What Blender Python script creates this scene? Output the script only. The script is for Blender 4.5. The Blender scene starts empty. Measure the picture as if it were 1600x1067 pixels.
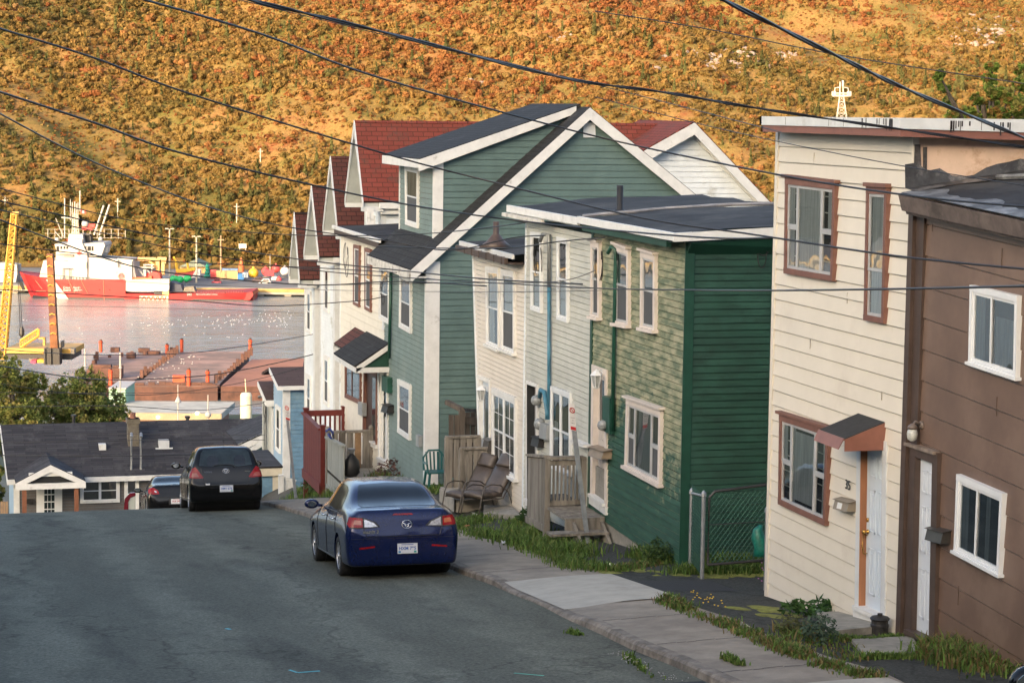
import bpy, bmesh, math, random
import numpy as np
from mathutils import Vector, Matrix
from mathutils.bvhtree import BVHTree
random.seed(7); RNG=np.random.default_rng(5)
F=3400.0;CX=800.0;CY=533.5
ROLL=0.012
def _setup():
    pitch=math.atan(362.5/F)
    # yaw so VP of +Y is at (-120,~160)
    best=None
    for i in range(2000):
        yaw=math.radians(10+i*0.005)
        p=_proj((0,1000,0),yaw,pitch)
        d=abs(p[0]+120)
        if best is None or d<best[0]: best=(d,yaw,p)
    return best[1],pitch,best[2]
def _axes(yaw,pitch):
    f=(math.sin(yaw)*math.cos(pitch),math.cos(yaw)*math.cos(pitch),-math.sin(pitch))
    r=(math.cos(yaw),-math.sin(yaw),0)
    u=(math.sin(yaw)*math.sin(pitch),math.cos(yaw)*math.sin(pitch),math.cos(pitch))
    c,s=math.cos(ROLL),math.sin(ROLL)
    # horizon descends to right in image => camera rolled ccw ; r tilted up
    r2=tuple(c*a+s*b for a,b in zip(r,u)); u2=tuple(-s*a+c*b for a,b in zip(r,u))
    return f,r2,u2
def _proj(p,yaw,pitch):
    f,r,u=_axes(yaw,pitch)
    d=lambda a:sum(x*y for x,y in zip(a,p))
    z=d(f); return (CX+F*d(r)/z, CY-F*d(u)/z, z)
YAW,PITCH,_vp=_setup()
CZ=62.0
FW,RT,UP=_axes(YAW,PITCH)
def proj(x,y,z): return _proj((x,y,z-CZ),YAW,PITCH)
def ray(px,py):
    a=(px-CX)/F;b=-(py-CY)/F
    return tuple(FW[i]+a*RT[i]+b*UP[i] for i in range(3))
def onX(px,py,X): d=ray(px,py);t=X/d[0];return (X,d[1]*t,CZ+d[2]*t)
def onY(px,py,Y): d=ray(px,py);t=Y/d[1];return (d[0]*t,Y,CZ+d[2]*t)
def onZ(px,py,Z): d=ray(px,py);t=(Z-CZ)/d[2];return (d[0]*t,d[1]*t,Z)
V=lambda p: Vector(p)
HF=Vector((math.sin(YAW),math.cos(YAW),0)); HR=Vector((math.cos(YAW),-math.sin(YAW),0))
def onD(px,py,D):
    d=Vector(ray(px,py)); t=D/d.dot(HF); return tuple(d*t+Vector((0,0,CZ)))
def DS(D,S,z): p=HF*D+HR*S; return (p.x,p.y,z)
sc=bpy.context.scene; COL=sc.collection
ORG={}
def org(o): return ORG.get(o.name,Vector((0,0,0))) if o else Vector((0,0,0))
def tag(o,label=None,cat=None,group=None,kind=None):
    if label: o['label']=label
    if cat: o['category']=cat
    if group: o['group']=group
    if kind: o['kind']=kind
    return o
def thing(name,label,cat,loc,group=None):
    o=bpy.data.objects.new(name,None); COL.objects.link(o); o.location=loc; o.empty_display_size=.2
    ORG[o.name]=Vector(loc); return tag(o,label,cat,group)
class MB:
    def __init__(s): s.v=[];s.f=[];s.uv=None
    def add(s,vs,fs):
        b=len(s.v); s.v+=[tuple(p) for p in vs]; s.f+=[tuple(i+b for i in f) for f in fs]; return s
    def poly(s,pts): return s.add(pts,[tuple(range(len(pts)))])
    def hexa(s,a,b): # two quads
        return s.add(list(a)+list(b),[(0,1,2,3),(7,6,5,4),(0,4,5,1),(1,5,6,2),(2,6,7,3),(3,7,4,0)])
    def box(s,c,sz,ax=None,ay=None,az=None):
        c=Vector(c); X=Vector(ax or (1,0,0)).normalized()*sz[0]/2; Y=Vector(ay or (0,1,0)).normalized()*sz[1]/2; Z=Vector(az or (0,0,1)).normalized()*sz[2]/2
        return s.hexa([c-X-Y-Z,c+X-Y-Z,c+X+Y-Z,c-X+Y-Z],[c-X-Y+Z,c+X-Y+Z,c+X+Y+Z,c-X+Y+Z])
    def b2(s,lo,hi): return s.box([(a+b)/2 for a,b in zip(lo,hi)],[abs(b-a) for a,b in zip(lo,hi)])
    def bar(s,p,q,w,h,up=(0,0,1)):
        p=Vector(p);q=Vector(q);d=(q-p); L=d.length
        if L<1e-6: return s
        d/=L; u=Vector(up); side=d.cross(u)
        if side.length<1e-3: side=d.cross(Vector((1,0,0)))
        side.normalize(); u=side.cross(d)
        return s.box((p+q)/2,(L,w,h),d,side,u)
    def tube(s,pts,r,n=8,cap=True):
        pts=[Vector(p) for p in pts]; rr=r if isinstance(r,(list,tuple)) else [r]*len(pts)
        b=len(s.v); ref=Vector((0,0,1))
        for i,p in enumerate(pts):
            d=(pts[min(i+1,len(pts)-1)]-pts[max(i-1,0)])
            if d.length<1e-9: d=Vector((0,0,1))
            d.normalize(); a=d.cross(ref)
            if a.length<.05: a=d.cross(Vector((1,0,0)))
            a.normalize(); c=a.cross(d)
            for k in range(n):
                t=2*math.pi*k/n; s.v.append(tuple(p+(a*math.cos(t)+c*math.sin(t))*rr[i]))
        for i in range(len(pts)-1):
            for k in range(n):
                s.f.append((b+i*n+k,b+i*n+(k+1)%n,b+(i+1)*n+(k+1)%n,b+(i+1)*n+k))
        if cap:
            s.f.append(tuple(b+k for k in range(n))[::-1]); e=b+(len(pts)-1)*n; s.f.append(tuple(e+k for k in range(n)))
        return s
    def lathe(s,c,prof,n=16,ax=(0,0,1)):
        c=Vector(c);ax=Vector(ax).normalized(); a=ax.cross(Vector((0,0,1)))
        if a.length<.1: a=Vector((1,0,0))
        a.normalize(); e=ax.cross(a); b=len(s.v)
        for r,h in prof:
            for k in range(n):
                t=2*math.pi*k/n; s.v.append(tuple(c+ax*h+(a*math.cos(t)+e*math.sin(t))*max(r,1e-4)))
        for i in range(len(prof)-1):
            for k in range(n): s.f.append((b+i*n+k,b+i*n+(k+1)%n,b+(i+1)*n+(k+1)%n,b+(i+1)*n+k))
        s.f.append(tuple(b+k for k in range(n))[::-1]); q=b+(len(prof)-1)*n; s.f.append(tuple(q+k for k in range(n)))
        return s
    def qbox(s,q,u0,v0,u1,v1,n,d0,d1):
        c=[bil(q,u0,v0),bil(q,u1,v0),bil(q,u1,v1),bil(q,u0,v1)]; n=Vector(n)
        return s.hexa([p+n*d0 for p in c],[p+n*d1 for p in c])
    def qface(s,q,u0,v0,u1,v1,n,d):
        c=[bil(q,u0,v0)+Vector(n)*d,bil(q,u1,v0)+Vector(n)*d,bil(q,u1,v1)+Vector(n)*d,bil(q,u0,v1)+Vector(n)*d]
        if (c[1]-c[0]).cross(c[3]-c[0]).dot(Vector(n))<0: c=c[::-1]
        return s.poly(c)
    def build(s,name,mat,parent=None,smooth=False,fix=True):
        me=bpy.data.meshes.new(name); o=Vector((0,0,0)) if parent is None else org(parent)
        me.from_pydata([(x-o.x,y-o.y,z-o.z) for x,y,z in s.v],[],s.f)
        if s.uv is not None:
            l=me.uv_layers.new(name='UVMap'); fl=[c for u in s.uv for c in u]
            if len(fl)==2*len(me.loops): l.data.foreach_set('uv',fl)
        if fix:
            bm=bmesh.new(); bm.from_mesh(me); bmesh.ops.recalc_face_normals(bm,faces=bm.faces); bm.to_mesh(me); bm.free()
        if smooth: me.polygons.foreach_set('use_smooth',[True]*len(me.polygons))
        me.materials.append(mat); ob=bpy.data.objects.new(name,me); COL.objects.link(ob)
        if parent is not None: ob.parent=parent; ORG[ob.name]=o
        return ob
def bil(q,u,v):
    a,b,c,d=[Vector(p) for p in q]; return a*(1-u)*(1-v)+b*u*(1-v)+c*u*v+d*(1-u)*v
def QX(px,X): return [Vector(onX(p[0],p[1],X)) for p in px]
def QY(px,Y): return [Vector(onY(p[0],p[1],Y)) for p in px]
NX=(-1,0,0); NY=(0,-1,0)
# ---------------- materials
MC={}
def pm(name,col,rough=.65,var=.15,sc_=3.0,col2=None,amt=.35,sc2=.6,bump=.0,bsc=40.,metal=0.,spec=.5,coat=0.,streak=None,obj=False,detail=6,emit=None):
    if name in MC: return MC[name]
    m=bpy.data.materials.new(name); m.use_nodes=True; nt=m.node_tree; N=nt.nodes; L=nt.links
    bs=N['Principled BSDF']; bs.inputs['Roughness'].default_value=rough; bs.inputs['Metallic'].default_value=metal
    bs.inputs['Specular IOR Level'].default_value=spec; bs.inputs['Coat Weight'].default_value=coat; bs.inputs['Coat Roughness'].default_value=.03
    if obj: src=N.new('ShaderNodeTexCoord').outputs['Object']
    else: src=N.new('ShaderNodeNewGeometry').outputs['Position']
    mp=N.new('ShaderNodeMapping'); L.new(src,mp.inputs[0]); st=streak or (1,1,1); mp.inputs['Scale'].default_value=st
    n1=N.new('ShaderNodeTexNoise'); n1.inputs['Scale'].default_value=sc_; n1.inputs['Detail'].default_value=detail; n1.inputs['Roughness'].default_value=.65; L.new(mp.outputs[0],n1.inputs[0])
    hi=[min(1,c*(1+var*1.6)) for c in col]; lo=[c*(1-var*1.6) for c in col]
    r1=N.new('ShaderNodeValToRGB'); r1.color_ramp.elements[0].position=.3; r1.color_ramp.elements[1].position=.7
    r1.color_ramp.elements[0].color=(*lo,1); r1.color_ramp.elements[1].color=(*hi,1); L.new(n1.outputs[0],r1.inputs[0]); out=r1.outputs[0]
    if col2 is not None:
        n2=N.new('ShaderNodeTexNoise'); n2.inputs['Scale'].default_value=sc2; n2.inputs['Detail'].default_value=8; n2.inputs['Roughness'].default_value=.7; L.new(mp.outputs[0],n2.inputs[0])
        r2=N.new('ShaderNodeValToRGB'); r2.color_ramp.elements[0].position=max(0,.66-amt*.5); r2.color_ramp.elements[1].position=min(1,.74-amt*.3); L.new(n2.outputs[0],r2.inputs[0])
        mx=N.new('ShaderNodeMix'); mx.data_type='RGBA'; L.new(r2.outputs[0],mx.inputs[0]); L.new(out,mx.inputs[6]); mx.inputs[7].default_value=(*col2,1); out=mx.outputs[2]
    L.new(out,bs.inputs['Base Color'])
    if bump>0:
        n3=N.new('ShaderNodeTexNoise'); n3.inputs['Scale'].default_value=bsc; n3.inputs['Detail'].default_value=4; L.new(mp.outputs[0],n3.inputs[0])
        b=N.new('ShaderNodeBump'); b.inputs['Strength'].default_value=bump; b.inputs['Distance'].default_value=.01; L.new(n3.outputs[0],b.inputs['Height']); L.new(b.outputs[0],bs.inputs['Normal'])
    if emit: bs.inputs['Emission Color'].default_value=(*emit[:3],1); bs.inputs['Emission Strength'].default_value=emit[3]
    MC[name]=m; return m
def shingle(name,c1,c2,mortar,rw=.3,rh=.14,moss=None,amt=.3):
    if name in MC: return MC[name]
    m=bpy.data.materials.new(name); m.use_nodes=True; nt=m.node_tree; N=nt.nodes; L=nt.links; bs=N['Principled BSDF']; bs.inputs['Roughness'].default_value=.85; bs.inputs['Specular IOR Level'].default_value=.25
    uv=N.new('ShaderNodeUVMap'); br=N.new('ShaderNodeTexBrick'); L.new(uv.outputs[0],br.inputs[0])
    br.inputs['Color1'].default_value=(*c1,1); br.inputs['Color2'].default_value=(*c2,1); br.inputs['Mortar'].default_value=(*mortar,1)
    br.inputs['Scale'].default_value=1; br.inputs['Brick Width'].default_value=rw; br.inputs['Row Height'].default_value=rh; br.inputs['Mortar Size'].default_value=.012; br.inputs['Mortar Smooth'].default_value=.3; br.inputs['Bias'].default_value=0
    n=N.new('ShaderNodeTexNoise'); n.inputs['Scale'].default_value=1.1; n.inputs['Detail'].default_value=9; n.inputs['Roughness'].default_value=.75; L.new(uv.outputs[0],n.inputs[0])
    r=N.new('ShaderNodeValToRGB'); r.color_ramp.elements[0].position=.6-amt*.4; r.color_ramp.elements[1].position=.68; L.new(n.outputs[0],r.inputs[0])
    mx=N.new('ShaderNodeMix'); mx.data_type='RGBA'; L.new(r.outputs[0],mx.inputs[0]); L.new(br.outputs[0],mx.inputs[6]); mx.inputs[7].default_value=(*(moss or [c*.7 for c in c1]),1)
    n2=N.new('ShaderNodeTexNoise'); n2.inputs['Scale'].default_value=30; n2.inputs['Detail'].default_value=3; L.new(uv.outputs[0],n2.inputs[0])
    mm=N.new('ShaderNodeMix'); mm.data_type='RGBA'; mm.blend_type='MULTIPLY'; mm.inputs[0].default_value=.5; L.new(mx.outputs[2],mm.inputs[6]); L.new(n2.outputs[1],mm.inputs[7])
    L.new(mm.outputs[2],bs.inputs['Base Color'])
    b=N.new('ShaderNodeBump'); b.inputs['Strength'].default_value=.6; b.inputs['Distance'].default_value=.012; b.invert=True; L.new(br.outputs[1],b.inputs['Height']); L.new(b.outputs[0],bs.inputs['Normal'])
    MC[name]=m; return m
def glassmat(name,tint=(.8,.86,.86),refl=.12,boost=.9):
    if name in MC: return MC[name]
    m=bpy.data.materials.new(name); m.use_nodes=True; nt=m.node_tree; N=nt.nodes; L=nt.links; N.clear()
    o=N.new('ShaderNodeOutputMaterial'); t=N.new('ShaderNodeBsdfTransparent'); t.inputs[0].default_value=(*tint,1)
    g=N.new('ShaderNodeBsdfGlossy'); g.inputs['Roughness'].default_value=.02; g.inputs[0].default_value=(.95,.97,1,1)
    f=N.new('ShaderNodeLayerWeight'); f.inputs['Blend'].default_value=.35
    a=N.new('ShaderNodeMath'); a.operation='MULTIPLY_ADD'; a.inputs[1].default_value=boost; a.inputs[2].default_value=refl; a.use_clamp=True; L.new(f.outputs['Fresnel'],a.inputs[0])
    ns=N.new('ShaderNodeTexNoise'); ns.inputs['Scale'].default_value=1.5; tc=N.new('ShaderNodeTexCoord'); L.new(tc.outputs['Object'],ns.inputs[0])
    b=N.new('ShaderNodeBump'); b.inputs['Strength'].default_value=.05; b.inputs['Distance'].default_value=.1; L.new(ns.outputs[0],b.inputs['Height']); L.new(b.outputs[0],g.inputs['Normal'])
    x=N.new('ShaderNodeMixShader'); L.new(a.outputs[0],x.inputs[0]); L.new(t.outputs[0],x.inputs[1]); L.new(g.outputs[0],x.inputs[2]); L.new(x.outputs[0],o.inputs[0])
    MC[name]=m; return m
white=pm('white_trim',(.62,.63,.62),.5,.06,4,(.36,.36,.33),.12,2.5)
dirtywhite=pm('dirty_white_trim',(.55,.54,.5),.6,.1,4,(.2,.19,.17),.3,3)
vinyl=pm('window_vinyl',(.62,.65,.67),.4,.03)
alum=pm('aluminium_frame',(.45,.46,.47),.4,.08,metal=.3)
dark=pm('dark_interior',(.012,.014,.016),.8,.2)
glass=glassmat('window_glass')
curt=pm('curtain_cloth',(.5,.5,.48),.9,.14,30,streak=(1,1,.05))
curtd=pm('curtain_grey',(.16,.18,.19),.9,.18,26,streak=(1,1,.06))
screenm=pm('insect_screen',(.07,.075,.08),.8,.06)
black=pm('black_rubber',(.015,.015,.016),.55,.15)
tar=pm('tar_roofing',(.027,.028,.031),.9,.25,1.2,(.055,.056,.056),.35,.8,bump=.35,bsc=12,spec=.2)
wood=pm('weathered_wood',(.19,.175,.15),.85,.28,9,(.09,.08,.065),.3,4,bump=.3,streak=(1,1,.12))
brownm=pm('brown_window_frame',(.16,.075,.055),.55,.12,6)
concrete=pm('concrete',(.24,.23,.2),.9,.14,6,(.13,.125,.11),.3,1.2,bump=.3,bsc=60)
metalg=pm('galvanised_metal',(.3,.32,.34),.4,.12,8,metal=.6)
# ---------------- walls
def clipz(poly,z,keep,f=lambda p:p[1]):
    out=[]; n=len(poly)
    for i in range(n):
        a=poly[i];b=poly[(i+1)%n]; fa=(f(a)-z)*keep; fb=(f(b)-z)*keep
        if fa>=0: out.append(a)
        if (fa>=0)!=(fb>=0):
            t=fa/(fa-fb); out.append((a[0]+(b[0]-a[0])*t,a[1]+(b[1]-a[1])*t))
    return out
def wall(parent,pts,n,h,mat,name='wall',d=.016,tilt=0.,holes=(),z0=None,jit=.0,gap=.012):
    """lap siding: polygon pts on a vertical plane with normal n"""
    P0=Vector(pts[0]); n=Vector(n); s=Vector((0,1,0)) if abs(n.x)>.5 else Vector((1,0,0))
    to=lambda p:((Vector(p)-P0).dot(s),p[2]-tilt*((Vector(p)-P0).dot(s)))
    poly=[to(p) for p in pts]; zs=[p[1] for p in poly]; zz=min(zs) if z0 is None else z0
    hl=[]
    for q in holes:
        hq=[to(p) for p in q]; hl.append((min(a[0] for a in hq),max(a[0] for a in hq),min(a[1] for a in hq),max(a[1] for a in hq)))
    m=MB(); zz-=h*math.ceil((zz-min(zs))/h) if zz>min(zs) else 0
    rnd=random.Random(3)
    while zz<max(zs):
        a,b=zz,zz+h; dd=d*(1+jit*rnd.uniform(-1,1)); gp_=b-gap; cuts=sorted({a,b,gp_}|{c for g in hl for c in g[2:] if a<c<b})
        off=lambda z:dd*(b-z)/(b-a)+.002
        off1=off
        for c0,c1 in zip(cuts[:-1],cuts[1:]):
            pl=clipz(clipz(poly,c0,1),c1,-1); parts=[pl]
            off=(lambda z:-.014) if c0>=gp_-1e-6 else off1
            for g in hl:
                if g[2]<(c0+c1)/2<g[3]:
                    parts=[r for p in parts if len(p)>2 for r in (clipz(p,g[0],-1,lambda p:p[0]),clipz(p,g[1],1,lambda p:p[0]))]
            for p in parts:
                if len(p)<3: continue
                w=[P0.to_3d()*0+Vector((P0.x,P0.y,0))+s*u+Vector((0,0,z+tilt*u))+n*off(z) for u,z in p]
                m.poly(w)
                if c0==a:
                    lo=[u for u,z in p if abs(z-a)<1e-5]
                    if len(lo)>1:
                        u0,u1=min(lo),max(lo); B=Vector((P0.x,P0.y,0))
                        q=[B+s*u0+Vector((0,0,a+tilt*u0)),B+s*u1+Vector((0,0,a+tilt*u1))]
                        m.poly([q[0]+n*(dd+.002),q[1]+n*(dd+.002),q[1]-n*.014,q[0]-n*.014])
        zz+=h
    return m.build(name,mat,parent,fix=False)
def slab(parent,name,q,mat,th=.12,flipth=None):
    """sheet a,b,c,d with thickness below and metre UVs"""
    a,b,c,d=[Vector(p) for p in q]; nn=(b-a).cross(d-a).normalized()
    if nn.z<0: nn=-nn
    if flipth is not None: nn=Vector(flipth).normalized()
    U=(b-a).length; W=(d-a).length; m=MB(); m.hexa([p for p in (a,b,c,d)],[p-nn*th for p in (a,b,c,d)])
    base=[(0,0),(U,0),(U,W),(0,W)]*2; m.uv=[base[i] for f in m.f for i in f]
    # recalc may flip loops, so keep orientation as made
    return m.build(name,mat,parent,fix=False)
def win(parent,q,n,style='dh',fm=None,cw=.09,cm=None,dep=.05,head=0,sill=.0,curtain=None,screen=True,muntin=0,name='window',split=.5):
    """window proud of the wall; q = TL,TR,BR,BL (outer casing)"""
    q=[Vector(p) for p in q]; n=Vector(n); W=(q[1]-q[0]).length; H=((q[3]-q[0]).length+(q[2]-q[1]).length)/2
    dep=max(dep,.07); fm=fm or vinyl; cm=cm or fm; cu=cw/W; cv=cw/H; m=MB()
    m.qbox(q,0,0,1,cv*1.2,n,0,dep); m.qbox(q,0,1-cv,1,1,n,0,dep); m.qbox(q,0,cv*1.2,cu,1-cv,n,0,dep*.96); m.qbox(q,1-cu,cv*1.2,1,1-cv,n,0,dep*.96)
    if sill: m.qbox(q,-.03,1-cv*.6,1.03,1,n,0,dep+sill)
    if head: m.qbox(q,-.04,-.03,1.04,0.0,n,0,dep+head)
    wo=m.build(name,cm,parent)
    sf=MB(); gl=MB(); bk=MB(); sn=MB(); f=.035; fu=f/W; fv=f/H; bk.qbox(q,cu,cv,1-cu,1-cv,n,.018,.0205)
    u0,u1,v0,v1=cu,1-cu,cv*1.2,1-cv
    def sash(a,b,c,d,dz=0.,mun=0,scr=False):
        sf.qbox(q,a,b,c,b+fv,n,.012+dz,dep*.7+dz); sf.qbox(q,a,d-fv,c,d,n,.012+dz,dep*.7+dz)
        sf.qbox(q,a,b+fv,a+fu,d-fv,n,.012+dz,dep*.68+dz); sf.qbox(q,c-fu,b+fv,c,d-fv,n,.012+dz,dep*.68+dz)
        zz=dep*.5+dz
        (sn if scr else gl).qface(q,a+fu,b+fv,c-fu,d-fv,n,zz)
        if mun:
            for k in range(1,mun[0]):
                t=a+(c-a)*k/mun[0]; sf.qbox(q,t-.006/W,b+fv,t+.006/W,d-fv,n,zz,zz+.006)
            for k in range(1,mun[1]):
                t=b+(d-b)*k/mun[1]; sf.qbox(q,a+fu,t-.006/H,c-fu,t+.006/H,n,zz,zz+.005)
    vm=v0+(v1-v0)*split
    if style=='dh': sash(u0,v0,u1,vm+fv/2,.006,muntin); sash(u0,vm-fv/2,u1,v1,0,muntin,screen)
    elif style=='dbl':
        um=(u0+u1)/2
        for a,b in ((u0,um-.02/W),(um+.02/W,u1)): sash(a,v0,b,vm+fv/2,.006,muntin); sash(a,vm-fv/2,b,v1,0,muntin)
        sf.qbox(q,um-.02/W,v0,um+.02/W,v1,n,.01,dep*.9)
    elif style=='trip':
        a=u0+(u1-u0)*.22; b=u1-(u1-u0)*.24
        sash(u0,v0,a,vm,.004); sash(u0,vm,a,v1,0,0,screen); sash(a,v0,b,v1,.006); sash(b,v0,u1,vm,.004); sash(b,vm,u1,v1,0,0,screen)
    elif style=='slide':
        um=u0+(u1-u0)*.42; sash(u0,v0,um+fu,v1,.004); sash(um,v0,u1,v1,0)
    else: sash(u0,v0,u1,v1)
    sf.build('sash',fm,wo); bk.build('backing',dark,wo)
    if gl.v: gl.build('pane',glass,wo,False,False)
    if sn.v: sn.build('screen',screenm,wo,False,False)
    if curtain:
        cmat,spans=curtain; c=MB()
        for (a,b,t0,t1) in spans:
            nseg=12; pr=[]
            for k in range(nseg+1):
                t=a+(b-a)*k/nseg; uu=u0+(u1-u0)*t; z=.0225+.004*(k%2); pr.append((bil(q,uu,v0+(v1-v0)*t0)+n*z,bil(q,uu,v0+(v1-v0)*t1)+n*z))
            for k in range(nseg): c.poly([pr[k][0],pr[k+1][0],pr[k+1][1],pr[k][1]])
        c.build('curtain',cmat,wo)
    return wo
def text(parent,s,size,o,r,u,mat,name='lettering',depth=.002,bold=.0):
    cu=bpy.data.curves.new('t','FONT'); cu.body=s; cu.size=size; cu.extrude=depth; cu.offset=bold; cu.align_x='CENTER'; cu.align_y='CENTER'
    ob=bpy.data.objects.new('t',cu); COL.objects.link(ob); dg=bpy.context.evaluated_depsgraph_get(); me=bpy.data.meshes.new_from_object(ob.evaluated_get(dg))
    bpy.data.objects.remove(ob); bpy.data.curves.remove(cu)
    r=Vector(r).normalized(); u=Vector(u).normalized(); n=r.cross(u); o=Vector(o)-org(parent)
    me.transform(Matrix(((r.x,u.x,n.x,o.x),(r.y,u.y,n.y,o.y),(r.z,u.z,n.z,o.z),(0,0,0,1))))
    me.materials.clear(); me.materials.append(mat); ob=bpy.data.objects.new(name,me); COL.objects.link(ob); ob.parent=parent; ORG[ob.name]=org(parent); return ob
# ---------------- ground heights
_PR=[(-80,67),(-20,60.0),(0,58.0),(10,57.0),(21.5,55.93),(27.8,55.3),(32.5,54.79),(39,54.02),(45,53.24),(51,52.48),(53.5,52.1),(56,51.6),(60,50.75),(66,49.45),(80,46.4),(92,44.0),(105,42),(130,38),(200,27),(300,14),(380,6),(420,3.2)]
def prof(Y):
    r=0
    for o in (-1.5,-.75,0,.75,1.5): r+=float(np.interp(Y+o,[p[0] for p in _PR],[p[1] for p in _PR]))
    return r/5
def smooth(t): t=min(1,max(0,t)); return t*t*(3-2*t)
_EX=[(20,.0),(27,-.08),(31,.0),(36,.1),(40,.2),(48,.4),(54,.55),(60,.6),(66,.7),(75,1.0),(90,0)]
def gz(X,Y):
    return prof(Y)+.13+smooth((X-9.7)/1.3)*float(np.interp(Y,[p[0] for p in _EX],[p[1] for p in _EX]))
def onG(px,py,f=None):
    d=ray(px,py); lo,hi=5.,200.; f=f or gz; t=12.
    while t<300:
        if CZ+d[2]*t/1.0 < f(d[0]*t,d[1]*t): break
        t+=.1
    X,Y=d[0]*t,d[1]*t; return Vector((X,Y,f(X,Y)))
SUN_EL=13.; SUN_AZ=28.; SKY_S=.15; SUN_S=2.0; SUN_C=(1,.68,.38); EXPO=2.0
# ================= helpers for house details
def doorway(parent,q,n,slab,frame,cw=.09,rec=.12,dep=.035,panels=True,sill=white,glassq=None,knob=None,cast=True,jamb=None):
    q=[Vector(p) for p in q]; n=Vector(n); W=(q[1]-q[0]).length; H=(q[3]-q[0]).length; cu=cw/W; cv=cw/H
    m=MB()
    m.qbox(q,-cu,-cv,1+cu,0,n,-.01,dep); m.qbox(q,-cu,0,0,1,n,-.01,dep); m.qbox(q,1,0,1+cu,1,n,-.01,dep)
    fo=m.build('door_frame',frame,parent)
    j=MB(); t=.012
    j.qbox(q,0,0,t/W,1,n,-rec,dep-.004); j.qbox(q,1-t/W,0,1,1,n,-rec,dep-.004); j.qbox(q,0,0,1,t/H,n,-rec,dep-.004); j.build('jamb',jamb or frame,fo)
    d=MB(); d.qbox(q,.0,.0,1,.975,n,-rec,-rec+.04)
    if panels:
        for (a,b,c,e) in ((.16,.07,.44,.2),(.56,.07,.84,.2),(.16,.27,.44,.53),(.56,.27,.84,.53),(.16,.62,.44,.9),(.56,.62,.84,.9)):
            d.qbox(q,a,b,c,b+.012,n,-rec+.04,-rec+.05); d.qbox(q,a,e-.012,c,e,n,-rec+.04,-rec+.05); d.qbox(q,a,b,a+.05,e,n,-rec+.04,-rec+.05); d.qbox(q,c-.05,b,c,e,n,-rec+.04,-rec+.05)
            d.qbox(q,a+.09,b+.03,c-.09,e-.03,n,-rec+.04,-rec+.047)
    do=d.build('door',slab,parent)
    if glassq:
        a,b,c,e=glassq; g=MB(); g.qbox(q,a,b,c,e,n,-rec+.04,-rec+.055); g.build('pane',glassdk,do)
    if sill:
        s=MB(); s.qbox(q,-cu*.5,.975,1+cu*.5,1.0,n,-rec+.04,dep+.06); s.qbox(q,-cu,1.0,1+cu,1.06,n,-.02,dep+.02); s.build('door_sill',sill,parent)
    if knob:
        k=MB(); u,v=knob; p=bil(q,u,v)+n*(-rec+.04); k.lathe(p,[(.03,0),(.03,.01),(.012,.015),(.012,.04),(.03,.05),(.03,.07),(.01,.08)],12,n)
        p2=bil(q,u,v-.07)+n*(-rec+.04); k.lathe(p2,[(.028,0),(.028,.02),(.01,.022)],12,n)
        a=bil(q,u,v+.02)+n*(-rec+.05); b=bil(q,u,v+.13)+n*(-rec+.05); k.tube([a,a+n*.05,(a+b)/2+n*.07,b+n*.05,b],.008,6); k.build('handle',brass,do,True)
    return do
def mailbox(label,q,n,mat,dep=.14,own=None,extra=None,group=None):
    q=[Vector(p) for p in q]; n=Vector(n); c=sum(q,Vector())/4
    t=thing('mailbox',label,'mailbox',tuple(c-Vector((0,0,.15))),group)
    m=MB(); up=Vector((0,0,1)); a,b,cc,d=q; H=(a-d).length
    m.hexa([a,b,cc,d],[a+n*dep*.75-up*H*.12,b+n*dep*.75-up*H*.12,cc+n*dep,d+n*dep]); m.build('box',mat,t)
    l=MB(); e=(b-a)*.06; l.hexa([a-e+up*.012,b+e+up*.012,b+e+n*(dep*.95)-up*H*.1,a-e+n*(dep*.95)-up*H*.1],[a-e,b+e,b+e+n*(dep*.95)-up*H*.13,a-e+n*(dep*.95)-up*H*.13]); l.build('lid',mat,t)
    if extra: extra(t,a,b,cc,d,n,dep)
    return t
def lantern(label,p,n,mat=None,group='white carriage lamps beside the doors'):
    p=Vector(p); n=Vector(n); t=thing('wall_lamp',label,'lamp',tuple(p),group); m=MB()
    m.lathe(p,[(.06,0),(.06,.02),(.03,.03)],12,n); m.tube([p+n*.02,p+n*.09+Vector((0,0,.08)),p+n*.16+Vector((0,0,.06))],.012,6)
    c=p+n*.16; m.lathe(c+Vector((0,0,-.01)),[(.115,0),(.1,.02),(.05,.07),(.015,.09),(.015,.11)],6); m.lathe(c-Vector((0,0,.24)),[(.03,0),(.05,.02),(.055,.03)],6)
    for k in range(6):
        a=2*math.pi*k/6; m.bar(c+Vector((.1*math.cos(a),.1*math.sin(a),-.01)),c+Vector((.055*math.cos(a),.055*math.sin(a),-.21)),.01,.01)
    m.build('bracket',mat or vinyl,t); g=MB(); g.lathe(c-Vector((0,0,.21)),[(.045,0),(.09,.19)],6); g.build('shade',pm('lantern_glass',(.32,.34,.34),.12,.15,20),t); return t
def spipe(parent,pts,r,mat,name='conduit'):
    return MB().tube(pts,r,8).build(name,mat,parent,True)
def cable_loops(name,label,p,n,mat,r=.25,k=4,seed=1):
    rd=random.Random(seed); m=MB(); p=Vector(p); n=Vector(n); s=Vector((0,1,0)) if abs(n.x)>.5 else Vector((1,0,0))
    for i in range(k):
        w=rd.uniform(.5,1)*r; h=rd.uniform(1.2,2.4)*r; x=rd.uniform(-.5,.5)*r
        m.tube([p+s*(x+w*math.sin(t*math.pi*2)*.6)+Vector((0,0,-h/2+h/2*math.cos(t*math.pi*2)))+n*(.04+.02*math.sin(5*t+i)) for t in [j/18 for j in range(17)]],.008,5)
    o=m.build(name,mat,None); return tag(o,label,'cable')
brass=pm('brass',(.55,.33,.09),.25,.1,metal=.9)
glassdk=pm('dark_door_glass',(.02,.03,.035),.06,.1,spec=.8)
wirem=pm('wire_insulation',(.012,.012,.014),.45,.1)
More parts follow.
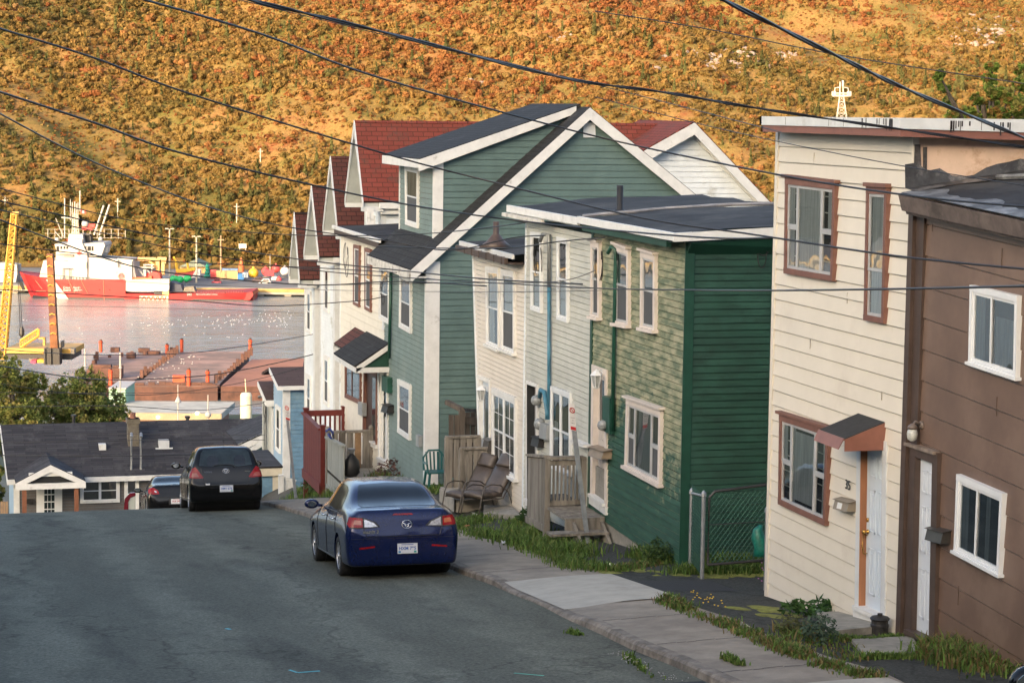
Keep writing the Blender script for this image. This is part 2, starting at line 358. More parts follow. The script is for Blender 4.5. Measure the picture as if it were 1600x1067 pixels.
# colours
creamS=pm('cream_aluminium_siding',(.60,.565,.49),.5,.025,2.2,(.55,.51,.44),.2,.9)
brownS=pm('brown_aluminium_siding',(.135,.088,.066),.42,.14,1.6,(.165,.115,.088),.3,.8,spec=.5)
brownT=pm('brown_trim',(.062,.042,.034),.5,.15,5)
beigeS=pm('beige_vinyl_siding',(.58,.54,.475),.5,.04,3,(.46,.42,.36),.15,1)
greyS=pm('pale_grey_siding',(.42,.43,.39),.5,.07,3,(.33,.34,.31),.2,1)
whiteS=pm('white_vinyl_siding',(.63,.68,.71),.55,.05,3,(.42,.43,.4),.15,1)
ivoryS=pm('ivory_siding',(.68,.65,.56),.5,.04,3,(.53,.5,.43),.15,1)
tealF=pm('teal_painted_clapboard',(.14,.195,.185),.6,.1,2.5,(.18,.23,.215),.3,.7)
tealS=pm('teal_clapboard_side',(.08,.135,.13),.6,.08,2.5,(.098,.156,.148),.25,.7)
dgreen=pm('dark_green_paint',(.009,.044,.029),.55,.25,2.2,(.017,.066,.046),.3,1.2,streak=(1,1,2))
dgreenT=pm('dark_green_trim',(.01,.05,.033),.45,.15,4)
rust=pm('reddish_brown_trim',(.20,.085,.062),.5,.1,4)
peach=pm('bare_plywood',(.60,.44,.33),.8,.08,2,(.45,.3,.2),.15,2.4)
def mossy():
    m=bpy.data.materials.new('peeling_green_paint'); m.use_nodes=True; nt=m.node_tree; N=nt.nodes; L=nt.links; bs=N['Principled BSDF']; bs.inputs['Roughness'].default_value=.7
    g=N.new('ShaderNodeNewGeometry'); sp=N.new('ShaderNodeSeparateXYZ'); L.new(g.outputs[0],sp.inputs[0])
    mp=N.new('ShaderNodeMapping'); L.new(g.outputs[0],mp.inputs[0]); mp.inputs['Scale'].default_value=(1,1,1.5)
    n=N.new('ShaderNodeTexNoise'); n.inputs['Scale'].default_value=4.2; n.inputs['Detail'].default_value=7; n.inputs['Roughness'].default_value=.62; L.new(mp.outputs[0],n.inputs[0])
    n0=N.new('ShaderNodeTexNoise'); n0.inputs['Scale'].default_value=.55; n0.inputs['Detail'].default_value=3; L.new(g.outputs[0],n0.inputs[0])
    mr=N.new('ShaderNodeMapRange'); mr.inputs[1].default_value=55.5; mr.inputs[2].default_value=57.6; mr.inputs[3].default_value=-.36; mr.inputs[4].default_value=.2; L.new(sp.outputs[2],mr.inputs[0])
    a=N.new('ShaderNodeMath'); a.operation='ADD'; L.new(n.outputs[0],a.inputs[0]); L.new(mr.outputs[0],a.inputs[1])
    a2=N.new('ShaderNodeMath'); a2.operation='MULTIPLY_ADD'; a2.inputs[1].default_value=.5; L.new(n0.outputs[0],a2.inputs[0]); L.new(a.outputs[0],a2.inputs[2])
    r=N.new('ShaderNodeValToRGB'); e=r.color_ramp.elements; e[0].position=.70; e[0].color=(.014,.062,.042,1); e[1].position=1.0; e[1].color=(.38,.36,.24,1)
    for p,c in ((.78,(.035,.09,.055,1)),(.82,(.13,.18,.11,1)),(.91,(.2,.23,.14,1))):
        q=e.new(p); q.color=c
    r.color_ramp.elements[0].position=.62
    while len(e)>2: e.remove(e[1])
    e[0].color=(0,0,0,1); e[1].position=.80; e[1].color=(1,1,1,1); L.new(a2.outputs[0],r.inputs[0])
    n5=N.new('ShaderNodeTexNoise'); n5.inputs['Scale'].default_value=8; n5.inputs['Detail'].default_value=5; mp5=N.new('ShaderNodeMapping'); mp5.inputs['Scale'].default_value=(1,.4,1.3); L.new(g.outputs[0],mp5.inputs[0]); L.new(mp5.outputs[0],n5.inputs[0])
    r5=N.new('ShaderNodeValToRGB'); f=r5.color_ramp.elements; f[0].position=.38; f[0].color=(.10,.13,.08,1); f[1].position=.66; f[1].color=(.31,.30,.20,1); q=f.new(.5); q.color=(.195,.21,.13,1); L.new(n5.outputs[0],r5.inputs[0])
    r6=N.new('ShaderNodeValToRGB'); f=r6.color_ramp.elements; f[0].position=.35; f[0].color=(.010,.05,.034,1); f[1].position=.7; f[1].color=(.024,.085,.055,1); L.new(n5.outputs[0],r6.inputs[0])
    mx=N.new('ShaderNodeMix'); mx.data_type='RGBA'; L.new(r.outputs[0],mx.inputs[0]); L.new(r6.outputs[0],mx.inputs[6]); L.new(r5.outputs[0],mx.inputs[7]); L.new(mx.outputs[2],bs.inputs['Base Color'])
    b=N.new('ShaderNodeBump'); b.inputs['Strength'].default_value=.3; b.inputs['Distance'].default_value=.01; L.new(n.outputs[0],b.inputs['Height']); L.new(b.outputs[0],bs.inputs['Normal']); return m
moss=mossy()
shB=shingle('black_shingles',(.034,.035,.037),(.027,.028,.03),(.015,.015,.017),.32,.15,(.075,.08,.085),.15)
shG=shingle('charcoal_shingles',(.06,.06,.068),(.03,.03,.036),(.02,.02,.023),.9,.16,(.085,.085,.09),.2)
shR=shingle('red_shingles',(.25,.06,.042),(.20,.048,.034),(.10,.03,.02),.3,.15,(.10,.065,.05),.22)
shD=shingle('dark_red_shingles',(.13,.045,.035),(.095,.035,.03),(.03,.015,.012),.3,.15,(.06,.045,.035),.25)
XF=11.1
def house(name,label,Y,X=XF): return thing(name,label,'house',(X,Y,gz(X,Y)))
# ================= 1 brown house
H=house('brown_house','brown sided two storey house with flat tar roof and plain white door, at right edge',19)
a=V(onX(1416,318,XF)); b=V(onX(1406,1008,XF)); Yc=23.2; T=.05
fa=[(XF,Yc,a.z-.05),(XF,14.0,a.z-.05+T*(-9.2)),(XF,14.0,55.6),(XF,Yc,b.z)]
dq=QX([(1437,712),(1464,722),(1458.5,1003),(1430,990)],XF)
wall(H,fa,NX,.36,brownS,'front_wall',.014,T,holes=[dq])
doorway(H,dq,NX,pm('white_steel_door',(.55,.6,.66),.35,.03),brownT,.13,.05,.06,sill=brownT)
m=MB(); m.b2((XF-.045,Yc-.34,b.z-.05),(XF+.02,Yc,a.z)); m.b2((XF-.09,Yc-.14,b.z-.05),(XF-.046,Yc-.02,a.z)); m.build('corner_board',brownT,H)
m=MB(); m.b2((XF,14,55),(XF+8,14.05,60.4)); m.b2((XF+8,14,54),(XF+8.05,Yc,61)); m.build('rear_wall',brownT,H)
cw_=(pm('blind_dark',(.05,.07,.085),.5,.3,60,streak=(.01,.01,1)),[(0,.45,0,1)])
win(H,QX([(1502.8,740),(1575,770.6),(1568.5,901),(1498,863.8)],XF),NX,'slide',cw=.055,dep=.06,curtain=(curtd,[(0,.2,0,1),(.62,.72,0,1)]),sill=.02)
win(H,QX([(1523.8,445),(1598,462),(1595.5,594),(1521,569.6)],XF),NX,'slide',cw=.055,dep=.06,curtain=(curtd,[(0,.25,0,1),(.5,1,.28,1)]),sill=.02)
for k,(x,y) in enumerate([(1530,640)]): pass
# roof
e0=V(onX(1406,302,XF-.28)); e1=Vector((XF-.28,14,e0.z+T*(14-e0.y)*1.1)); r0=V(onY(1425,275,Yc-.02)); r1=V(onY(1600,257,Yc-.02)); r1=r1+(r1-r0)*1.6; 
sl=(r1.z-e0.z)/(r1.x-e0.x); N_=14; m=MB(); fr=[]
for i in range(N_+1):
    row=[]
    for j in range(21):
        X=e0.x+(r1.x-e0.x)*i/N_; Y=e0.y+(14-e0.y)*j/20; sw=.05*math.sin(j*.9)*math.sin(i*.5)
        row.append((X,Y,e0.z+sl*(X-e0.x)+T*(Y-e0.y)+(.05*sw)))
    fr.append(row)
b0=0; m.v=[p for r in fr for p in r]; m.f=[(i*21+j,i*21+j+1,(i+1)*21+j+1,(i+1)*21+j) for i in range(N_) for j in range(20)]
m.build('roof',tar,H,True)
m=MB(); P=lambda dx,dz,Y:(XF-.28+dx,Y,e0.z+T*(Y-e0.y)+dz)
m.hexa([P(-.02,-.02,e0.y),P(.05,-.02,e0.y),P(.05,-.2,e0.y),P(.03,-.2,e0.y)],[P(-.02,-.02,14),P(.05,-.02,14),P(.05,-.2,14),P(.03,-.2,14)])
m.hexa([P(.05,-.12,e0.y),P(.3,-.12,e0.y),P(.3,-.24,e0.y),P(.09,-.24,e0.y)],[P(.05,-.12,14),P(.3,-.12,14),P(.3,-.24,14),P(.09,-.24,14)])
m.build('fascia',pm('weathered_fascia',(.12,.095,.085),.7,.2,5,(.06,.048,.042),.35,3),H)
m=MB()
rr=random.Random(4)
pts=[]; silver=pm('silver_roof_coating',(.17,.18,.19),.7,.3,5,(.06,.065,.07),.5,3)
for j in range(61):
    Y=e0.y-.02-(e0.y-14.2)*j/60; w=.32+.16*math.sin(j*.7)+rr.uniform(-.1,.12); pts.append((P(.0,.012,Y),P(max(.1,w),.012+sl*max(.1,w),Y)))
for j in range(60): m.poly([pts[j][0],pts[j+1][0],pts[j+1][1],pts[j][1]])
m.build('edge_coating',silver,H)
m=MB(); nn=26; lo=[];hi=[]; lo2=[]
for i in range(nn+1):
    t=i/nn; X=r0.x-.1+(r1.x-r0.x+.1)*t; z=e0.z+sl*(X-e0.x)+T*(Yc-e0.y); k=.13+.05*math.sin(i*.8)+.04*rr.uniform(-1,1)
    if i<2: k=.3
    lo.append((X,Yc-.28-.08*math.sin(i*1.3),z+.0)); hi.append((X,Yc-.035,z+k)); lo2.append((X,Yc-.06,z+.03))
for i in range(nn): m.poly([lo[i],lo[i+1],lo2[i+1],lo2[i]]); m.poly([lo2[i],lo2[i+1],hi[i+1],hi[i]])
m.build('roof_flashing',pm('tar_flashing',(.032,.032,.033),.6,.5,5,(.2,.19,.18),.28,1.6,bump=.8,bsc=9),H,True)
m=MB(); s0=Vector((lo[7][0],Yc-.32,lo[7][2]+.02)); m.tube([s0,s0+Vector((.3,-.5,.02+sl*.3-T*.5)),s0+Vector((1.6,-2.2,.02+sl*1.6-T*2.2)),s0+Vector((4.,-4.5,sl*4-T*4.5+.02))],.035,6); m.build('roof_seam',silver,H)
# lamp over the door
p=V(onX(1442,664,XF)); t=thing('wall_lamp','bare bulb jar lamp on bracket above the door of brown house','lamp',tuple(p)); m=MB()
m.lathe(p,[(.05,0),(.05,.03),(.02,.04)],10,NX); m.tube([p,p+Vector((-.1,0,.04)),p+Vector((-.13,0,.0))],.018,8); m.lathe(p+Vector((-.13,0,-.04)),[(.06,0),(.055,.03),(.02,.06)],12); m.build('bracket',pm('old_bronze',(.1,.08,.07),.5,.3),t,True)
m=MB(); m.lathe(p+Vector((-.13,0,-.19)),[(.02,0),(.055,.03),(.065,.09),(.05,.15)],14); m.build('shade',pm('jar_glass',(.4,.42,.4),.15,.15,30),t,True)
m=MB(); q=QX([(1424,690),(1470,705),(1470,710),(1424,695)],XF); m.qbox(q,0,0,1,1,NX,0,.1); m.build('door_hood',pm('worn_ledge',(.2,.16,.13),.7,.3,9),H)
mailbox('dark metal mailbox with bent lid beside the brown house door',QX([(1462,822),(1487,829),(1487,849),(1462,842)],XF),Vector(NX),pm('mailbox_bronze',(.035,.032,.028),.4,.2))
# ================= 2 cream house
H=house('cream_house','cream sided narrow two storey house number 35 with flat roof and rusty brown window frames',25.4)
YL,YR=27.46,23.26; zt=V(onX(1300,205,XF)).z+.02; zb=V(onX(1198,937,XF)).z
dq=QX([(1348,690),(1382,702),(1379.5,968),(1344.5,952)],XF)
wall(H,[(XF,YL,zt),(XF,YR,zt),(XF,YR,zb+.35),(XF,YR,zb-.1+.25),(XF,YL,zb-.1)],NX,.2055,creamS,'front_wall',.02,0,holes=[dq],z0=V(onX(1202,886.6,XF)).z)
m=MB(); m.b2((XF-.03,YL-.07,zb-.05),(XF+.02,YL+.02,zt)); m.b2((XF-.03,YR-.015,zb+.3),(XF+.05,YR+.04,zt)); m.build('corner_trim',creamS,H)
m=MB(); m.b2((XF+.0,YR-.0,60.5),(XF+7,YR+.03,zt+.1)); m.build('side_wall',peach,H)
m=MB(); m.b2((XF+.02,YR+.04,54.5),(XF+7,YR+.06,zt)); m.b2((XF+.03,YL-.02,54),(XF+7,YL+.02,zt)); m.b2((XF+7,YR,54),(XF+7.05,YL,zt)); m.build('rear_wall',creamS,H)
m=MB(); q=QY([(1428,226),(1437,226),(1440,300),(1426,300)],YR); m.qbox(q,0,0,1,1,NY,.001,.02); q=QY([(1442,230),(1448,230),(1447,300),(1442,262)],YR); m.qbox(q,0,0,1,1,NY,.001,.015); m.build('tar_stain',pm('old_tar',(.05,.045,.045),.8,.5,8),H)
# parapet roof: white flashing + brown fascia
XO=XF-.3; f0=V(onX(1190,182,XO)); f1=V(onX(1190,205,XO)); YO=f0.y; YN=YR-.25; zw=f0.z; zw0=V(onX(1300,198.5,XO)).z; zb0=V(onX(1300,210,XO)).z
def rim(z0,z1,out,mat,name,drop=.10):
    m=MB(); XB=XF+7.2
    m.hexa([(XO-out,YO+out,z0),(XO-out,YN-out,z0),(XO-out,YN-out,z1),(XO-out,YO+out,z1)],[(XO+.08,YO+out,z0),(XO+.08,YN+.08,z0),(XO+.08,YN+.08,z1),(XO+.08,YO+out,z1)])
    d=drop*7
    m.hexa([(XO-out,YN-out,z0),(XB,YN-out,z0-d),(XB,YN-out,z1-d),(XO-out,YN-out,z1)],[(XO+.08,YN+.08,z0),(XB,YN+.08,z0-d),(XB,YN+.08,z1-d),(XO+.08,YN+.08,z1)])
    m.b2((XO-out,YO+out,z0),(XB,YO-.05,z1)); return m.build(name,mat,H)
whm=pm('white_metal_flashing',(.56,.58,.58),.45,.06,3,(.40,.40,.37),.2,2)
rim(zw0,zw,.02,whm,'roof_flashing',.02); rim(zb0,zw0,.0,rust,'fascia',.02)
m=MB(); m.add([(XO,YO,zw-.03),(XO,YN,zw-.03),(XF+7.2,YN,zw-.17),(XF+7.2,YO,zw-.17)],[(0,1,2,3)]); m.build('roof',tar,H)
m=MB(); m.add([(XO+.05,YO-.05,zb0+.02),(XO+.05,YN,zb0+.02),(XF+.05,YN,zb0+.02),(XF+.05,YO-.05,zb0+.02)],[(0,1,2,3)]); m.b2((XO+.02,YN+.01,zb0+.0),(XF+7,YR+.02,zb0+.015)); m.build('soffit',rust,H)
m=MB(); rr=random.Random(9)
for k in range(16):
    Y=YN+ (rr.choice([.1,.35,.9])+rr.uniform(0,.3)); L_=rr.uniform(.05,.15); m.b2((XO-.024,Y,zw-L_),(XO-.021,Y+rr.uniform(.008,.02),zw-.002))
for k in range(22):
    X=XO+rr.choice([.6,1.1,1.9,2.6,3.4])+rr.uniform(0,.35); L_=rr.uniform(.04,.16); dz=.02*(X-XO); m.b2((X,YN-.024,zw-dz-L_),(X+rr.uniform(.008,.02),YN-.021,zw-dz-.004))
m.build('tar_stains',pm('tar_drip',(.02,.018,.018),.5,.2),H)
m=MB()
for Y in (YO-.9,YO-2.3,YO-2.75,YN+1.0): m.b2((XO-.024,Y,zw0+.01),(XO-.021,Y+.007,zw-.005))
for X in (1.0,2.6,4.2): m.b2((XO+X,YN-.024,zw0+.01-.02*X),(XO+X+.008,YN-.021,zw-.005-.02*X))
m.build('flashing_seam',pm('seam_grey',(.15,.15,.15),.6,.1),H)
pic=(curt,[(.28,.72,.0,1),(0,.1,0,1)])
win(H,QX([(1233.7,277),(1312,286),(1308,440),(1231.5,427)],XF),NX,'trip',alum,.075,brownm,.055,head=.03,curtain=(curt,[(.24,.74,.0,1),(.02,.13,0,1),(.86,.98,0,.5)]),screen=False)
win(H,QX([(1361,291.5),(1393.5,293.5),(1388,506),(1356.7,500)],XF),NX,'dh',alum,.07,brownm,.055,head=.03,curtain=(curt,[(.1,.9,.0,1)]),screen=False,split=.62)
win(H,QX([(1224.5,646),(1301.5,670),(1296,821),(1222.5,787)],XF),NX,'trip',alum,.075,brownm,.055,head=.03,curtain=(curt,[(.2,.28,.0,1),(.28,.73,.08,.93),(.0,.1,0,.5),(.9,1,0,1)]),screen=False)
doorway(H,dq,NX,pm('white_blue_door',(.52,.6,.68),.35,.03),pm('white_door_casing',(.55,.58,.6),.5,.06),.11,.1,.03,knob=(.1,.53),jamb=pm('bare_orange_wood',(.30,.13,.06),.6,.2,5,streak=(1,1,.1)),sill=white)
# awning
bl=V(onX(1343,645,XF)); br=V(onX(1384.5,658,XF)); Yl,Yr_=bl.y,br.y; fl=V(onY(1281,670,Yl)); frr=V(onY(1318.5,686,Yr_)); Xa=(fl.x+frr.x)/2; zf=(fl.z+frr.z)/2; zbk=(bl.z+br.z)/2
slab(H,'awning_roof',[(Xa,Yl,zf),(Xa,Yr_,zf),(XF,Yr_,zbk),(XF,Yl,zbk)],pm('black_roll_roofing',(.02,.02,.02),.85,.2,12),.02)
zl=V(onY(1317,705,Yr_)).z
m=MB(); 
for Y in (Yr_-.012,Yl): m.hexa([(Xa,Y,zf-.01),(XF,Y,zbk-.01),(XF,Y,zl),(Xa,Y,zl)],[(Xa,Y+.012,zf-.01),(XF,Y+.012,zbk-.01),(XF,Y+.012,zl),(Xa,Y+.012,zl)])
m.hexa([(Xa-.01,Yl,zf),(Xa-.01,Yr_,zf),(Xa-.07,Yr_+.03,zl+.02),(Xa-.07,Yl,zl+.02)],[(Xa+.0,Yl,zf),(Xa+.0,Yr_,zf),(Xa-.06,Yr_+.03,zl+.02),(Xa-.06,Yl,zl+.02)])
m.build('awning_sides',rust,H)
c=V(onX(1328,758,XF)); text(H,'35',.17,c+Vector((-.03,0,0)),(0,-1,0),(0,0,1),pm('black_numerals',(.01,.01,.01),.4,.05),'house_number',.004,.0)
def lab(t,a,b,c,d,n,dep):
    f=[a+n*dep*.8,b+n*dep*.8,c+n*(dep+.003),d+n*(dep+.003)]; m=MB(); m.qbox(f,.3,.3,.62,.85,n,.002,.006); m.build('sticker',white,t)
mailbox('beige metal mailbox with white sticker on cream siding under the house number',QX([(1317,777),(1339,783),(1339,799),(1317,794)],XF),Vector(NX),pm('mailbox_beige',(.2,.17,.13),.5,.1),extra=lab)
def seams(Hh,L,X,mat,w=.003):
    for (x,y0,y1) in L: a=V(onX(x,y0,X)); b=V(onX(x,y1,X)); m=MB(); m.b2((X-.0215,a.y-w/2,b.z),(X-.012,a.y+w/2,a.z)); m.build('siding_seam',mat,Hh)
smt=pm('cream_seam',(.33,.29,.24),.8,.1)  # darker joint colour between lengths of cream siding
seams(H,[(1274,239,257),(1326,457,474),(1268,530,545),(1380,610,625)],XF,smt)
seams(bpy.data.objects['brown_house'],[(1459,350,362),(1568,388,420),(1560,620,650),(1500,915,945)],XF,pm('brown_seam',(.10,.068,.052),.7,.1),.003)
# ================= 3 mossy green house
GYN,GYL=31.0,35.75
H=house('green_house','mossy green clapboard two storey house with dark green side wall and wooden landing',33.4)
ztg=V(onX(1068,372,XF)).z-.02; zbg=55.0
dq=QX([(930,579),(948,586),(947.5,790),(928,776)],XF)
bl_=V(onX(928,800,XF)); br_=V(onX(1064,890,XF)); 
wall(H,[(XF,GYL,ztg-.02),(XF,GYN,ztg),(XF,GYN,br_.z-.1),(XF,GYL,bl_.z)],NX,.105,moss,'front_wall',.014,0,holes=[dq],jit=.3)
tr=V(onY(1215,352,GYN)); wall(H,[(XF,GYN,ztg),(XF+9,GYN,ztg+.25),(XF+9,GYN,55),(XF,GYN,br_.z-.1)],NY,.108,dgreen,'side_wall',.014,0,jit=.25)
m=MB(); m.b2((XF-.03,GYN+.0,br_.z-.15),(XF+.12,GYN-.03,ztg)); m.b2((XF-.03,GYL-.08,bl_.z-.05),(XF+.01,GYL+.04,ztg+.1)); m.build('corner_board',dgreenT,H)
m=MB(); m.b2((XF+.02,GYN+.06,54.4),(XF+8.9,GYL,55.9)); m.b2((XF+.016,GYN+.06,54.6),(XF+.03,GYL,55.6)); m.build('foundation',concrete,H)
m=MB(); m.b2((XF+.03,GYL,55),(XF+9,GYL+.03,ztg)); m.b2((XF+9,GYN,54),(XF+9.03,GYL,ztg)); m.build('rear_wall',dgreenT,H)
pk=pm('pinkish_white_trim',(.56,.51,.47),.6,.06,5)
wq=[([(927.8,376.3),(941.3,378.8),(941.3,501),(927,497.7)]),([(965,381.3),(986.9,389),(986.9,513),(964,508.7)]),([(1006.3,391),(1029,398),(1028.5,521),(1005.4,516)])]
for q in wq: win(H,QX(q,XF),NX,'dh',alum,.085,pk,.05,head=.05,sill=.05,curtain=(curtd,[(.1,.9,0,.5)]),split=.47)
win(H,QX([(984,621),(1038,639.5),(1036,761),(981,731.6)],XF),NX,'trip',alum,.09,pk,.05,head=.05,sill=.04,curtain=(curtd,[(.3,.72,.0,1)]))
doorway(H,dq,NX,pm('door_cream',(.5,.46,.42),.5,.04),pk,.1,.1,.04,sill=white,panels=True,glassq=(.2,.06,.8,.45))
lg=pm('oxidised_green_pipe',(.01,.06,.042),.45,.2)
x0=V(onX(961,392,XF-.08)); x0.x=XF; x1=V(onX(956,672,XF-.08)); x1.x=XF; spipe(H,[x0+Vector((-.16,.15,-.05)),x0+Vector((-.12,.08,.06)),x0+Vector((-.07,0,.02)),x0+Vector((-.07,0,-.3)),Vector((XF-.07,x1.y,x1.z))],.035,lg)
q=QX([(951,618),(962,622),(962,678),(951,672)],XF); m=MB(); m.qbox(q,0,0,1,1,NX,0,.11); m.build('meter_base',lg,H)
c=V(onX(945,664,XF-.1)); m=MB(); m.lathe(c,[(.09,0),(.09,.06),(.08,.1),(.05,.13)],16,(-.9,-.45,0)); m.build('electric_meter',pm('meter_glass',(.22,.24,.25),.15,.25,40,spec=.6),H,True)
def colr(t,a,b,c,d,n,dep):
    for i in range(4):
        for j in range(3):
            m=MB(); m.qbox([a,a+n*dep*.75,d+n*dep,d],.15+.2*i,.25+.2*j,.32+.2*i,.42+.2*j,(0,1,0),.003,.005)
            m.build('coloured_tile',pm('tile%d'%((i*3+j)%5),[(.3,.04,.03),(.04,.08,.3),(.4,.25,.04),(.05,.2,.08),(.25,.06,.2)][(i*3+j)%5],.5,.1),t)
mailbox('tan mailbox with coloured squares on its end, on the mossy green house',QX([(935,696),(957,703),(957,717),(935,711)],XF),Vector(NX),pm('mailbox_tan',(.22,.17,.12),.5,.15),.2,extra=None)
lantern('white carriage lamp above the door of the mossy green house',onX(946,585,XF),NX)
# ================= 4 pale grey house
WYN,WYL=35.79,40.1
H=house('grey_house','pale grey sided two storey house joined to the mossy green one, with weathered deck',38)
ztw=V(onX(850,348,XF)).z-.04
dq=QX([(826,600),(840.6,605),(841,790),(826,783)],XF)
wall(H,[(XF,WYL,ztw),(XF,WYN,ztw),(XF,WYN,54.6),(XF,WYL,54.3)],NX,.1035,greyS,'front_wall',.016,0,holes=[dq])
m=MB(); m.b2((XF-.025,WYL-.09,54.2),(XF+.05,WYL,ztw)); m.build('corner_trim',whiteS,H)
m=MB(); m.b2((XF+.03,WYL-.03,54),(XF+9,WYL,ztw)); m.b2((XF+9,WYN,54),(XF+9.03,WYL,ztw)); m.build('rear_wall',greyS,H)
cs=(curt,[(.15,.85,.5,1)])
win(H,QX([(833.4,362),(849.4,363.7),(849.4,489.4),(833.4,483.7)],XF),NX,'dh',vinyl,.06,None,.05,curtain=cs,screen=False,split=.5)
win(H,QX([(874.7,369.4),(891,373),(891,504.4),(874.7,498.7)],XF),NX,'dh',vinyl,.06,None,.05,curtain=cs,screen=False,split=.5)
win(H,QX([(865,602.6),(895.4,613.6),(895.4,745),(863.7,730)],XF),NX,'dbl',vinyl,.06,None,.05,curtain=(curt,[(.08,.3,.4,1),(.6,.9,.5,1)]))
doorway(H,dq,NX,pm('grey_door',(.33,.34,.36),.5,.1),white,.07,.16,.04,panels=False,sill=white,jamb=dark)
x0=V(onX(858,372,XF-.08)); x0.x=XF; x1=V(onX(857,655,XF-.08)); x1.x=XF; gp=pm('grey_conduit',(.22,.24,.25),.4,.15,metal=.4); spipe(H,[x0+Vector((-.2,.2,-.08)),x0+Vector((-.17,.12,.06)),x0+Vector((-.08,.0,.06)),x0+Vector((-.07,0,-.9))],.038,gp,'weatherhead')
bp=pm('blue_conduit',(.05,.17,.25),.45,.2); spipe(H,[Vector((XF-.07,x0.y,x0.z-.9)),Vector((XF-.07,x1.y,x1.z))],.035,bp)
a_=V(onX(846,614,XF-.1)); a_.x=XF; spipe(H,[a_+Vector((-.12,.05,-.08)),a_+Vector((-.12,-.02,.06)),a_+Vector((-.1,-.2,.04)),Vector((XF-.1,x1.y+.02,a_.z-.3)),Vector((XF-.1,x1.y+.02,x1.z))],.045,bp)
for (x,y,r_) in ((841,625,.1),(846,662,.11)):
    c=V(onX(x,y,XF-.05)); m=MB(); m.lathe(c,[(r_,0),(r_,.07),(r_*.85,.11),(r_*.5,.14)],16,(-.9,-.45,0)); m.build('electric_meter',MC['meter_glass'],H,True)
q=QX([(852,660),(863,664),(863,687),(852,684)],XF); m=MB(); m.qbox(q,0,0,1,1,NX,0,.12); m.build('junction_box',pm('box_grey',(.25,.27,.28),.5,.1),H)
mailbox('black mailbox under the meters of the pale grey house',QX([(840,680),(851,683),(851,699),(840,695)],XF),Vector(NX),black,.14)
# shared flat roof, two halves
def flatroof(Hh,Yn,Yf,z_,rise,XB,fasc,over=.28,dz=.14,lip=.0,Xf=XF,rm=None):
    Xe=Xf-over; m=MB(); n=10; 
    for i in range(n+1):
        t=i/n
        for j in range(9):
            Y=Yn+(Yf-Yn)*j/8; m.v.append((Xe+(XB-Xe)*t,Y,z_+rise*math.sin(min(1,t*1.0)*math.pi*.5)+.02*math.sin(j*2+i)))
    m.f=[(i*9+j,i*9+j+1,(i+1)*9+j+1,(i+1)*9+j) for i in range(n) for j in range(8)]
    m.build('roof',rm or tar,Hh,True)
    m=MB(); m.b2((Xe-.025,Yn-.02,z_-dz),(Xe+.03,Yf,z_+.02)); m.build('fascia',fasc,Hh); return Xe
zr=V(onX(990,357,XF-.28)).z
H4=H
bk=V(onY(1098,305,40.4)); rs=bk.z-zr
flatroof(bpy.data.objects['green_house'],GYN-.25,GYL,zr+.02,max(.15,rs),bk.x,white,.28,.10)
flatroof(H4,GYL+.01,WYL+.35,zr+.0,max(.15,rs),bk.x,white,.28,.11)
G_=bpy.data.objects['green_house']
m=MB()
m.hexa([(XF-.3,GYN-.27,zr+.04),(bk.x,GYN-.27,zr+rs*1+.02),(bk.x,GYN-.27,zr+rs-.14),(XF-.3,GYN-.27,zr-.09)],[(XF-.3,GYN-.2,zr+.04),(bk.x,GYN-.2,zr+rs+.02),(bk.x,GYN-.2,zr+rs-.14),(XF-.3,GYN-.2,zr-.09)]); m.build('side_fascia',white,G_)
m=MB(); m.hexa([(XF,GYN-.01,zr-.1),(bk.x,GYN-.01,zr+rs-.1),(bk.x,GYN-.01,zr-.3),(XF,GYN-.01,zr-.3)],[(XF,GYN-.2,zr-.1),(bk.x,GYN-.2,zr+rs-.1),(bk.x,GYN-.2,zr+rs-.12),(XF,GYN-.2,zr-.12)]); m.build('side_soffit',dgreenT,G_)
m=MB(); m.b2((XF-.24,GYN+.25,zr-.2),(XF-.16,GYL-.1,zr-.1)); m.b2((XF-.22,GYN+.1,zr-.13),(XF+.0,GYL,zr-.11)); m.build('gutter',dgreenT,G_)
m=MB(); m.b2((XF-.36,GYL+2.1,zr-.2),(XF-.29,WYL+.5,zr-.13)); m.b2((XF-.24,GYL,zr-.14),(XF,WYL+.3,zr-.12)); m.build('gutter',dirtywhite,H4)
m=MB(); pts=[(XF+.1+.1*math.sin(k),GYL+.03*math.sin(k*2)-.0,0) for k in range(2)]; n_=12
m.tube([(XF-.2+(bk.x-XF)*t/n_,GYL+.05*math.sin(t*1.7),zr+.04+rs*math.sin(t/n_*math.pi/2)) for t in range(n_+1)],.035,6); m.build('roof_seam',pm('seam_tar_grey',(.2,.2,.21),.6,.2),G_)
pv=Vector(onY(968,342,36.2)); X_=pv.x; zz_=zr+rs*math.sin(min(1,(X_-XF+.28)/(bk.x-XF+.28))*math.pi/2); m=MB(); m.lathe((X_,36.2,zz_-.02),[(.22,0),(.12,.06),(.06,.09),(.06,.5),(.05,.5)],12); m.build('vent_pipe',black,H4,True)
m=MB(); q=QX([(905,686),(925,694),(925,699),(905,691)],XF); m.qbox(q,0,0,1,1,NX,0,.16); m.build('vent_hood',white,H4)
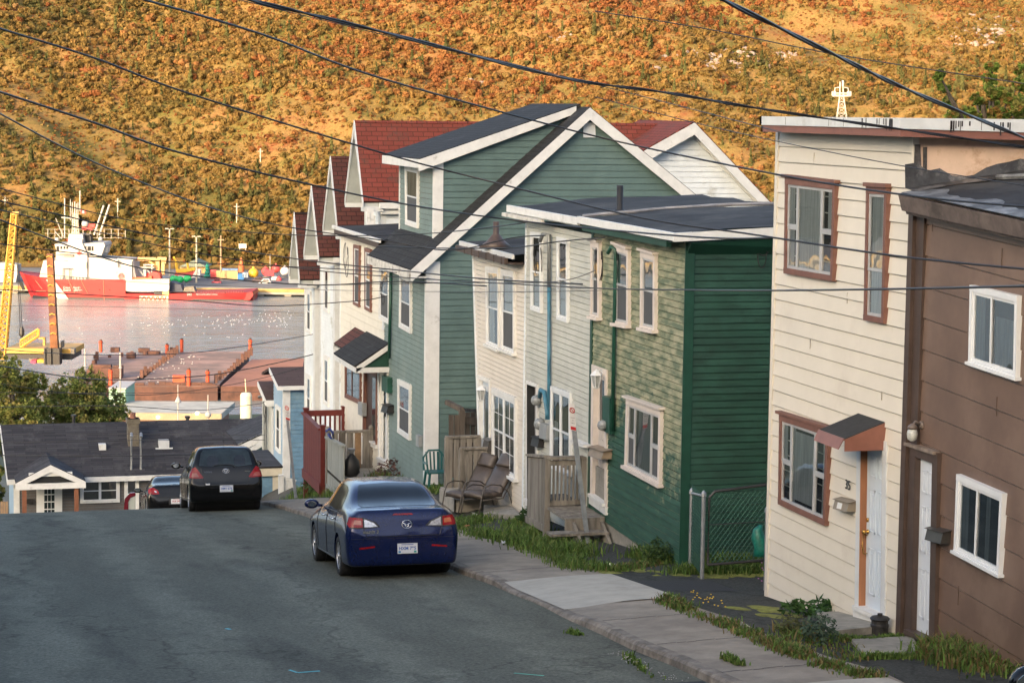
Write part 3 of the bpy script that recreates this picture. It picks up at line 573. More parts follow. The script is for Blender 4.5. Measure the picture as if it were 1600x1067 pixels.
# ================= 5 beige house
BYN,BYL=40.14,43.75
H=house('beige_house','small beige sided house with low black roof and brown gutter beside the teal house',42)
ztb=V(onX(780,402,XF)).z
dq=QX([(751,592),(766,598),(766,765),(753,758)],XF)
lt=V(onX(739,408,XF)); lb=V(onX(752,775,XF))
wall(H,[(XF,lt.y,ztb),(XF,BYN,ztb),(XF,BYN,53.9),(XF,lb.y,53.8)],NX,.092,beigeS,'front_wall',.016,0,holes=[dq])
m=MB(); m.hexa([(XF-.03,lt.y,ztb),(XF-.03,lt.y-.08,ztb),(XF-.03,lb.y-.08,53.8),(XF-.03,lb.y,53.8)],[(XF+.03,lt.y,ztb),(XF+.03,lt.y-.08,ztb),(XF+.03,lb.y-.08,53.8),(XF+.03,lb.y,53.8)]); m.build('corner_trim',whiteS,H)
m=MB(); m.b2((XF+.05,BYL-.05,54),(XF+6,BYL,ztb)); m.b2((XF+6,BYN,54),(XF+6.03,BYL,ztb)); m.build('rear_wall',beigeS,H)
win(H,QX([(762.8,416),(783,418),(783.8,549.4),(764,540)],XF),NX,'dh',vinyl,.08,white,.05,sill=.05,curtain=(curt,[(.1,.9,0,.5),(.1,.55,.5,1)]),screen=False)
win(H,QX([(787,420),(807.5,423.8),(807.8,556),(786.6,547.5)],XF),NX,'dh',vinyl,.08,white,.05,sill=.05,curtain=(curt,[(.1,.9,0,.5)]),muntin=0)
win(H,QX([(772.4,605),(809.6,621),(809.6,752.4),(772.4,729.3)],XF),NX,'dbl',vinyl,.09,white,.05,sill=.05,muntin=(2,2),curtain=(curtd,[(.1,.4,0,1),(.6,.9,0,1)]))
doorway(H,dq,NX,pm('white_blue_door2',(.5,.58,.66),.4,.03),white,.08,.08,.04,sill=white,glassq=(.2,.1,.8,.85))
flatroof(H,BYN+.02,BYL+.65,V(onX(770,395,XF-.25)).z+.05,.28,XF+6,whm,.25,.07)
m=MB(); z_=V(onX(770,395,XF-.25)).z; m.b2((XF-.34,BYN+.3,z_-.14),(XF-.27,BYL+.7,z_-.02)); 
for k in range(6): m.b2((XF-.35,BYN+.5+.6*k,z_-.15),(XF-.26,BYN+.53+.6*k,z_-.01))
m.build('gutter',brownT,H)
m=MB(); m.b2((XF-.25,BYN+.02,z_-.13),(XF+.02,BYL+.6,z_-.1)); m.build('soffit',brownT,H)
pv=Vector(onY(775,382,42)); m=MB(); m.lathe((pv.x,42,z_+.08),[(.35,0),(.2,.12),(.08,.26),(.065,.28),(.065,.52),(.05,.52)],14); m.build('vent_pipe',brownT,H,True)
lantern('white carriage lamp beside the door of the beige house',onX(764,608,XF),NX)
mailbox('dark mailbox between the door and window of the beige house',QX([(765,683),(773,687),(773,705),(765,701)],XF),Vector(NX),pm('mailbox_dark',(.06,.055,.05),.4,.2),.16)
# ================= 6 teal house
TYN,TYL=48.6,53.3
H=house('teal_house','teal clapboard house with black gable roof, white rake boards and wide dormer',51)
dq=QX([(594,577),(606,582),(606.5,724),(595,717)],XF)
zc=V(onX(668,408,XF)).z
wall(H,[(XF,TYL,zc+.1),(XF,TYN,zc),(XF,TYN,52.9),(XF,TYL,52.7)],NX,.125,tealF,'front_wall',.014,0,holes=[dq])
ap=V(onY(918,178,TYN)); le=V(onY(660,412,TYN)); Xa_=ap.x; za_=ap.z; slp=(za_-le.z)/(Xa_-le.x); Xe_=2*Xa_-XF
re_=V(onY(1078,310,TYN)); slr=(za_-re_.z)/(re_.x-Xa_)
zg=lambda X: za_-abs(X-Xa_)*(slp if X<Xa_ else slr)
Xe_=Xa_+ (za_-zg(XF))/slr
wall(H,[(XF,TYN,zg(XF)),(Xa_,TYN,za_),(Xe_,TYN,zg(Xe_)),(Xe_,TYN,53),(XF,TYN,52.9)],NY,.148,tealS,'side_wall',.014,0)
m=MB(); m.b2((XF-.03,TYN-.03,52.7),(XF+.3,TYN+.0,zg(XF)-.05)); m.b2((XF-.03,TYN,52.8),(XF,TYN+.12,zc)); m.build('corner_board',white,H)
m=MB(); m.b2((XF+.02,TYL-.02,52),(Xe_,TYL,zc)); m.b2((Xe_,TYN,52),(Xe_+.03,TYL,zc)); m.build('rear_wall',tealS,H)
# roof planes, overhang .3 toward camera, .4 at eave
on=.18; oe=.42; YA,YB=TYN-on,TYL+.1
zr_=lambda X:zg(X)+.16
slab(H,'roof',[(XF-oe,YA,zr_(XF-oe)),(XF-oe,YB,zr_(XF-oe)),(Xa_,YB,za_+.16),(Xa_,YA,za_+.16)],shB,.1)
slab(H,'roof',[(Xa_,YA,za_+.16),(Xa_,YB,za_+.16),(Xe_+.3,YB,zr_(Xe_+.3)),(Xe_+.3,YA,zr_(Xe_+.3))],shB,.1)
m=MB()
for (x0_,x1_) in ((XF-oe,Xa_),(Xa_,Xe_+.3)):
    z0_,z1_=zr_(x0_)-.02,zr_(x1_)-.02
    m.hexa([(x0_,YA-.03,z0_),(x1_,YA-.03,z1_),(x1_,YA-.03,z1_-.28),(x0_,YA-.03,z0_-.28)],[(x0_,YA-.002,z0_),(x1_,YA-.002,z1_),(x1_,YA-.002,z1_-.28),(x0_,YA-.002,z0_-.28)])
    m.hexa([(x0_,YA-.002,z0_-.12),(x1_,YA-.002,z1_-.12),(x1_,YA-.002,z1_-.16),(x0_,YA-.002,z0_-.16)],[(x0_,TYN,z0_-.12),(x1_,TYN,z1_-.12),(x1_,TYN,z1_-.16),(x0_,TYN,z0_-.16)])
m.build('rake_board',white,H)
m=MB(); m.b2((XF-oe-.03,YA,zr_(XF-oe)-.22),(XF-oe+.02,YB,zr_(XF-oe)-.03)); m.b2((XF-oe,YA,zr_(XF-oe)-.2),(XF,YB,zr_(XF-oe)-.17)); m.build('fascia',dirtywhite,H)
q=QY([(911,192),(929,192),(930,215),(911,215)],TYN); m=MB(); m.qbox(q,0,0,1,1,NY,.01,.04)
for k in range(7): m.qbox(q,.14,.1+k*.12,.86,.16+k*.12,NY,.04,.055)
m.build('gable_vent',vinyl,H)
# dormer
DY=49.35; dl=V(onY(679,300,DY)); DX=dl.x; dz0=zr_(DX); dzt=V(onY(679,247,DY)).z; DYF=V(onX(625,300,DX)).y
tz=V(onY(890,172,DY)); TX=Xa_-.1; TZ=zr_(TX)-.0
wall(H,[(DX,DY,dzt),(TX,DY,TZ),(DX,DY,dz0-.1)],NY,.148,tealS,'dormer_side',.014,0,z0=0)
wall(H,[(DX,DYF,dzt),(DX,DY,dzt),(DX,DY,dz0-.25),(DX,DYF,dz0-.25)],NX,.125,tealF,'dormer_front',.014,0)
m=MB(); m.b2((DX+.0,DY-.028,dz0-.02),(DX+.2,DY+.0,dzt)); m.b2((DX-.028,DY-.02,dz0-.1),(DX,DY+.1,dzt)); m.b2((DX-.025,DYF-.06,dz0-.2),(DX,DYF+.02,dzt)); m.build('dormer_trim',white,H)
qd=QX([(636,258),(656.5,262),(655.5,357),(637,351)],DX); win(H,qd,NX,'dh',vinyl,.09,white,.05,curtain=(pm('tan_curtain',(.4,.33,.24),.9,.3,12,streak=(1,1,.06)),[(.05,.95,0,.5)]))
do=.4; sdl=(TZ-dzt)/(TX-DX); 
slab(H,'dormer_roof',[(DX-do,DY-.15,dzt-sdl*do+.12),(DX-do,DYF+.2,dzt-sdl*do+.12),(TX+.1,DYF+.2,TZ+.16),(TX+.1,DY-.15,TZ+.16)],shB,.08)
m=MB(); A=[(DX-do,dzt-sdl*do+.1),(TX,TZ+.1)]
m.hexa([(A[0][0],DY-.18,A[0][1]),(A[1][0],DY-.18,A[1][1]),(A[1][0],DY-.18,A[1][1]-.17),(A[0][0],DY-.18,A[0][1]-.27)],[(A[0][0],DY-.02,A[0][1]),(A[1][0],DY-.02,A[1][1]),(A[1][0],DY-.02,A[1][1]-.17),(A[0][0],DY-.02,A[0][1]-.27)])
m.b2((DX-do-.02,DY-.15,A[0][1]-.2),(DX-do+.02,DYF+.2,A[0][1]+.0)); m.b2((DX-do,DY-.15,A[0][1]-.2),(DX,DYF+.2,A[0][1]-.17)); m.build('dormer_fascia',white,H)
win(H,QX([(628,426),(645,432),(645,521.4),(627,511)],XF),NX,'dh',vinyl,.09,white,.05,curtain=cs)
win(H,QX([(596,412),(611,419),(611,507),(595.5,498)],XF),NX,'dh',vinyl,.09,white,.05,curtain=cs)
win(H,QX([(624.7,591.6),(644,600.7),(643.3,688),(624.7,675)],XF),NX,'dh',vinyl,.09,white,.05,curtain=cs)
doorway(H,dq,NX,pm('white_storm_door',(.55,.58,.58),.45,.04),white,.12,.06,.05,panels=False,glassq=(.2,.08,.8,.5))
# shared door canopy (small gable hood)
cz=V(onX(608,535,XF)); c0=V(onX(608,575,XF)); YcN=cz.y; YcF=V(onX(585,560,XF)).y; XH=XF-.95; cza=cz.z; 
lo_=V(onY(556,576,YcN)); XH=lo_.x; zlo=lo_.z
slab(H,'canopy_roof',[(XH-.05,YcN-.05,zlo+.08),(XH-.05,YcF+1.0,zlo+.08),(XF,YcF+1.0,cza),(XF,YcN-.05,cza)],shB,.05)
m=MB(); m.hexa([(XH,YcN-.08,zlo+.05),(XF,YcN-.08,cza-.03),(XF,YcN-.08,cza-.16),(XH,YcN-.08,zlo-.08)],[(XH,YcN-.05,zlo+.05),(XF,YcN-.05,cza-.03),(XF,YcN-.05,cza-.16),(XH,YcN-.05,zlo-.08)])
m.b2((XH,YcN-.08,zlo-.1),(XF,YcN-.04,zlo+.03)); m.b2((XH-.02,YcN-.06,zlo-.1),(XH+.03,YcF+.95,zlo+.03)); m.b2((XH,YcN,zlo-.09),(XF,YcF+.95,zlo-.06)); m.build('canopy_trim',white,H)
m=MB(); m.poly([(XH+.1,YcN-.02,zlo+.03),(XF,YcN-.02,cza-.1),(XF,YcN-.02,zlo+.03)]); m.build('canopy_gable',dgreenT,H)
spipe(H,[V(onX(611,422,XF-.07)),V(onX(608,560,XF-.07))],.04,lg); q=QX([(605,586),(614,590),(614,614),(605,610)],XF); m=MB(); m.qbox(q,0,0,1,1,NX,0,.14); m.build('meter_base',lg,H)
q=QX([(656,678),(661,681),(661,698),(656,696)],XF); m=MB(); m.qbox(q,0,0,1,1,NX,0,.1); m.build('utility_box',MC['box_grey'],H)
mailbox('black peaked mailbox beside the white door of the teal house',QX([(607,630),(616,633),(616,645),(607,643)],XF),Vector(NX),black,.2)
# ================= 7 ivory house
IYN,IYL=53.32,59.3
H=house('ivory_house','ivory sided flat roofed house with dark brown windows and door beside the teal house',56)
zti=V(onX(560,372,XF)).z+.1
dq=QX([(572,579),(590,588),(589,694),(570,684)],XF)
wall(H,[(XF,IYL,zti),(XF,IYN,zti-.05),(XF,IYN,52.4),(XF,IYL,51.8)],NX,.2,ivoryS,'front_wall',.016,0,holes=[dq])
m=MB(); m.b2((XF-.03,IYL-.06,51.6),(XF+.05,IYL,zti)); m.b2((XF-.03,IYN,zti-2.2),(XF+.0,IYN+.15,zti)); m.build('corner_trim',whiteS,H)
m=MB(); m.b2((XF+.05,IYL-.05,51),(XF+8,IYL,zti)); m.b2((XF+8,IYN,51),(XF+8.03,IYL,zti)); m.b2((XF+.05,IYN+.02,51),(XF+8,IYN+.05,zti)); m.build('rear_wall',ivoryS,H)
for q in ([(555.5,382),(565,384),(564,480),(555,475.5)],[(573,387),(582.5,390),(582,488),(573,483)]):
    win(H,QX(q,XF),NX,'dh',vinyl,.08,brownm,.05,curtain=(pm('red_curtain',(.3,.2,.17),.9,.4,10),[(.1,.9,0,.5)]))
win(H,QX([(542,565),(566,577),(566,632),(542,621)],XF),NX,'slide',brownm,.08,brownm,.05,curtain=(curtd,[(.2,.8,0,1)]))
doorway(H,dq,NX,pm('dark_brown_door',(.05,.025,.02),.4,.1),brownm,.1,.06,.05,panels=False,glassq=(.55,.05,.9,.9),sill=white)
z_=V(onX(533,357,XF-.2)).z; flatroof(H,IYN-.3,IYL+.2,z_,.22,XF+8,white,.2,.07)
m=MB(); m.b2((XF-.17,IYN,z_-.22),(XF+.02,IYL+.15,z_-.07)); m.build('frieze',brownT,H)
q=QX([(566,627),(573,630),(573,650),(566,647)],XF); m=MB(); m.qbox(q,0,0,1,1,NX,0,.12); m.build('meter_box',MC['box_grey'],H)
# second low canopy roof (over window)
m=MB(); q=V(onX(566,538,XF)); zl2=zlo
slab(H,'canopy_roof',[(XH+.25,YcF+.9,zl2+.16),(XH+.25,YcF+2.6,zl2+.16),(XF,YcF+2.6,cza-.05),(XF,YcF+.9,cza-.05)],shD,.05)
m=MB(); m.b2((XH+.25,YcF+2.5,zl2+.02),(XF,YcF+2.58,zl2+.14)); m.b2((XH+.24,YcF+1.0,zl2+.0),(XH+.29,YcF+2.55,zl2+.1)); m.build('canopy_trim',dirtywhite,H)
# ================= gabled row houses
XR=12.4; XO_=11.9
def rowhouse(name,label,R,Np,Fp,sh,depth,wallm,base,wn=True,off=.55,yr0=None):
    Xo=XR-off
    r=V(onX(*R,Xo)); nn=V(onX(*Np,Xo)); ff=V(onX(*Fp,Xo)); ze=(nn.z+ff.z)/2; zr=r.z; hw=(nn.y*-1+ff.y)/2; Yr=(nn.y+ff.y)/2
    H=thing(name,label,'house',(XR,Yr,base),'white gabled row houses with dark red roofs')
    XB=XR+depth; sl=(zr-ze)/hw
    slab(H,'roof',[(Xo,Yr-hw,ze),(XB,Yr-hw,ze),(XB,Yr,zr),(Xo,Yr,zr)],sh,.09)
    slab(H,'roof',[(Xo,Yr+hw,ze),(XB,Yr+hw,ze),(XB,Yr,zr),(Xo,Yr,zr)],sh,.09,(0,.5,.5))
    m=MB()
    sm=MB(); vt=.09*math.sqrt(1+sl*sl)+.03
    for s in (-1,1):
        a=(Yr+s*(hw+.02),ze-.03); b=(Yr,zr+.0)
        m.hexa([(Xo-.03,a[0],a[1]),(Xo-.03,b[0],b[1]),(Xo-.03,b[0],b[1]-.32),(Xo-.03,a[0],a[1]-.2)],[(Xo+.0,a[0],a[1]),(Xo+.0,b[0],b[1]),(Xo+.0,b[0],b[1]-.32),(Xo+.0,a[0],a[1]-.2)])
        m.b2((Xo-.03,Yr+s*hw-.05,ze-.28),(XR+.02,Yr+s*(hw-.22),ze-.16))
        sm.hexa([(Xo+.01,a[0],a[1]-vt),(XR,a[0],a[1]-vt),(XR,b[0],b[1]-vt),(Xo+.01,b[0],b[1]-vt)],[(Xo+.01,a[0],a[1]-vt-.03),(XR,a[0],a[1]-vt-.03),(XR,b[0],b[1]-vt-.03),(Xo+.01,b[0],b[1]-vt-.03)])
    m.build('rake_trim',whm,H); sm.build('soffit',pm('grey_soffit',(.40,.42,.40),.6,.06),H)
    m=MB(); m.b2((XR-.1,Yr-hw-.1,ze-.2),(XB,Yr-hw+.02,ze-.04)); m.b2((XR-.05,Yr-hw+.02,ze-.36),(XB,Yr-hw+.2,ze-.2)); m.build('gutter',white,H)
    w=hw-.2; wi=w
    Y0,Y1=Yr-w,Yr+w
    if name!='big_red_roofed_house': Y0-=.12; Y1+=.25
    zg_=lambda y: zr-.2-sl*abs(y-Yr)*1.0
    wall(H,[(XR,Y1,min(ze-.2,99)),(XR,Yr+w,zg_(Yr+w)),(XR,Yr,zr-.2),(XR,Yr-w,zg_(Yr-w)),(XR,Y0,ze-.2),(XR,Y0,base),(XR,Y1,base)],NX,.12,wallm,'front_wall',.014,0)
    wall(H,[(XR,Y0,ze-.1),(XB,Y0,ze-.1),(XB,Y0,base),(XR,Y0,base)],NY,.12,wallm,'side_wall',.014,0)
    m=MB(); m.b2((XR+.02,Y1-.02,base),(XB,Y1,ze)); m.b2((XB,Y0,base),(XB+.03,Y1,ze)); m.build('rear_wall',wallm,H)
    m=MB(); m.b2((XR-.03,Y0-.02,base),(XR+.14,Y0+.0,ze-.2)); m.b2((XR-.035,Y0,base),(XR+.0,Y0+.28,ze-.2)); m.b2((XR-.03,Y1-.12,base),(XR,Y1,ze-.2)); m.build('corner_board',whm,H)
    if wn:
        for (z0,z1) in ((ze-1.9,ze-.45),(ze-4.9,ze-3.3)):
            yc=(Y0+Y1)/2+.1; win(H,[(XR,yc+.42,z1),(XR,yc-.42,z1),(XR,yc-.42,z0),(XR,yc+.42,z0)],NX,'dh',vinyl,.1,white,.05,curtain=cs)
    return H,Yr,hw,ze,zr
Ha,Yra,hwa,zea,zra=rowhouse('big_red_roofed_house','white house with big bright red shingled roof and grey soffit, tallest of the gabled row',(552,188),(568,312),(540,311),shR,8.8,whiteS,51)
rowhouse('gabled_house','white gabled house with dark red roof, second of the row behind the big red roof',(516.5,244),(528,354),(505.5,357),shD,6,whiteS,50.6)
rowhouse('gabled_house','white gabled house with weathered maroon roof, third of the stepped row',(484.8,289),(498.7,396),(475.6,396),shD,6,whiteS,50)
rowhouse('gabled_house','white gabled house with mottled brown roof, lowest of the stepped row beside the blue house',(458.5,331),(468.5,434.5),(452,431),shD,6,whiteS,49.2)
# window on side wall of A and rear wing
qa=QY([(570,331),(580,331),(580,348),(570,348)],Yra-hwa+.2-.0)
win(Ha,[p+Vector((0,-.12,0)) for p in QY([(572,326),(582,326),(582,352),(572,352)],Yra-hwa+.1)],NY,'dh',vinyl,.08,white,.05)
WY=58.6; wa=V(onY(1085,192,WY)); wl=V(onY(1003,238,WY)); wr=V(onY(1195,308,WY)); s1=(wa.z-wl.z)/(wa.x-wl.x); s2=(wa.z-wr.z)/(wr.x-wa.x)
WB=thing('rear_wing_house','white sided gable end with red roof and broad white rake boards behind the teal house','house',(wa.x,WY,53))
xl_=wa.x-(wa.z-56.0)/s1; xr_=wr.x+.6; zrr=wa.z-(xr_-wa.x)*s2; xl2=wl.x-.6; zl2_=wa.z-(wa.x-xl2)*s1
wall(WB,[(xl2+.3,WY+.35,zl2_),(wa.x,WY+.35,wa.z-.25),(xr_-.3,WY+.35,zrr),(xr_-.3,WY+.35,53),(xl2+.3,WY+.35,53)],NY,.155,whiteS,'gable_wall',.014,0)
slab(WB,'roof',[(xl2,WY,zl2_+.04),(xl2,WY+5,zl2_+.04),(wa.x,WY+5,wa.z+.04),(wa.x,WY,wa.z+.04)],shR,.09)
slab(WB,'roof',[(wa.x,WY,wa.z+.04),(wa.x,WY+5,wa.z+.04),(xr_,WY+5,zrr+.04),(xr_,WY,zrr+.04)],shR,.09)
m=MB()
for (x0_,z0_) in ((xl2,zl2_),(xr_,zrr)):
    m.hexa([(x0_,WY-.03,z0_),(wa.x,WY-.03,wa.z),(wa.x,WY-.03,wa.z-.34),(x0_,WY-.03,z0_-.34)],[(x0_,WY,z0_),(wa.x,WY,wa.z),(wa.x,WY,wa.z-.34),(x0_,WY,z0_-.34)])
    m.hexa([(x0_,WY,z0_-.12),(wa.x,WY,wa.z-.12),(wa.x,WY,wa.z-.16),(x0_,WY,z0_-.16)],[(x0_,WY+.35,z0_-.12),(wa.x,WY+.35,wa.z-.12),(wa.x,WY+.35,wa.z-.16),(x0_,WY+.35,z0_-.16)])
    m.hexa([(x0_,WY+.31,z0_-.14),(wa.x,WY+.31,wa.z-.14),(wa.x,WY+.31,wa.z-.34),(x0_,WY+.31,z0_-.34)],[(x0_,WY+.34,z0_-.14),(wa.x,WY+.34,wa.z-.14),(wa.x,WY+.34,wa.z-.34),(x0_,WY+.34,z0_-.34)])
m.build('rake_board',white,WB); m=MB(); m.b2((xl2+.3,WY+.38,53),(xl2+.33,WY+5,zl2_)); m.b2((xr_-.33,WY+.38,53),(xr_-.3,WY+5,zrr)); m.b2((xl2+.3,WY+4.9,53),(xr_-.3,WY+4.93,zrr)); m.build('rear_wall',whiteS,WB)
# ================= blue houses beyond
blueS=pm('blue_painted_shingles',(.10,.20,.30),.65,.14,3,(.15,.25,.33),.3,1.2); blueL=pm('light_blue_siding',(.25,.36,.47),.6,.06,3)
maroon=shingle('brown_roof',(.10,.065,.058),(.085,.055,.05),(.06,.04,.035),.9,.3,(.13,.09,.08),.2)
def bluehouse(name,label,xs,wallm,sidem,eave,ridge,YN_,hwid):
    # near corner at px xs[1] ; far corner px xs[0]
    cn=V(onX(xs[1],eave,XR)); YN_=cn.y; YF_=V(onX(xs[0],eave,XR)).y; ze=cn.z
    H=thing(name,label,'house',(XR,YN_,44)); XB=XR+5
    wall(H,[(XR,YF_,ze),(XR,YN_,ze),(XR,YN_,44),(XR,YF_,44)],NX,.14,wallm,'front_wall',.014,0)
    wall(H,[(XR,YN_,ze),(XB,YN_,ze),(XB,YN_,44),(XR,YN_,44)],NY,.16,sidem,'side_wall',.02,0,jit=.4)
    m=MB(); m.b2((XR-.03,YN_-.03,44),(XR+.22,YN_,ze)); m.b2((XR-.04,YN_,44),(XR,YN_+.15,ze)); m.build('corner_board',whm,H)
    return H,YN_,YF_,ze,XB
H,Yn_,Yf_,ze,XB=bluehouse('blue_house','blue shingled house with brown roof past the white gabled row',(428,444),blueL,blueS,602,572,77,4)
rz=V(onX(421,579,XR)); Yr_=V(onX(423,579,XR-.2)).y
slab(H,'roof',[(XR-.25,Yn_-.2,ze+.02),(XB,Yn_-.2,ze+.02),(XB,Yn_+1.8,ze+.45),(XR-.25,Yn_+1.8,ze+.45)],maroon,.1)
slab(H,'roof',[(XR-.25,Yn_+3.8,ze+.02),(XB,Yn_+3.8,ze+.02),(XB,Yn_+1.8,ze+.45),(XR-.25,Yn_+1.8,ze+.45)],maroon,.1,(0,.4,.9))
m=MB(); m.hexa([(XR-.28,Yn_-.22,ze),(XR-.28,Yn_+1.8,ze+.43),(XR-.28,Yn_+1.8,ze+.28),(XR-.28,Yn_-.22,ze-.15)],[(XR-.25,Yn_-.22,ze),(XR-.25,Yn_+1.8,ze+.43),(XR-.25,Yn_+1.8,ze+.28),(XR-.25,Yn_-.22,ze-.15)]); m.b2((XR-.25,Yn_-.24,ze-.15),(XB,Yn_-.2,ze)); m.build('fascia',white,H)
m=MB(); m.poly([(XR,Yn_,ze),(XR,Yn_+3.7,ze),(XR,Yn_+1.8,ze+.35)]); m.build('gable',blueL,H)
yy=(Yn_+Yf_)/2; win(H,[(XR,yy+.5,ze-.9),(XR,yy-.5,ze-.9),(XR,yy-.5,ze-2.6),(XR,yy+.5,ze-2.6)],NX,'dh',vinyl,.1,white,.05)
H,Yn2,Yf2,ze2,XB2=bluehouse('pale_house','pale sided house with brown roof and service pipe past the blue house',(410,427),greyS,greyS,624,596,81,4)
slab(H,'roof',[(XR-.3,Yn2-.2,ze2+.02),(XB2,Yn2-.2,ze2+.02),(XB2,Yn2+1.8,ze2+.47),(XR-.3,Yn2+1.8,ze2+.47)],maroon,.1)
m=MB(); m.hexa([(XR-.33,Yn2-.22,ze2),(XR-.33,Yn2+1.8,ze2+.45),(XR-.33,Yn2+1.8,ze2+.27),(XR-.33,Yn2-.22,ze2-.2)],[(XR-.3,Yn2-.22,ze2),(XR-.3,Yn2+1.8,ze2+.45),(XR-.3,Yn2+1.8,ze2+.27),(XR-.3,Yn2-.22,ze2-.2)]); m.b2((XR-.3,Yn2-.24,ze2-.22),(XB2,Yn2-.2,ze2)); m.build('fascia',white,H)
p=Vector((XR-.12,Yn2+1.2,ze2+.1)); spipe(H,[p+Vector((-.2,.2,-.2)),p,p+Vector((0,0,-5))],.07,gp)
cs_=cable_loops('cable_loop','black cable loops hanging at the corner of the pale house',p,NX,wirem,.5,4,3)
# garage
SY=70.0; g0=V(onY(330,742,SY)); g1=V(onY(440,742,SY)); H=thing('blue_garage','low blue clapboard garage with dark flat roof and cream fascia beside the blue house','garage',(g1.x,SY,47)) 
wall(H,[(g0.x,SY,g1.z),(g1.x,SY,g1.z),(g1.x,SY,47.4),(g0.x,SY,47.4)],NY,.17,blueS,'wall',.02,0)
zt_=V(onY(400,729,SY)).z; m=MB(); m.b2((g0.x,SY-.12,g1.z),(g1.x,SY+.02,zt_)); m.b2((g1.x-.3,SY-.03,47.4),(g1.x+.02,SY-.022,g1.z)); m.build('fascia',pm('cream_fascia',(.5,.47,.38),.6,.08),H)
zt2=V(onY(400,703,SY+3)).z; slab(H,'roof',[(g0.x,SY-.14,zt_+.02),(g1.x+.02,SY-.14,zt_+.02),(g1.x+.02,SY+3,zt2),(g0.x,SY+3,zt2)],shG,.06)
m=MB(); m.b2((g1.x-.02,SY,47.4),(g1.x,SY+3,zt_)); m.b2((g0.x,SY+2.97,47.4),(g1.x,SY+3,zt_)); m.build('rear_wall',blueS,H)
# ================= dark roofed bungalow across the bottom
DYh=94.0; e=V(onY(215,742,DYh)); A_=V(onY(12,755,DYh)); B_=V(onY(425,738,DYh)); zE=e.z; rl=None
H=thing('grey_bungalow','long grey sided bungalow with charcoal roof, chimney and porch gable at foot of the hill','house',(A_.x+5,DYh,zE-3.2)) 
xl,xr=A_.x,B_.x+1.5; yr=DYh+3.6; ridge=V(onY(215,658,yr)); zR=ridge.z
greyW=pm('charcoal_grey_siding',(.085,.083,.085),.6,.08,3)
wall(H,[(xl+.3,DYh+.35,zE-.1),(xr,DYh+.35,zE-.1),(xr,DYh+.35,zE-4),(xl+.3,DYh+.35,zE-4)],NY,.13,greyW,'wall',.014,0)
slab(H,'roof',[(xl,DYh,zE),(xr,DYh,zE),(xr,yr,zR),(xl-.15,yr,zR)],shG,.1); slab(H,'roof',[(xl-.15,yr,zR),(xr,yr,zR),(xr,yr+3.6,zE),(xl,yr+3.6,zE)],shG,.1,(0,.5,.8))
m=MB(); m.b2((xl,DYh-.06,zE-.24),(xr,DYh,zE-.02)); m.b2((xl,DYh,zE-.24),(xr,DYh+.35,zE-.2)); m.b2((xl+.25,DYh+.3,zE-4),(xl+.5,DYh+.33,zE-.24))
m.hexa([(xl-.03,DYh,zE-.02),(xl-.18,yr,zR-.02),(xl-.18,yr,zR-.25),(xl-.03,DYh,zE-.25)],[(xl,DYh,zE-.02),(xl-.15,yr,zR-.02),(xl-.15,yr,zR-.25),(xl,DYh,zE-.25)]); m.build('fascia',whm,H)
m=MB(); m.b2((xl+.3,DYh+.4,zE-4),(xl+.35,yr+3.4,zE)); m.poly([(xl+.3,DYh+.35,zE),(xl+.3,yr+3.5,zE),(xl+.3,yr,zR-.1)]); m.b2((xl+.3,yr+3.4,zE-4),(xr,yr+3.45,zE)); m.build('end_wall',blueL,H)
WYp=DYh+.34
def win2(q,st='dbl',cm=white,**k): win(H,[p+Vector((0,-.02,0)) for p in QY(q,WYp)],NY,st,vinyl,.12,cm,.06,**k)
win2([(125,747),(187,745),(187,784),(125,786)],'dbl'); win2([(194,742),(217,741),(217,800),(194,800)],'dh')
# porch
PY=DYh-1.6; pl=V(onY(24,757,PY)); pr=V(onY(134,752,PY)); pa=V(onY(79,727,PY)); pzl=(pl.z+pr.z)/2; pe=DYh+1.5
for (xa,sx) in ((pl.x,1),(pr.x,-1)):
    slab(H,'porch_roof',[(xa,PY,pzl+.05),(pa.x,PY,pa.z+.05),(pa.x,pe+1.3,pa.z+.05),(xa,pe-1.4,pzl+.05)],shG,.06)
m=MB()
for xa in (pl.x,pr.x):
    m.hexa([(xa,PY-.04,pzl+.02),(pa.x,PY-.04,pa.z+.02),(pa.x,PY-.04,pa.z-.28),(xa,PY-.04,pzl-.2)],[(xa,PY,pzl+.02),(pa.x,PY,pa.z+.02),(pa.x,PY,pa.z-.28),(xa,PY,pzl-.2)])
m.b2((pl.x,PY-.05,pzl-.25),(pr.x,PY+.02,pzl)); m.b2((pa.x-.9,PY+.05,pzl+.28),(pa.x+.9,PY+.1,pzl+.45)); m.b2((pl.x+.1,PY,pzl-.25),(pr.x-.1,DYh+.3,pzl-.2)); m.build('porch_trim',white,H)
m=MB(); m.poly([(pl.x+.3,PY+.12,pzl),(pr.x-.3,PY+.12,pzl),(pa.x,PY+.12,pa.z-.2)]); m.build('porch_gable',dark,H)
m=MB()
for x in (38,119.5):
    p=V(onY(x,762,PY)); m.b2((p.x-.09,PY+.05,zE-4),(p.x+.09,PY+.2,pzl-.2)); 
m.build('porch_post',pm('stained_post',(.18,.07,.035),.6,.15),H)
q=[p for p in QY([(57,759),(97,758),(97,815),(57,816)],WYp)]; m=MB(); m.qbox(q,0,0,1,1,NY,0,.07); do=m.build('door',vinyl,H); g=MB()
for i in range(3):
    for j in range(4): g.qbox(q,.3+i*.14,.05+j*.2,.42+i*.14,.22+j*.2,NY,.07,.08)
g.build('pane',glassdk,do)
q=[p for p in QY([(41,779),(52,779),(52,786),(41,786)],WYp)]; m=MB(); m.qbox(q,0,0,1,1,NY,0,.15); m.build('letter_box',black,H)
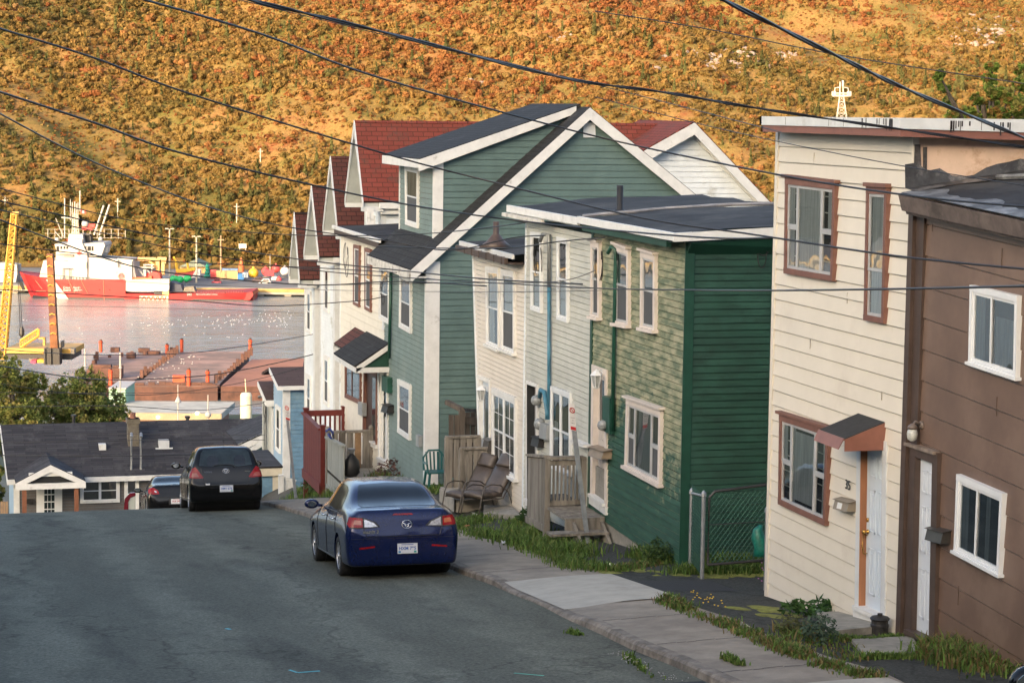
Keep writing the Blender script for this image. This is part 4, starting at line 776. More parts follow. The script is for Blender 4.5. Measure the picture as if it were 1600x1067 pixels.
CY_=DYh+1.9; c0=V(onY(200,655,CY_)); c1=V(onY(217,655,CY_)); zt_=c0.z; m=MB(); m.b2((c0.x,CY_,zE+.4),(c1.x,CY_+.6,zt_)); m.b2((c0.x-.05,CY_-.05,zt_-.2),(c1.x+.05,CY_+.65,zt_)); m.build('chimney',pm('rendered_chimney',(.13,.115,.09),.9,.3,4,(.08,.07,.05),.3,2,bump=.5,bsc=20),H)
cx=(c0.x+c1.x)/2; m=MB(); m.lathe((cx,CY_+.3,zt_),[(.13,0),(.12,.25)],10); m.build('chimney_pot',pm('clay_pot',(.2,.09,.06),.7,.2),H)
for (x,y,w) in ((160,698,.5),(256,692,.75)):
    sy=DYh+1.8; p=V(onY(x,y,sy)); m=MB(); m.b2((p.x-w/2*.6,sy-.1,p.z-.2),(p.x+w/2*.6,sy+.3,p.z+.12)); m.b2((p.x-w*.5,sy-.15,p.z-.25),(p.x+w*.5,sy+.3,p.z-.2)); m.build('roof_vent',whm,H)
for x in (205,220):
    a=V(onY(x,681,DYh+.4)); b=V(onY(x,738,DYh+.4)); m=MB(); m.tube([b,a,a+Vector((0,-.1,.12)),a+Vector((0,-.25,.0))],.06,8); m.lathe(b,[(.22,0),(.1,.08)],10); m.build('service_mast',metalg,H)
for (x,y) in ((115,653),(293,655)):
    p=V(onY(x,y,yr+.3)); m=MB(); m.lathe(p+Vector((0,0,-.35)),[(.07,0),(.07,.4),(.12,.4),(.12,.5)],8); m.build('vent_pipe',black,H)
p0_=V(onY(378,694,90)); # neighbour with white gable roof at right
H=thing('gabled_outbuilding','small green gabled building with white rake boards between bungalow and blue garage','building',(p0_.x+2,90,42))
a=V(onY(372,694,90)); b=V(onY(418,673,90)); c=V(onY(418,700,90)); m=MB(); m.hexa([a,b,b-Vector((0,0,.35)),a-Vector((0,0,.35))],[p+Vector((0,.06,0)) for p in (a,b,b-Vector((0,0,.35)),a-Vector((0,0,.35)))]); a2=V(onY(385,703,89.8)); b2=V(onY(420,684,89.8)); m.hexa([a2,b2,b2-Vector((0,0,.22)),a2-Vector((0,0,.22))],[p+Vector((0,.06,0)) for p in (a2,b2,b2-Vector((0,0,.22)),a2-Vector((0,0,.22)))]); m.build('rake_board',whm,H)
sl_=(b.z-a.z)/(b.x-a.x); apx=b.x+.6; apz=a.z+sl_*(apx-a.x)
m=MB(); m.poly([(a.x+.1,90.1,a.z-.3),(apx,90.1,apz-.3),(2*apx-a.x-.1,90.1,a.z-.3),(2*apx-a.x-.1,90.1,42),(a.x+.1,90.1,42)]); m.build('gable_wall',tealS,H)
slab(H,'roof',[(a.x,90,a.z),(apx,90,apz),(apx,93.9,apz),(a.x,93.9,a.z)],shG,.06); slab(H,'roof',[(2*apx-a.x,90,a.z),(apx,90,apz),(apx,93.9,apz),(2*apx-a.x,93.9,a.z)],shG,.06)
H=thing('board_fence','light brown board fence at left end of the bungalow','fence',(A_.x-1,DYh+.5,zE-4)); 
for k in range(4): m=MB(); q=QY([(0+k*4-3,783),(3.4+k*4-3,783),(3.4+k*4-3,830),(0+k*4-3,830)],DYh+.5); m.qbox(q,0,0,1,1,NY,0,.04); m.build('board',pm('new_wood',(.3,.2,.12),.8,.15),H)
# ================= street, pavement, yards
ROADX0=-9.
def kx(Y): return 8.0+.03*math.sin(Y*.7)+.015*math.sin(Y*2.3)
def asphalt(name,col,dk,streaky=True):
    m=bpy.data.materials.new(name); m.use_nodes=True; nt=m.node_tree; N=nt.nodes; L=nt.links; bs=N['Principled BSDF']; bs.inputs['Roughness'].default_value=.9; bs.inputs['Specular IOR Level'].default_value=.15
    g=N.new('ShaderNodeNewGeometry'); mp=N.new('ShaderNodeMapping'); L.new(g.outputs[0],mp.inputs[0]); mp.inputs['Scale'].default_value=(1,.22,.22)
    def noise(sc_,det,src,ro=.6):
        n=N.new('ShaderNodeTexNoise'); n.inputs['Scale'].default_value=sc_; n.inputs['Detail'].default_value=det; n.inputs['Roughness'].default_value=ro; L.new(src,n.inputs[0]); return n
    def ramp(src,p0,c0,p1,c1):
        r=N.new('ShaderNodeValToRGB'); e=r.color_ramp.elements; e[0].position=p0; e[0].color=(*c0,1); e[1].position=p1; e[1].color=(*c1,1); L.new(src,r.inputs[0]); return r
    a=ramp(noise(1.3,8,mp.outputs[0],.7).outputs[0],.34,[c*.85 for c in col],.66,[c*1.13 for c in col])
    pt=ramp(noise(.45,5,mp.outputs[0],.7).outputs[0],.56,(0,0,0),.68,(1,1,1))
    mx=N.new('ShaderNodeMix'); mx.data_type='RGBA'; L.new(pt.outputs[0],mx.inputs[0]); L.new(a.outputs[0],mx.inputs[6]); mx.inputs[7].default_value=(*dk,1)
    fine=ramp(noise(22,5,g.outputs[0],.85).outputs[0],.34,(.5,.5,.5),.66,(1.5,1.5,1.48))
    mu=N.new('ShaderNodeMix'); mu.data_type='RGBA'; mu.blend_type='MULTIPLY'; mu.inputs[0].default_value=1; L.new(mx.outputs[2],mu.inputs[6]); L.new(fine.outputs[0],mu.inputs[7])
    # cracks
    dn=noise(1.2,3,g.outputs[0]); ad=N.new('ShaderNodeVectorMath'); ad.operation='MULTIPLY_ADD'; L.new(dn.outputs[1],ad.inputs[0]); ad.inputs[1].default_value=(1.6,1.6,0); L.new(mp.outputs[0],ad.inputs[2])
    vo=N.new('ShaderNodeTexVoronoi'); vo.feature='DISTANCE_TO_EDGE'; vo.inputs['Scale'].default_value=.28; L.new(ad.outputs[0],vo.inputs[0])
    cr=ramp(vo.outputs[0],.001,(.66,.66,.66),.016,(1,1,1)); m2=N.new('ShaderNodeMix'); m2.data_type='RGBA'; m2.blend_type='MULTIPLY'; m2.inputs[0].default_value=1; L.new(mu.outputs[2],m2.inputs[6]); L.new(cr.outputs[0],m2.inputs[7])
    if name=='road_asphalt':
        sp=N.new('ShaderNodeSeparateXYZ'); L.new(ad.outputs[0],sp.inputs[0]); sn=N.new('ShaderNodeMath'); sn.operation='MULTIPLY_ADD'; sn.inputs[1].default_value=3.3; sn.inputs[2].default_value=.8; L.new(sp.outputs[0],sn.inputs[0]); s2=N.new('ShaderNodeMath'); s2.operation='SINE'; L.new(sn.outputs[0],s2.inputs[0])
        tr=ramp(s2.outputs[0],.0,(.9,.9,.9),1.0,(1.15,1.15,1.14)); st=ramp(noise(.8,4,mp.outputs[0],.55).outputs[0],.60,(1,1,1),.67,(.78,.78,.8))
        m3=N.new('ShaderNodeMix'); m3.data_type='RGBA'; m3.blend_type='MULTIPLY'; m3.inputs[0].default_value=1; L.new(m2.outputs[2],m3.inputs[6]); L.new(tr.outputs[0],m3.inputs[7]); m4=N.new('ShaderNodeMix'); m4.data_type='RGBA'; m4.blend_type='MULTIPLY'; m4.inputs[0].default_value=1; L.new(m3.outputs[2],m4.inputs[6]); L.new(st.outputs[0],m4.inputs[7]); m2=m4
    L.new(m2.outputs[2],bs.inputs['Base Color'])
    b=N.new('ShaderNodeBump'); b.inputs['Strength'].default_value=.5; b.inputs['Distance'].default_value=.006; L.new(noise(90,3,g.outputs[0],.7).outputs[0],b.inputs['Height']); L.new(b.outputs[0],bs.inputs['Normal']); return m
asp=asphalt('road_asphalt',(.122,.128,.106),(.104,.108,.09)); aspd=asphalt('driveway_asphalt',(.045,.05,.052),(.075,.078,.07))
def gridmesh(name,xs,ys,f,mat,kind='structure',label=None):
    m=MB(); nx=len(xs) if not callable(xs) else None
    rows=[[(x,y,f(x,y)) for x in (xs(y) if callable(xs) else xs)] for y in ys]; nx=len(rows[0])
    m.v=[p for r in rows for p in r]; m.f=[(i*nx+j,i*nx+j+1,(i+1)*nx+j+1,(i+1)*nx+j) for i in range(len(ys)-1) for j in range(nx-1)]
    o=m.build(name,mat,None,True,fix=False); return tag(o,label,None,None,kind)
YS=[-20+i*1.0 for i in range(22)]+[2+i*.5 for i in range(200)]+[102+i*3 for i in range(107)]
gridmesh('road',lambda y:[-2.5,-1,0,2,4,6,7,kx(y)],YS,lambda x,y:prof(y)+(.02*(8-x)/8 if x<8 else 0),asp)
conc=pm('sidewalk_concrete',(.25,.22,.18),.9,.16,2.2,(.18,.155,.13),.35,.8,bump=.5,bsc=70); concL=pm('new_sidewalk_concrete',(.38,.36,.31),.9,.08,3,(.32,.3,.26),.2,1.1,bump=.3,bsc=80); conck=pm('kerb_concrete',(.21,.185,.155),.9,.25,5,(.11,.095,.08),.4,3,bump=.8,bsc=25)
ys=[0+i*.08 for i in range(int(98/.08))]; rk=random.Random(2); nz=[rk.uniform(-1,1) for _ in range(len(ys)+40)]
def ke(i): 
    v=(nz[i]+nz[i+1]+nz[i+2]+nz[i+3])/4; c=sum(nz[(i//6+k)%len(nz)] for k in range(5))/5; return .03*v+.05*max(0,c)*2
def walkx(y): 
    return 9.62+.05*math.sin(y*1.3)+.03*math.sin(y*3.1)
dip=lambda y:.5-.0
kh=lambda y:.10-.06*(smooth((y-25.8)/1.2)*(1-smooth((y-29.6)/1.2)))
m=MB(); n=0
for i,y in enumerate(ys):
    k=ke(i); z=prof(y)+kh(y); m.v+=[(kx(y)-.01,y,prof(y)-.05),(kx(y)+.002+abs(k)*.5,y,z-.022-abs(k)*.4),(kx(y)+.022+abs(k),y,z-.003),(kx(y)+.18,y,z+.001)]
for i in range(len(ys)-1):
    for j in range(3): m.f.append((i*4+j,i*4+j+1,(i+1)*4+j+1,(i+1)*4+j))
tag(m.build('kerb',conck,None,False,False),'broken grey concrete kerb along the street',None,None,'structure')
gridmesh('sidewalk',lambda y:[kx(y)+.17,kx(y)+.8,walkx(y)],[i*.25 for i in range(392)],lambda x,y:prof(y)+kh(y)*(1-smooth((x-8)/1.2))+.13*smooth((x-8)/1.2),conc)
# joints
m=MB()
for y in [19.3,21.4,23.5,25.6,31.5,34,37,40,43,46,49]:
    for k in range(12):
        xa=8.15+k*.12; ya=y+.02*math.sin(k*1.7); z=lambda x,yy:prof(yy)+kh(yy)*(1-smooth((x-8)/1.2))+.13*smooth((x-8)/1.2)+.004
        m.poly([(xa,ya,z(xa,ya)),(xa+.12,ya+.005,z(xa+.12,ya)),(xa+.12,ya+.02,z(xa+.12,ya)),(xa,ya+.017,z(xa,ya))])
tag(m.build('sidewalk_joints',pm('joint_dark',(.05,.045,.04),.9,.3),None,False,False),None,None,None,'structure')
SW=lambda x,yy:prof(yy)+kh(yy)*(1-smooth((x-8)/1.2))+.13*smooth((x-8)/1.2)
def patch(name,ya,yb,x0,x1,mat,dz=.005):
    gridmesh(name,[x0+(x1-x0)*i/6 for i in range(7)],[ya+(yb-ya)*i/8 for i in range(9)],lambda x,y:SW(x,y)+dz,mat)
patch('sidewalk_slab',27.2,30.3,8.12,9.75,concL); patch('sidewalk_slab',15,20.4,8.12,9.6,concL)
def yardmat():
    m=asphalt('yard_ground',(.05,.053,.05),(.085,.08,.068)); return m
ym=yardmat()
gridmesh('yard_ground',lambda y:[walkx(y)-.05,9.9,10.2,10.6,11,11.4,13,16,22,40],[i*.5 for i in range(0,190)],lambda x,y:gz(x,y)-.006*(x<9.7),ym)
gridmesh('far_hillside_ground',[-60,-40,-20,-9.2,-4.4],YS,lambda x,y:prof(y)-.02,pm('dry_grass_ground',(.07,.075,.03),.9,.3,1.5))
gridmesh('slope_ground',[-200,-100,-30,0,12,30,60,120,220],[94+i*6 for i in range(55)],lambda x,y:prof(y)-.4-.15*smooth((y-94)/5)*3,pm('slope_grass',(.06,.07,.03),.9,.3,1.5))
gridmesh('asphalt_patch',lambda y:[x for x in (4.2,5,6,7,8-.02)],[14+i*.5 for i in range(16)],lambda x,y:prof(y)+.02*(8-x)/8+.004,pm('new_asphalt',(.02,.021,.023),.85,.2,30,bump=.5,bsc=90))
gridmesh('driveway_patch',lambda y:[9.6,10,10.5,10.9],[28+i*.25 for i in range(6)],lambda x,y:gz(x,y)+.004,pm('new_asphalt',(.02,.021,.023)))
# paint marks & litter on the road
def mark(name,pts,w,mat):
    m=MB(); P=[onG(x,y,lambda X,Y:prof(Y)+.02*(8-X)/8) for x,y in pts]
    for a,b in zip(P[:-1],P[1:]):
        d=(b-a).normalized(); s=Vector((d.y,-d.x,0))*w/2; m.poly([a-s+Vector((0,0,.006)),a+s+Vector((0,0,.006)),b+s+Vector((0,0,.006)),b-s+Vector((0,0,.006))])
    return tag(m.build(name,mat,None,False,False),None,None,None,'structure')
cy=pm('cyan_survey_paint',(.08,.4,.45),.7,.2); mark('paint_mark',[(353,982),(360,984)],.05,cy); mark('paint_mark',[(452,1047),(465,1051),(500,1049)],.035,cy)
mark('paint_mark',[(803,1053),(850,1056)],.03,pm('green_survey_paint',(.1,.4,.3),.7,.2))
# unseen ridge added behind the camera, its height set to shade the street
m=MB(); hh=[]; D0=[-12,-60,-120,-200,-300,-400,-500,-700,-900]; HB=CZ+26+400/math.cos(math.radians(SUN_AZ))*math.tan(math.radians(SUN_EL)); Zs=[58,70,90,120,145,HB,HB*.97,HB*.9,80]
Ss=[-900,-700,-500,-350,-200,-100,0,100,200,350,500,700,900]
rb=random.Random(12)
for d,z in zip(D0,Zs):
    for s in Ss: m.v.append(DS(d,s+ (0 if abs(s)<900 else 0),z-(abs(s)/900)**2*4+rb.uniform(-1.0,1.0)*(1 if d<-100 else 0)))
m.f=[(i*13+j,i*13+j+1,(i+1)*13+j+1,(i+1)*13+j) for i in range(len(D0)-1) for j in range(12)]
tag(m.build('shade_ridge_behind',pm('shade_ridge_ground',(.08,.08,.04),.95,.3,.05),None,True,False),None,None,None,'structure')
# ================= cars
def catm(P,t):
    n=len(P)-1; t=max(0,min(n-1e-6,t)); i=int(t); f=t-i; p=lambda k:np.array(P[max(0,min(n,k))],float)
    a,b,c,d=p(i-1),p(i),p(i+1),p(i+2); return .5*((2*b)+(-a+c)*f+(2*a-5*b+4*c-d)*f*f+(-a+3*b-3*c+d)*f**3)
def carbody(name,secs,mat,root,arches,rw,L,nx=64,nr=7):
    """secs: y,[half-section points (x,z) bottom->roof centre]; loft with catmull-rom"""
    ys=[s[0] for s in secs]; K=len(secs[0][1]); rings=[]
    for i in range(nx+1):
        t=i/nx*(len(secs)-1); y=float(catm([[v] for v in ys],t)[0]); ctl=[catm([s[1][k] for s in secs],t) for k in range(K)]
        half=[catm(ctl,j/nr) for j in range((K-1)*nr+1)]
        pts=[(p[0],y,p[1]) for p in half]+[(-p[0],y,p[1]) for p in half[-2::-1]]
        rings.append(pts)
    m=MB(); n=len(rings[0])
    for r in rings: m.v+=[(max(x,0.0) if j<n//2 else min(x,0.0) if j>n//2 else 0.,y,z) for j,(x,y,z) in enumerate(r)]
    for i in range(nx):
        for j in range(n-1): m.f.append((i*n+j,i*n+j+1,(i+1)*n+j+1,(i+1)*n+j))
        m.f.append((i*n+n-1,i*n,(i+1)*n,(i+1)*n+n-1))
    m.f.append(tuple(range(n))[::-1]); m.f.append(tuple(nx*n+k for k in range(n)))
    o=m.build('body',mat,root,True); 
    cut=MB()
    for (y,z) in arches:
        for s in (-1,1): cut.lathe((s*1.3,y,z),[(rw,0),(rw,.62)],40,(-s,0,0))
    co_=cut.build('cutter',mat,None); md=o.modifiers.new('b','BOOLEAN'); md.object=co_; md.operation='DIFFERENCE'; md.solver='EXACT'
    bpy.context.view_layer.update(); dg=bpy.context.evaluated_depsgraph_get(); me=bpy.data.meshes.new_from_object(o.evaluated_get(dg)); o.modifiers.clear(); o.data=me; bpy.data.objects.remove(co_)
    me.materials.clear(); me.materials.append(mat); me.polygons.foreach_set('material_index',[0]*len(me.polygons))
    bm=bmesh.new(); bm.from_mesh(me); bmesh.ops.remove_doubles(bm,verts=bm.verts,dist=.0005); bmesh.ops.recalc_face_normals(bm,faces=bm.faces)
    for f in bm.faces: f.smooth=True
    for e in bm.edges:
        if len(e.link_faces)==2 and e.calc_face_angle(0)>.75: e.smooth=False
    bm.to_mesh(me)
    bvh=BVHTree.FromBMesh(bm); bm.free(); return o,bvh
def project(bvh,poly,side,off,mat,name,parent,res=.03,thick=.0,smooth_=True,sx=1):
    """poly 2-D; side 'rear' (x,z)-> ray +Y from rear, 'left' (y,z)-> ray from -X, 'right'; keeps outline exactly"""
    bm=bmesh.new(); vs=[bm.verts.new((p[0],p[1],0)) for p in poly]; f=bm.faces.new(vs); bmesh.ops.triangulate(bm,faces=[f])
    for _ in range(8):
        es=[e for e in bm.edges if e.calc_length()>res]
        if not es: break
        bmesh.ops.subdivide_edges(bm,edges=es,cuts=1,use_grid_fill=False); bmesh.ops.triangulate(bm,faces=[f for f in bm.faces if len(f.verts)>3])
    for v in bm.verts:
        a,b=v.co.x,v.co.y
        o,d={'rear':((a,-9,b),(0,1,0)),'front':((a,9,b),(0,-1,0)),'left':((-9,a,b),(1,0,0)),'right':((9,a,b),(-1,0,0)),'top':((a,b,9),(0,0,-1))}[side]
        h=bvh.ray_cast(Vector(o),Vector(d))
        if h[0] is None: h=bvh.find_nearest(Vector(o)+Vector(d)*8.1); 
        n=h[1] if h[1].dot(Vector(d))<0 else -h[1]; v.co=h[0]+n*off
    bmesh.ops.recalc_face_normals(bm,faces=bm.faces)
    me=bpy.data.meshes.new(name); bm.to_mesh(me); bm.free(); me.polygons.foreach_set('use_smooth',[True]*len(me.polygons)); me.materials.append(mat)
    o=bpy.data.objects.new(name,me); COL.objects.link(o); o.parent=parent; ORG[o.name]=org(parent); return o
def seam(bvh,pts,side,mat,parent,w=.01,name='panel_gap'):
    P=[]
    for a,b in zip(pts[:-1],pts[1:]):
        k=max(1,int(math.dist(a,b)/.05))
        for i in range(k): P.append((a[0]+(b[0]-a[0])*i/k,a[1]+(b[1]-a[1])*i/k))
    P.append(pts[-1]); out=[]
    for a,b in P:
        o,d={'rear':((a,-9,b),(0,1,0)),'left':((-9,a,b),(1,0,0)),'right':((9,a,b),(-1,0,0))}[side]
        h=bvh.ray_cast(Vector(o),Vector(d))
        if h[0] is None: continue
        n=h[1] if h[1].dot(Vector(d))<0 else -h[1]; out.append(h[0]+n*.001)
    if len(out)>1: return MB().tube(out,w/2,4).build(name,mat,parent)
tyre=pm('tyre_rubber',(.016,.016,.017),.8,.15,30,obj=True); alloy=pm('silver_alloy',(.5,.51,.53),.3,.06,metal=.85,obj=True); carglass=pm('car_glass',(.006,.008,.01),.05,.05,spec=.35,obj=True)
blkpl=pm('black_plastic',(.012,.012,.013),.5,.1,obj=True); chrome=pm('chrome',(.75,.76,.78),.12,.02,metal=1,obj=True)
redl=pm('red_lamp_lens',(.24,.004,.006),.2,.2,18,spec=.3,coat=.2,obj=True); clrl=pm('clear_lamp_lens',(.42,.42,.44),.14,.35,24,spec=.7,coat=1,metal=.4,obj=True); ambl=pm('amber_lamp_lens',(.3,.07,.02),.15,.2,coat=1,obj=True)
platew=pm('plate_white',(.55,.57,.6),.4,.05,obj=True); plateb=pm('plate_blue',(.03,.09,.32),.4,.05,obj=True); plater=pm('plate_red',(.35,.03,.04),.4,.05,obj=True)
def wheel(root,x,y,r,s,w=.2,spokes=9,five=False):
    W=MB(); ax=(s,0,0); c=Vector((x,y,r)); pr=[(r*.66,-w/2),(r*.93,-w/2),(r,-w*.36),(r,w*.36),(r*.93,w/2),(r*.68,w/2),(r*.66,w*.42)]
    W.lathe(c,pr,40,ax); o=W.build('wheel',tyre,root,True)
    R=MB(); R.lathe(c+Vector((s*w*.30,0,0)),[(r*.68,-.05),(r*.68,w*.18),(r*.64,w*.18),(r*.62,0),(r*.6,-.04)],36,ax)
    for k in range(spokes):
        a=2*math.pi*k/spokes; d=Vector((0,math.cos(a),math.sin(a))); R.bar(c+Vector((s*w*.42,0,0))+d*r*.1,c+Vector((s*w*.36,0,0))+d*r*.66,.035 if spokes>7 else .055,.03,(1,0,0))
    R.lathe(c+Vector((s*w*.4,0,0)),[(r*.17,0),(r*.15,.03),(r*.05,.035)],16,ax); R.build('rim',alloy,o,False)
    B=MB(); B.lathe(c+Vector((s*w*.05,0,0)),[(r*.6,0),(r*.6,.02)],24,ax); B.build('brake_disc',pm('brake_dark',(.03,.03,.032),.5,.2),o)
def plate(root,s,c,n,w=.31,h=.155,ink=None,size=.085,mark=None):
    c=Vector(c); n=Vector(n).normalized(); r=Vector((1,0,0)); u=r.cross(n)*1; 
    if u.z<0: u=-u
    m=MB(); m.box(c+n*.004,(w,h,.008),r,u,n); o=m.build('number_plate',platew,root)
    text(o,s,size*.82,c+n*.0095,r,u,ink or plateb,'plate_characters',.0008,.002)
    m=MB(); m.box(c+n*.0095+u*h*.38,(w*.6,h*.07,.001),r,u,n); m.build('plate_legend',ink or plateb,o)
    if mark: m=MB(); m.box(c+n*.0095+r*w*.38-u*h*.33,(w*.13,h*.2,.001),r,u,n); m.build('plate_sticker',pm('sticker_teal',(.02,.25,.22),.5,.1,obj=True),o)
    if mark==2: m=MB(); m.box(c+n*.0095-r*w*.4-u*h*.33,(w*.12,h*.2,.001),r,u,n); m.build('plate_sticker',pm('sticker_blue',(.03,.2,.4),.5,.1,obj=True),o)
def mirror(root,x,y,z,s,mat):
    m=MB(); c=Vector((s*(x+.13),y,z)); m.tube([c+Vector((-s*.12,0,-.03)),c+Vector((-s*.03,0,-.02))],.025,8); N=10
    for i in range(N): pass
    m.lathe(c+Vector((0,-.03,0)),[(.055,0),(.075,.01),(.085,.05),(.07,.1),(.03,.13)],14,(0,1,0)); o=m.build('door_mirror',mat,root,True)
    for v in o.data.vertices: v.co.x=c.x+(v.co.x-c.x)*1.45; v.co.z=c.z+(v.co.z-c.z)*.95
    g=MB(); g.lathe(c+Vector((0,-.034,0)),[(.05,0),(.05,.003)],16,(0,1,0)); o2=g.build('mirror_glass',pm('mirror_face',(.3,.34,.36),.05,.02,metal=.9,obj=True),o)
    for v in o2.data.vertices: v.co.x=c.x+(v.co.x-c.x)*1.5
def place(root,X,Y,yaw=0.,zoff=0.,wb=2.6):
    z1,z2=gr(X,Y+.8),gr(X,Y+.8+wb); root.rotation_euler=(math.atan2(z2-z1,wb),0,yaw)
    root.location=(X,Y,z1-.8*(z2-z1)/wb+zoff)
gr=lambda X,Y:prof(Y)+.02*(8-X)/8
# ---- blue saloon, rear at y=0, length 4.58
def interior(root,secs_y,hw,z0,z1):
    m=MB(); 
    for (x,y) in ((-.38,secs_y+.0),(.38,secs_y)):
        m.box((x,y,z0),(.5,.14,.6)); m.lathe((x,y,z0+.32),[(.06,0),(.13,.04),(.12,.16),(.04,.2)],10)
    m.build('seat',blkpl,root)
def saloon(name,label,paint,W=.878,H=1.46,L=4.58,kind='blue'):
    R=thing(name,label,'car',(0,0,0)); k=H/1.46; w=W
    def S(y,zb,xb,xs,zs,zsh,xsh,xr,zr,zc,zmid=.5):
        return (y,[(xb*.9,zb),(xb,zb+.05),(xs,zmid),(xs,zs),(xsh,zsh),((xsh+xr)/2+.02,(zsh+zr)/2),(xr,zr),(xr*.5,zc-.008),(0,zc)])
    secs=[S(-.02,.34,w*.55,w*.74,.60,.66,w*.70,w*.5,.67,.67),S(.0,.24,w*.84,w*.90,.68,.76,w*.86,w*.62,.78,.785),S(.05,.21,w*.93,w*.97,.72,.9,w*.88,w*.68,1.01,1.03),S(.16,.20,w*.96,w*.995,.76,.95,w*.92,w*.72,1.06,1.075),
          S(.42,.2,w*.98,w,.78,.99,w*.93,w*.71,1.085,1.1),S(.72,.2,w*.98,w,.78,.995,w*.93,w*.69,1.16,1.185),S(1.1,.2,w*.98,w,.78,.985,w*.935,w*.64,1.33,1.365),S(1.5,.2,w*.98,w,.77,.975,w*.935,w*.62,1.40,1.44),
          S(2.0,.2,w*.98,w,.76,.96,w*.935,w*.62,1.415,1.46),S(2.45,.2,w*.98,w,.75,.945,w*.93,w*.61,1.38,1.425),S(2.9,.2,w*.98,w,.74,.925,w*.925,w*.62,1.18,1.22),S(3.3,.2,w*.98,w*.995,.73,.89,w*.91,w*.68,.99,1.01),
          S(3.8,.2,w*.97,w*.985,.7,.83,w*.88,w*.62,.89,.92),S(4.25,.2,w*.93,w*.94,.64,.74,w*.8,w*.5,.78,.80),S(4.5,.24,w*.78,w*.8,.55,.64,w*.66,w*.4,.67,.68),S(4.58,.34,w*.55,w*.6,.5,.56,w*.5,w*.3,.57,.575)]
    secs=[(y,[(a,b*k if b>.95 else b) for a,b in p]) for y,p in secs]
    rw=.325; body,bv=carbody(name,secs,paint,R,[(.88,.315),(3.52,.315)],rw+.035,L)
    for y in (.88,3.52):
        for s in (-1,1): wheel(R,s*(w-.115),y,rw-.01,s,.205,10)
    # wheel wells and underbody
    m=MB(); m.b2((-w*.6,.35,.19),(w*.6,4.3,.3))
    for y in (.88,3.52): m.lathe((-w*.8,y,.33),[(.36,0),(.36,w*1.6)],24,(1,0,0))
    m.build('underbody',blkpl,R)
    g=.004; rs=[(-.565,1.085),(-.60,1.115),(-.50,1.36),(-.46,1.385),(0,1.405),(.46,1.385),(.5,1.36),(.6,1.115),(.565,1.085),(0,1.095)]
    project(bv,[(x*w/.878,z*k) for x,z in rs],'rear',g,carglass,'rear_window',R,.06)
    for sd in ('left','right'):
        # windows in (y,z)
        q=[(.98,1.03),(1.28,1.30),(1.5,1.345),(1.62,1.355),(1.62,.985)]; project(bv,[(a,b*k) for a,b in q],sd,g,carglass,'quarter_window',R,.06)
        q=[(1.69,.985),(1.69,1.36),(2.05,1.365),(2.3,1.345),(2.3,.975)]
        q=[(1.36,1.0),(1.36,1.315),(1.62,1.36),(2.02,1.372),(2.02,.99)]; q2=[(2.09,.985),(2.09,1.37),(2.4,1.34),(2.7,1.2),(3.02,1.0),(3.02,.975)]; q0=[(.93,1.02),(1.1,1.19),(1.3,1.29),(1.3,1.005)]
        bpy.data.objects.remove(R.children[-1]) if False else None
        project(bv,[(a,b*k) for a,b in q],sd,g+.001,carglass,'side_window',R,.06); project(bv,[(a,b*k) for a,b in q2],sd,g,carglass,'side_window',R,.06)
        for pts in ([(1.02,.55),(1.16,.85),(1.16,1.0)],[(2.05,.28),(2.05,1.39)],[(3.02,.3),(3.05,.97)],[(1.3,.26),(3.0,.26)],[(1.0,.975),(3.05,.955)]): seam(bv,pts,sd,blkpl,R,.013)
        s=-1 if sd=='left' else 1
        for y in (1.32,2.27): m=MB(); m.tube([(s*(w+.0),y-.09,.865),(s*(w+.035),y-.06,.87),(s*(w+.035),y+.06,.87),(s*(w),y+.09,.865)],.013,6); m.build('door_handle',chrome if kind=='blue' else paint,R,True)
        mirror(R,w-.02,2.88,1.0,s,paint)
    # boot seams
    seam(bv,[(-.66,.95),(-.58,.7),(-.56,.66),(.56,.66),(.58,.7),(.66,.95)],'rear',blkpl,R,.013); seam(bv,[(-.8,.63),(.8,.63)],'rear',blkpl,R,.006)
    for s in (-1,1):
        if kind=='blue':
            o=[(.84,.86),(.80,.965),(.6,.95),(.42,.88),(.35,.805),(.5,.79),(.7,.785),(.82,.80)]
            project(bv,[(s*a,b) for a,b in o],'rear',.006,blkpl,'lamp_housing',R,.05)
            o=[(.835,.86),(.80,.955),(.62,.94),(.62,.80),(.82,.81)]; project(bv,[(s*a,b) for a,b in o],'rear',.012,redl,'tail_light',R,.04)
            o=[(.76,.85),(.74,.915),(.64,.905),(.64,.84)]; project(bv,[(s*a,b) for a,b in o],'rear',.016,ambl,'indicator',R,.04)
            o=[(.595,.93),(.45,.87),(.39,.81),(.595,.805)]; project(bv,[(s*a,b) for a,b in o],'rear',.012,clrl,'reversing_light',R,.04)
            o=[(.68,.50),(.44,.52),(.44,.495),(.68,.472)]; project(bv,[(s*a,b) for a,b in o],'rear',.006,redl,'reflector',R,.05)
        else:
            o=[(.84,.83),(.82,.93),(.68,.96),(.56,.88),(.50,.76),(.66,.75),(.82,.77)]; project(bv,[(s*a*w/.878,b) for a,b in o],'rear',.01,redl,'tail_light',R,.04)
            o=[(.63,.80),(.66,.86),(.6,.86),(.57,.80)]; project(bv,[(s*a,b) for a,b in o],'rear',.015,clrl,'reversing_light',R,.03)
    return R,bv
bluep=pm('metallic_blue_paint',(.003,.009,.055),.2,.08,6,metal=.3,spec=.35,coat=.45,obj=True)
R,bv=saloon('parked_blue_saloon','dark blue four door saloon parked at the kerb with plate HXM 795',bluep)
R['category']='car'
project(bv,[(-.16,.975),(.17,.975),(.14,1.0),(-.13,1.0)],'rear',.008,redl,'brake_light',R,.04)
h=bv.ray_cast(Vector((.06,-5,.47)),Vector((0,1,0))); plate(R,'HXM 795',h[0]+Vector((0,-.012,0)),(0,-1,.05),.31,.155,plateb,.082,2)
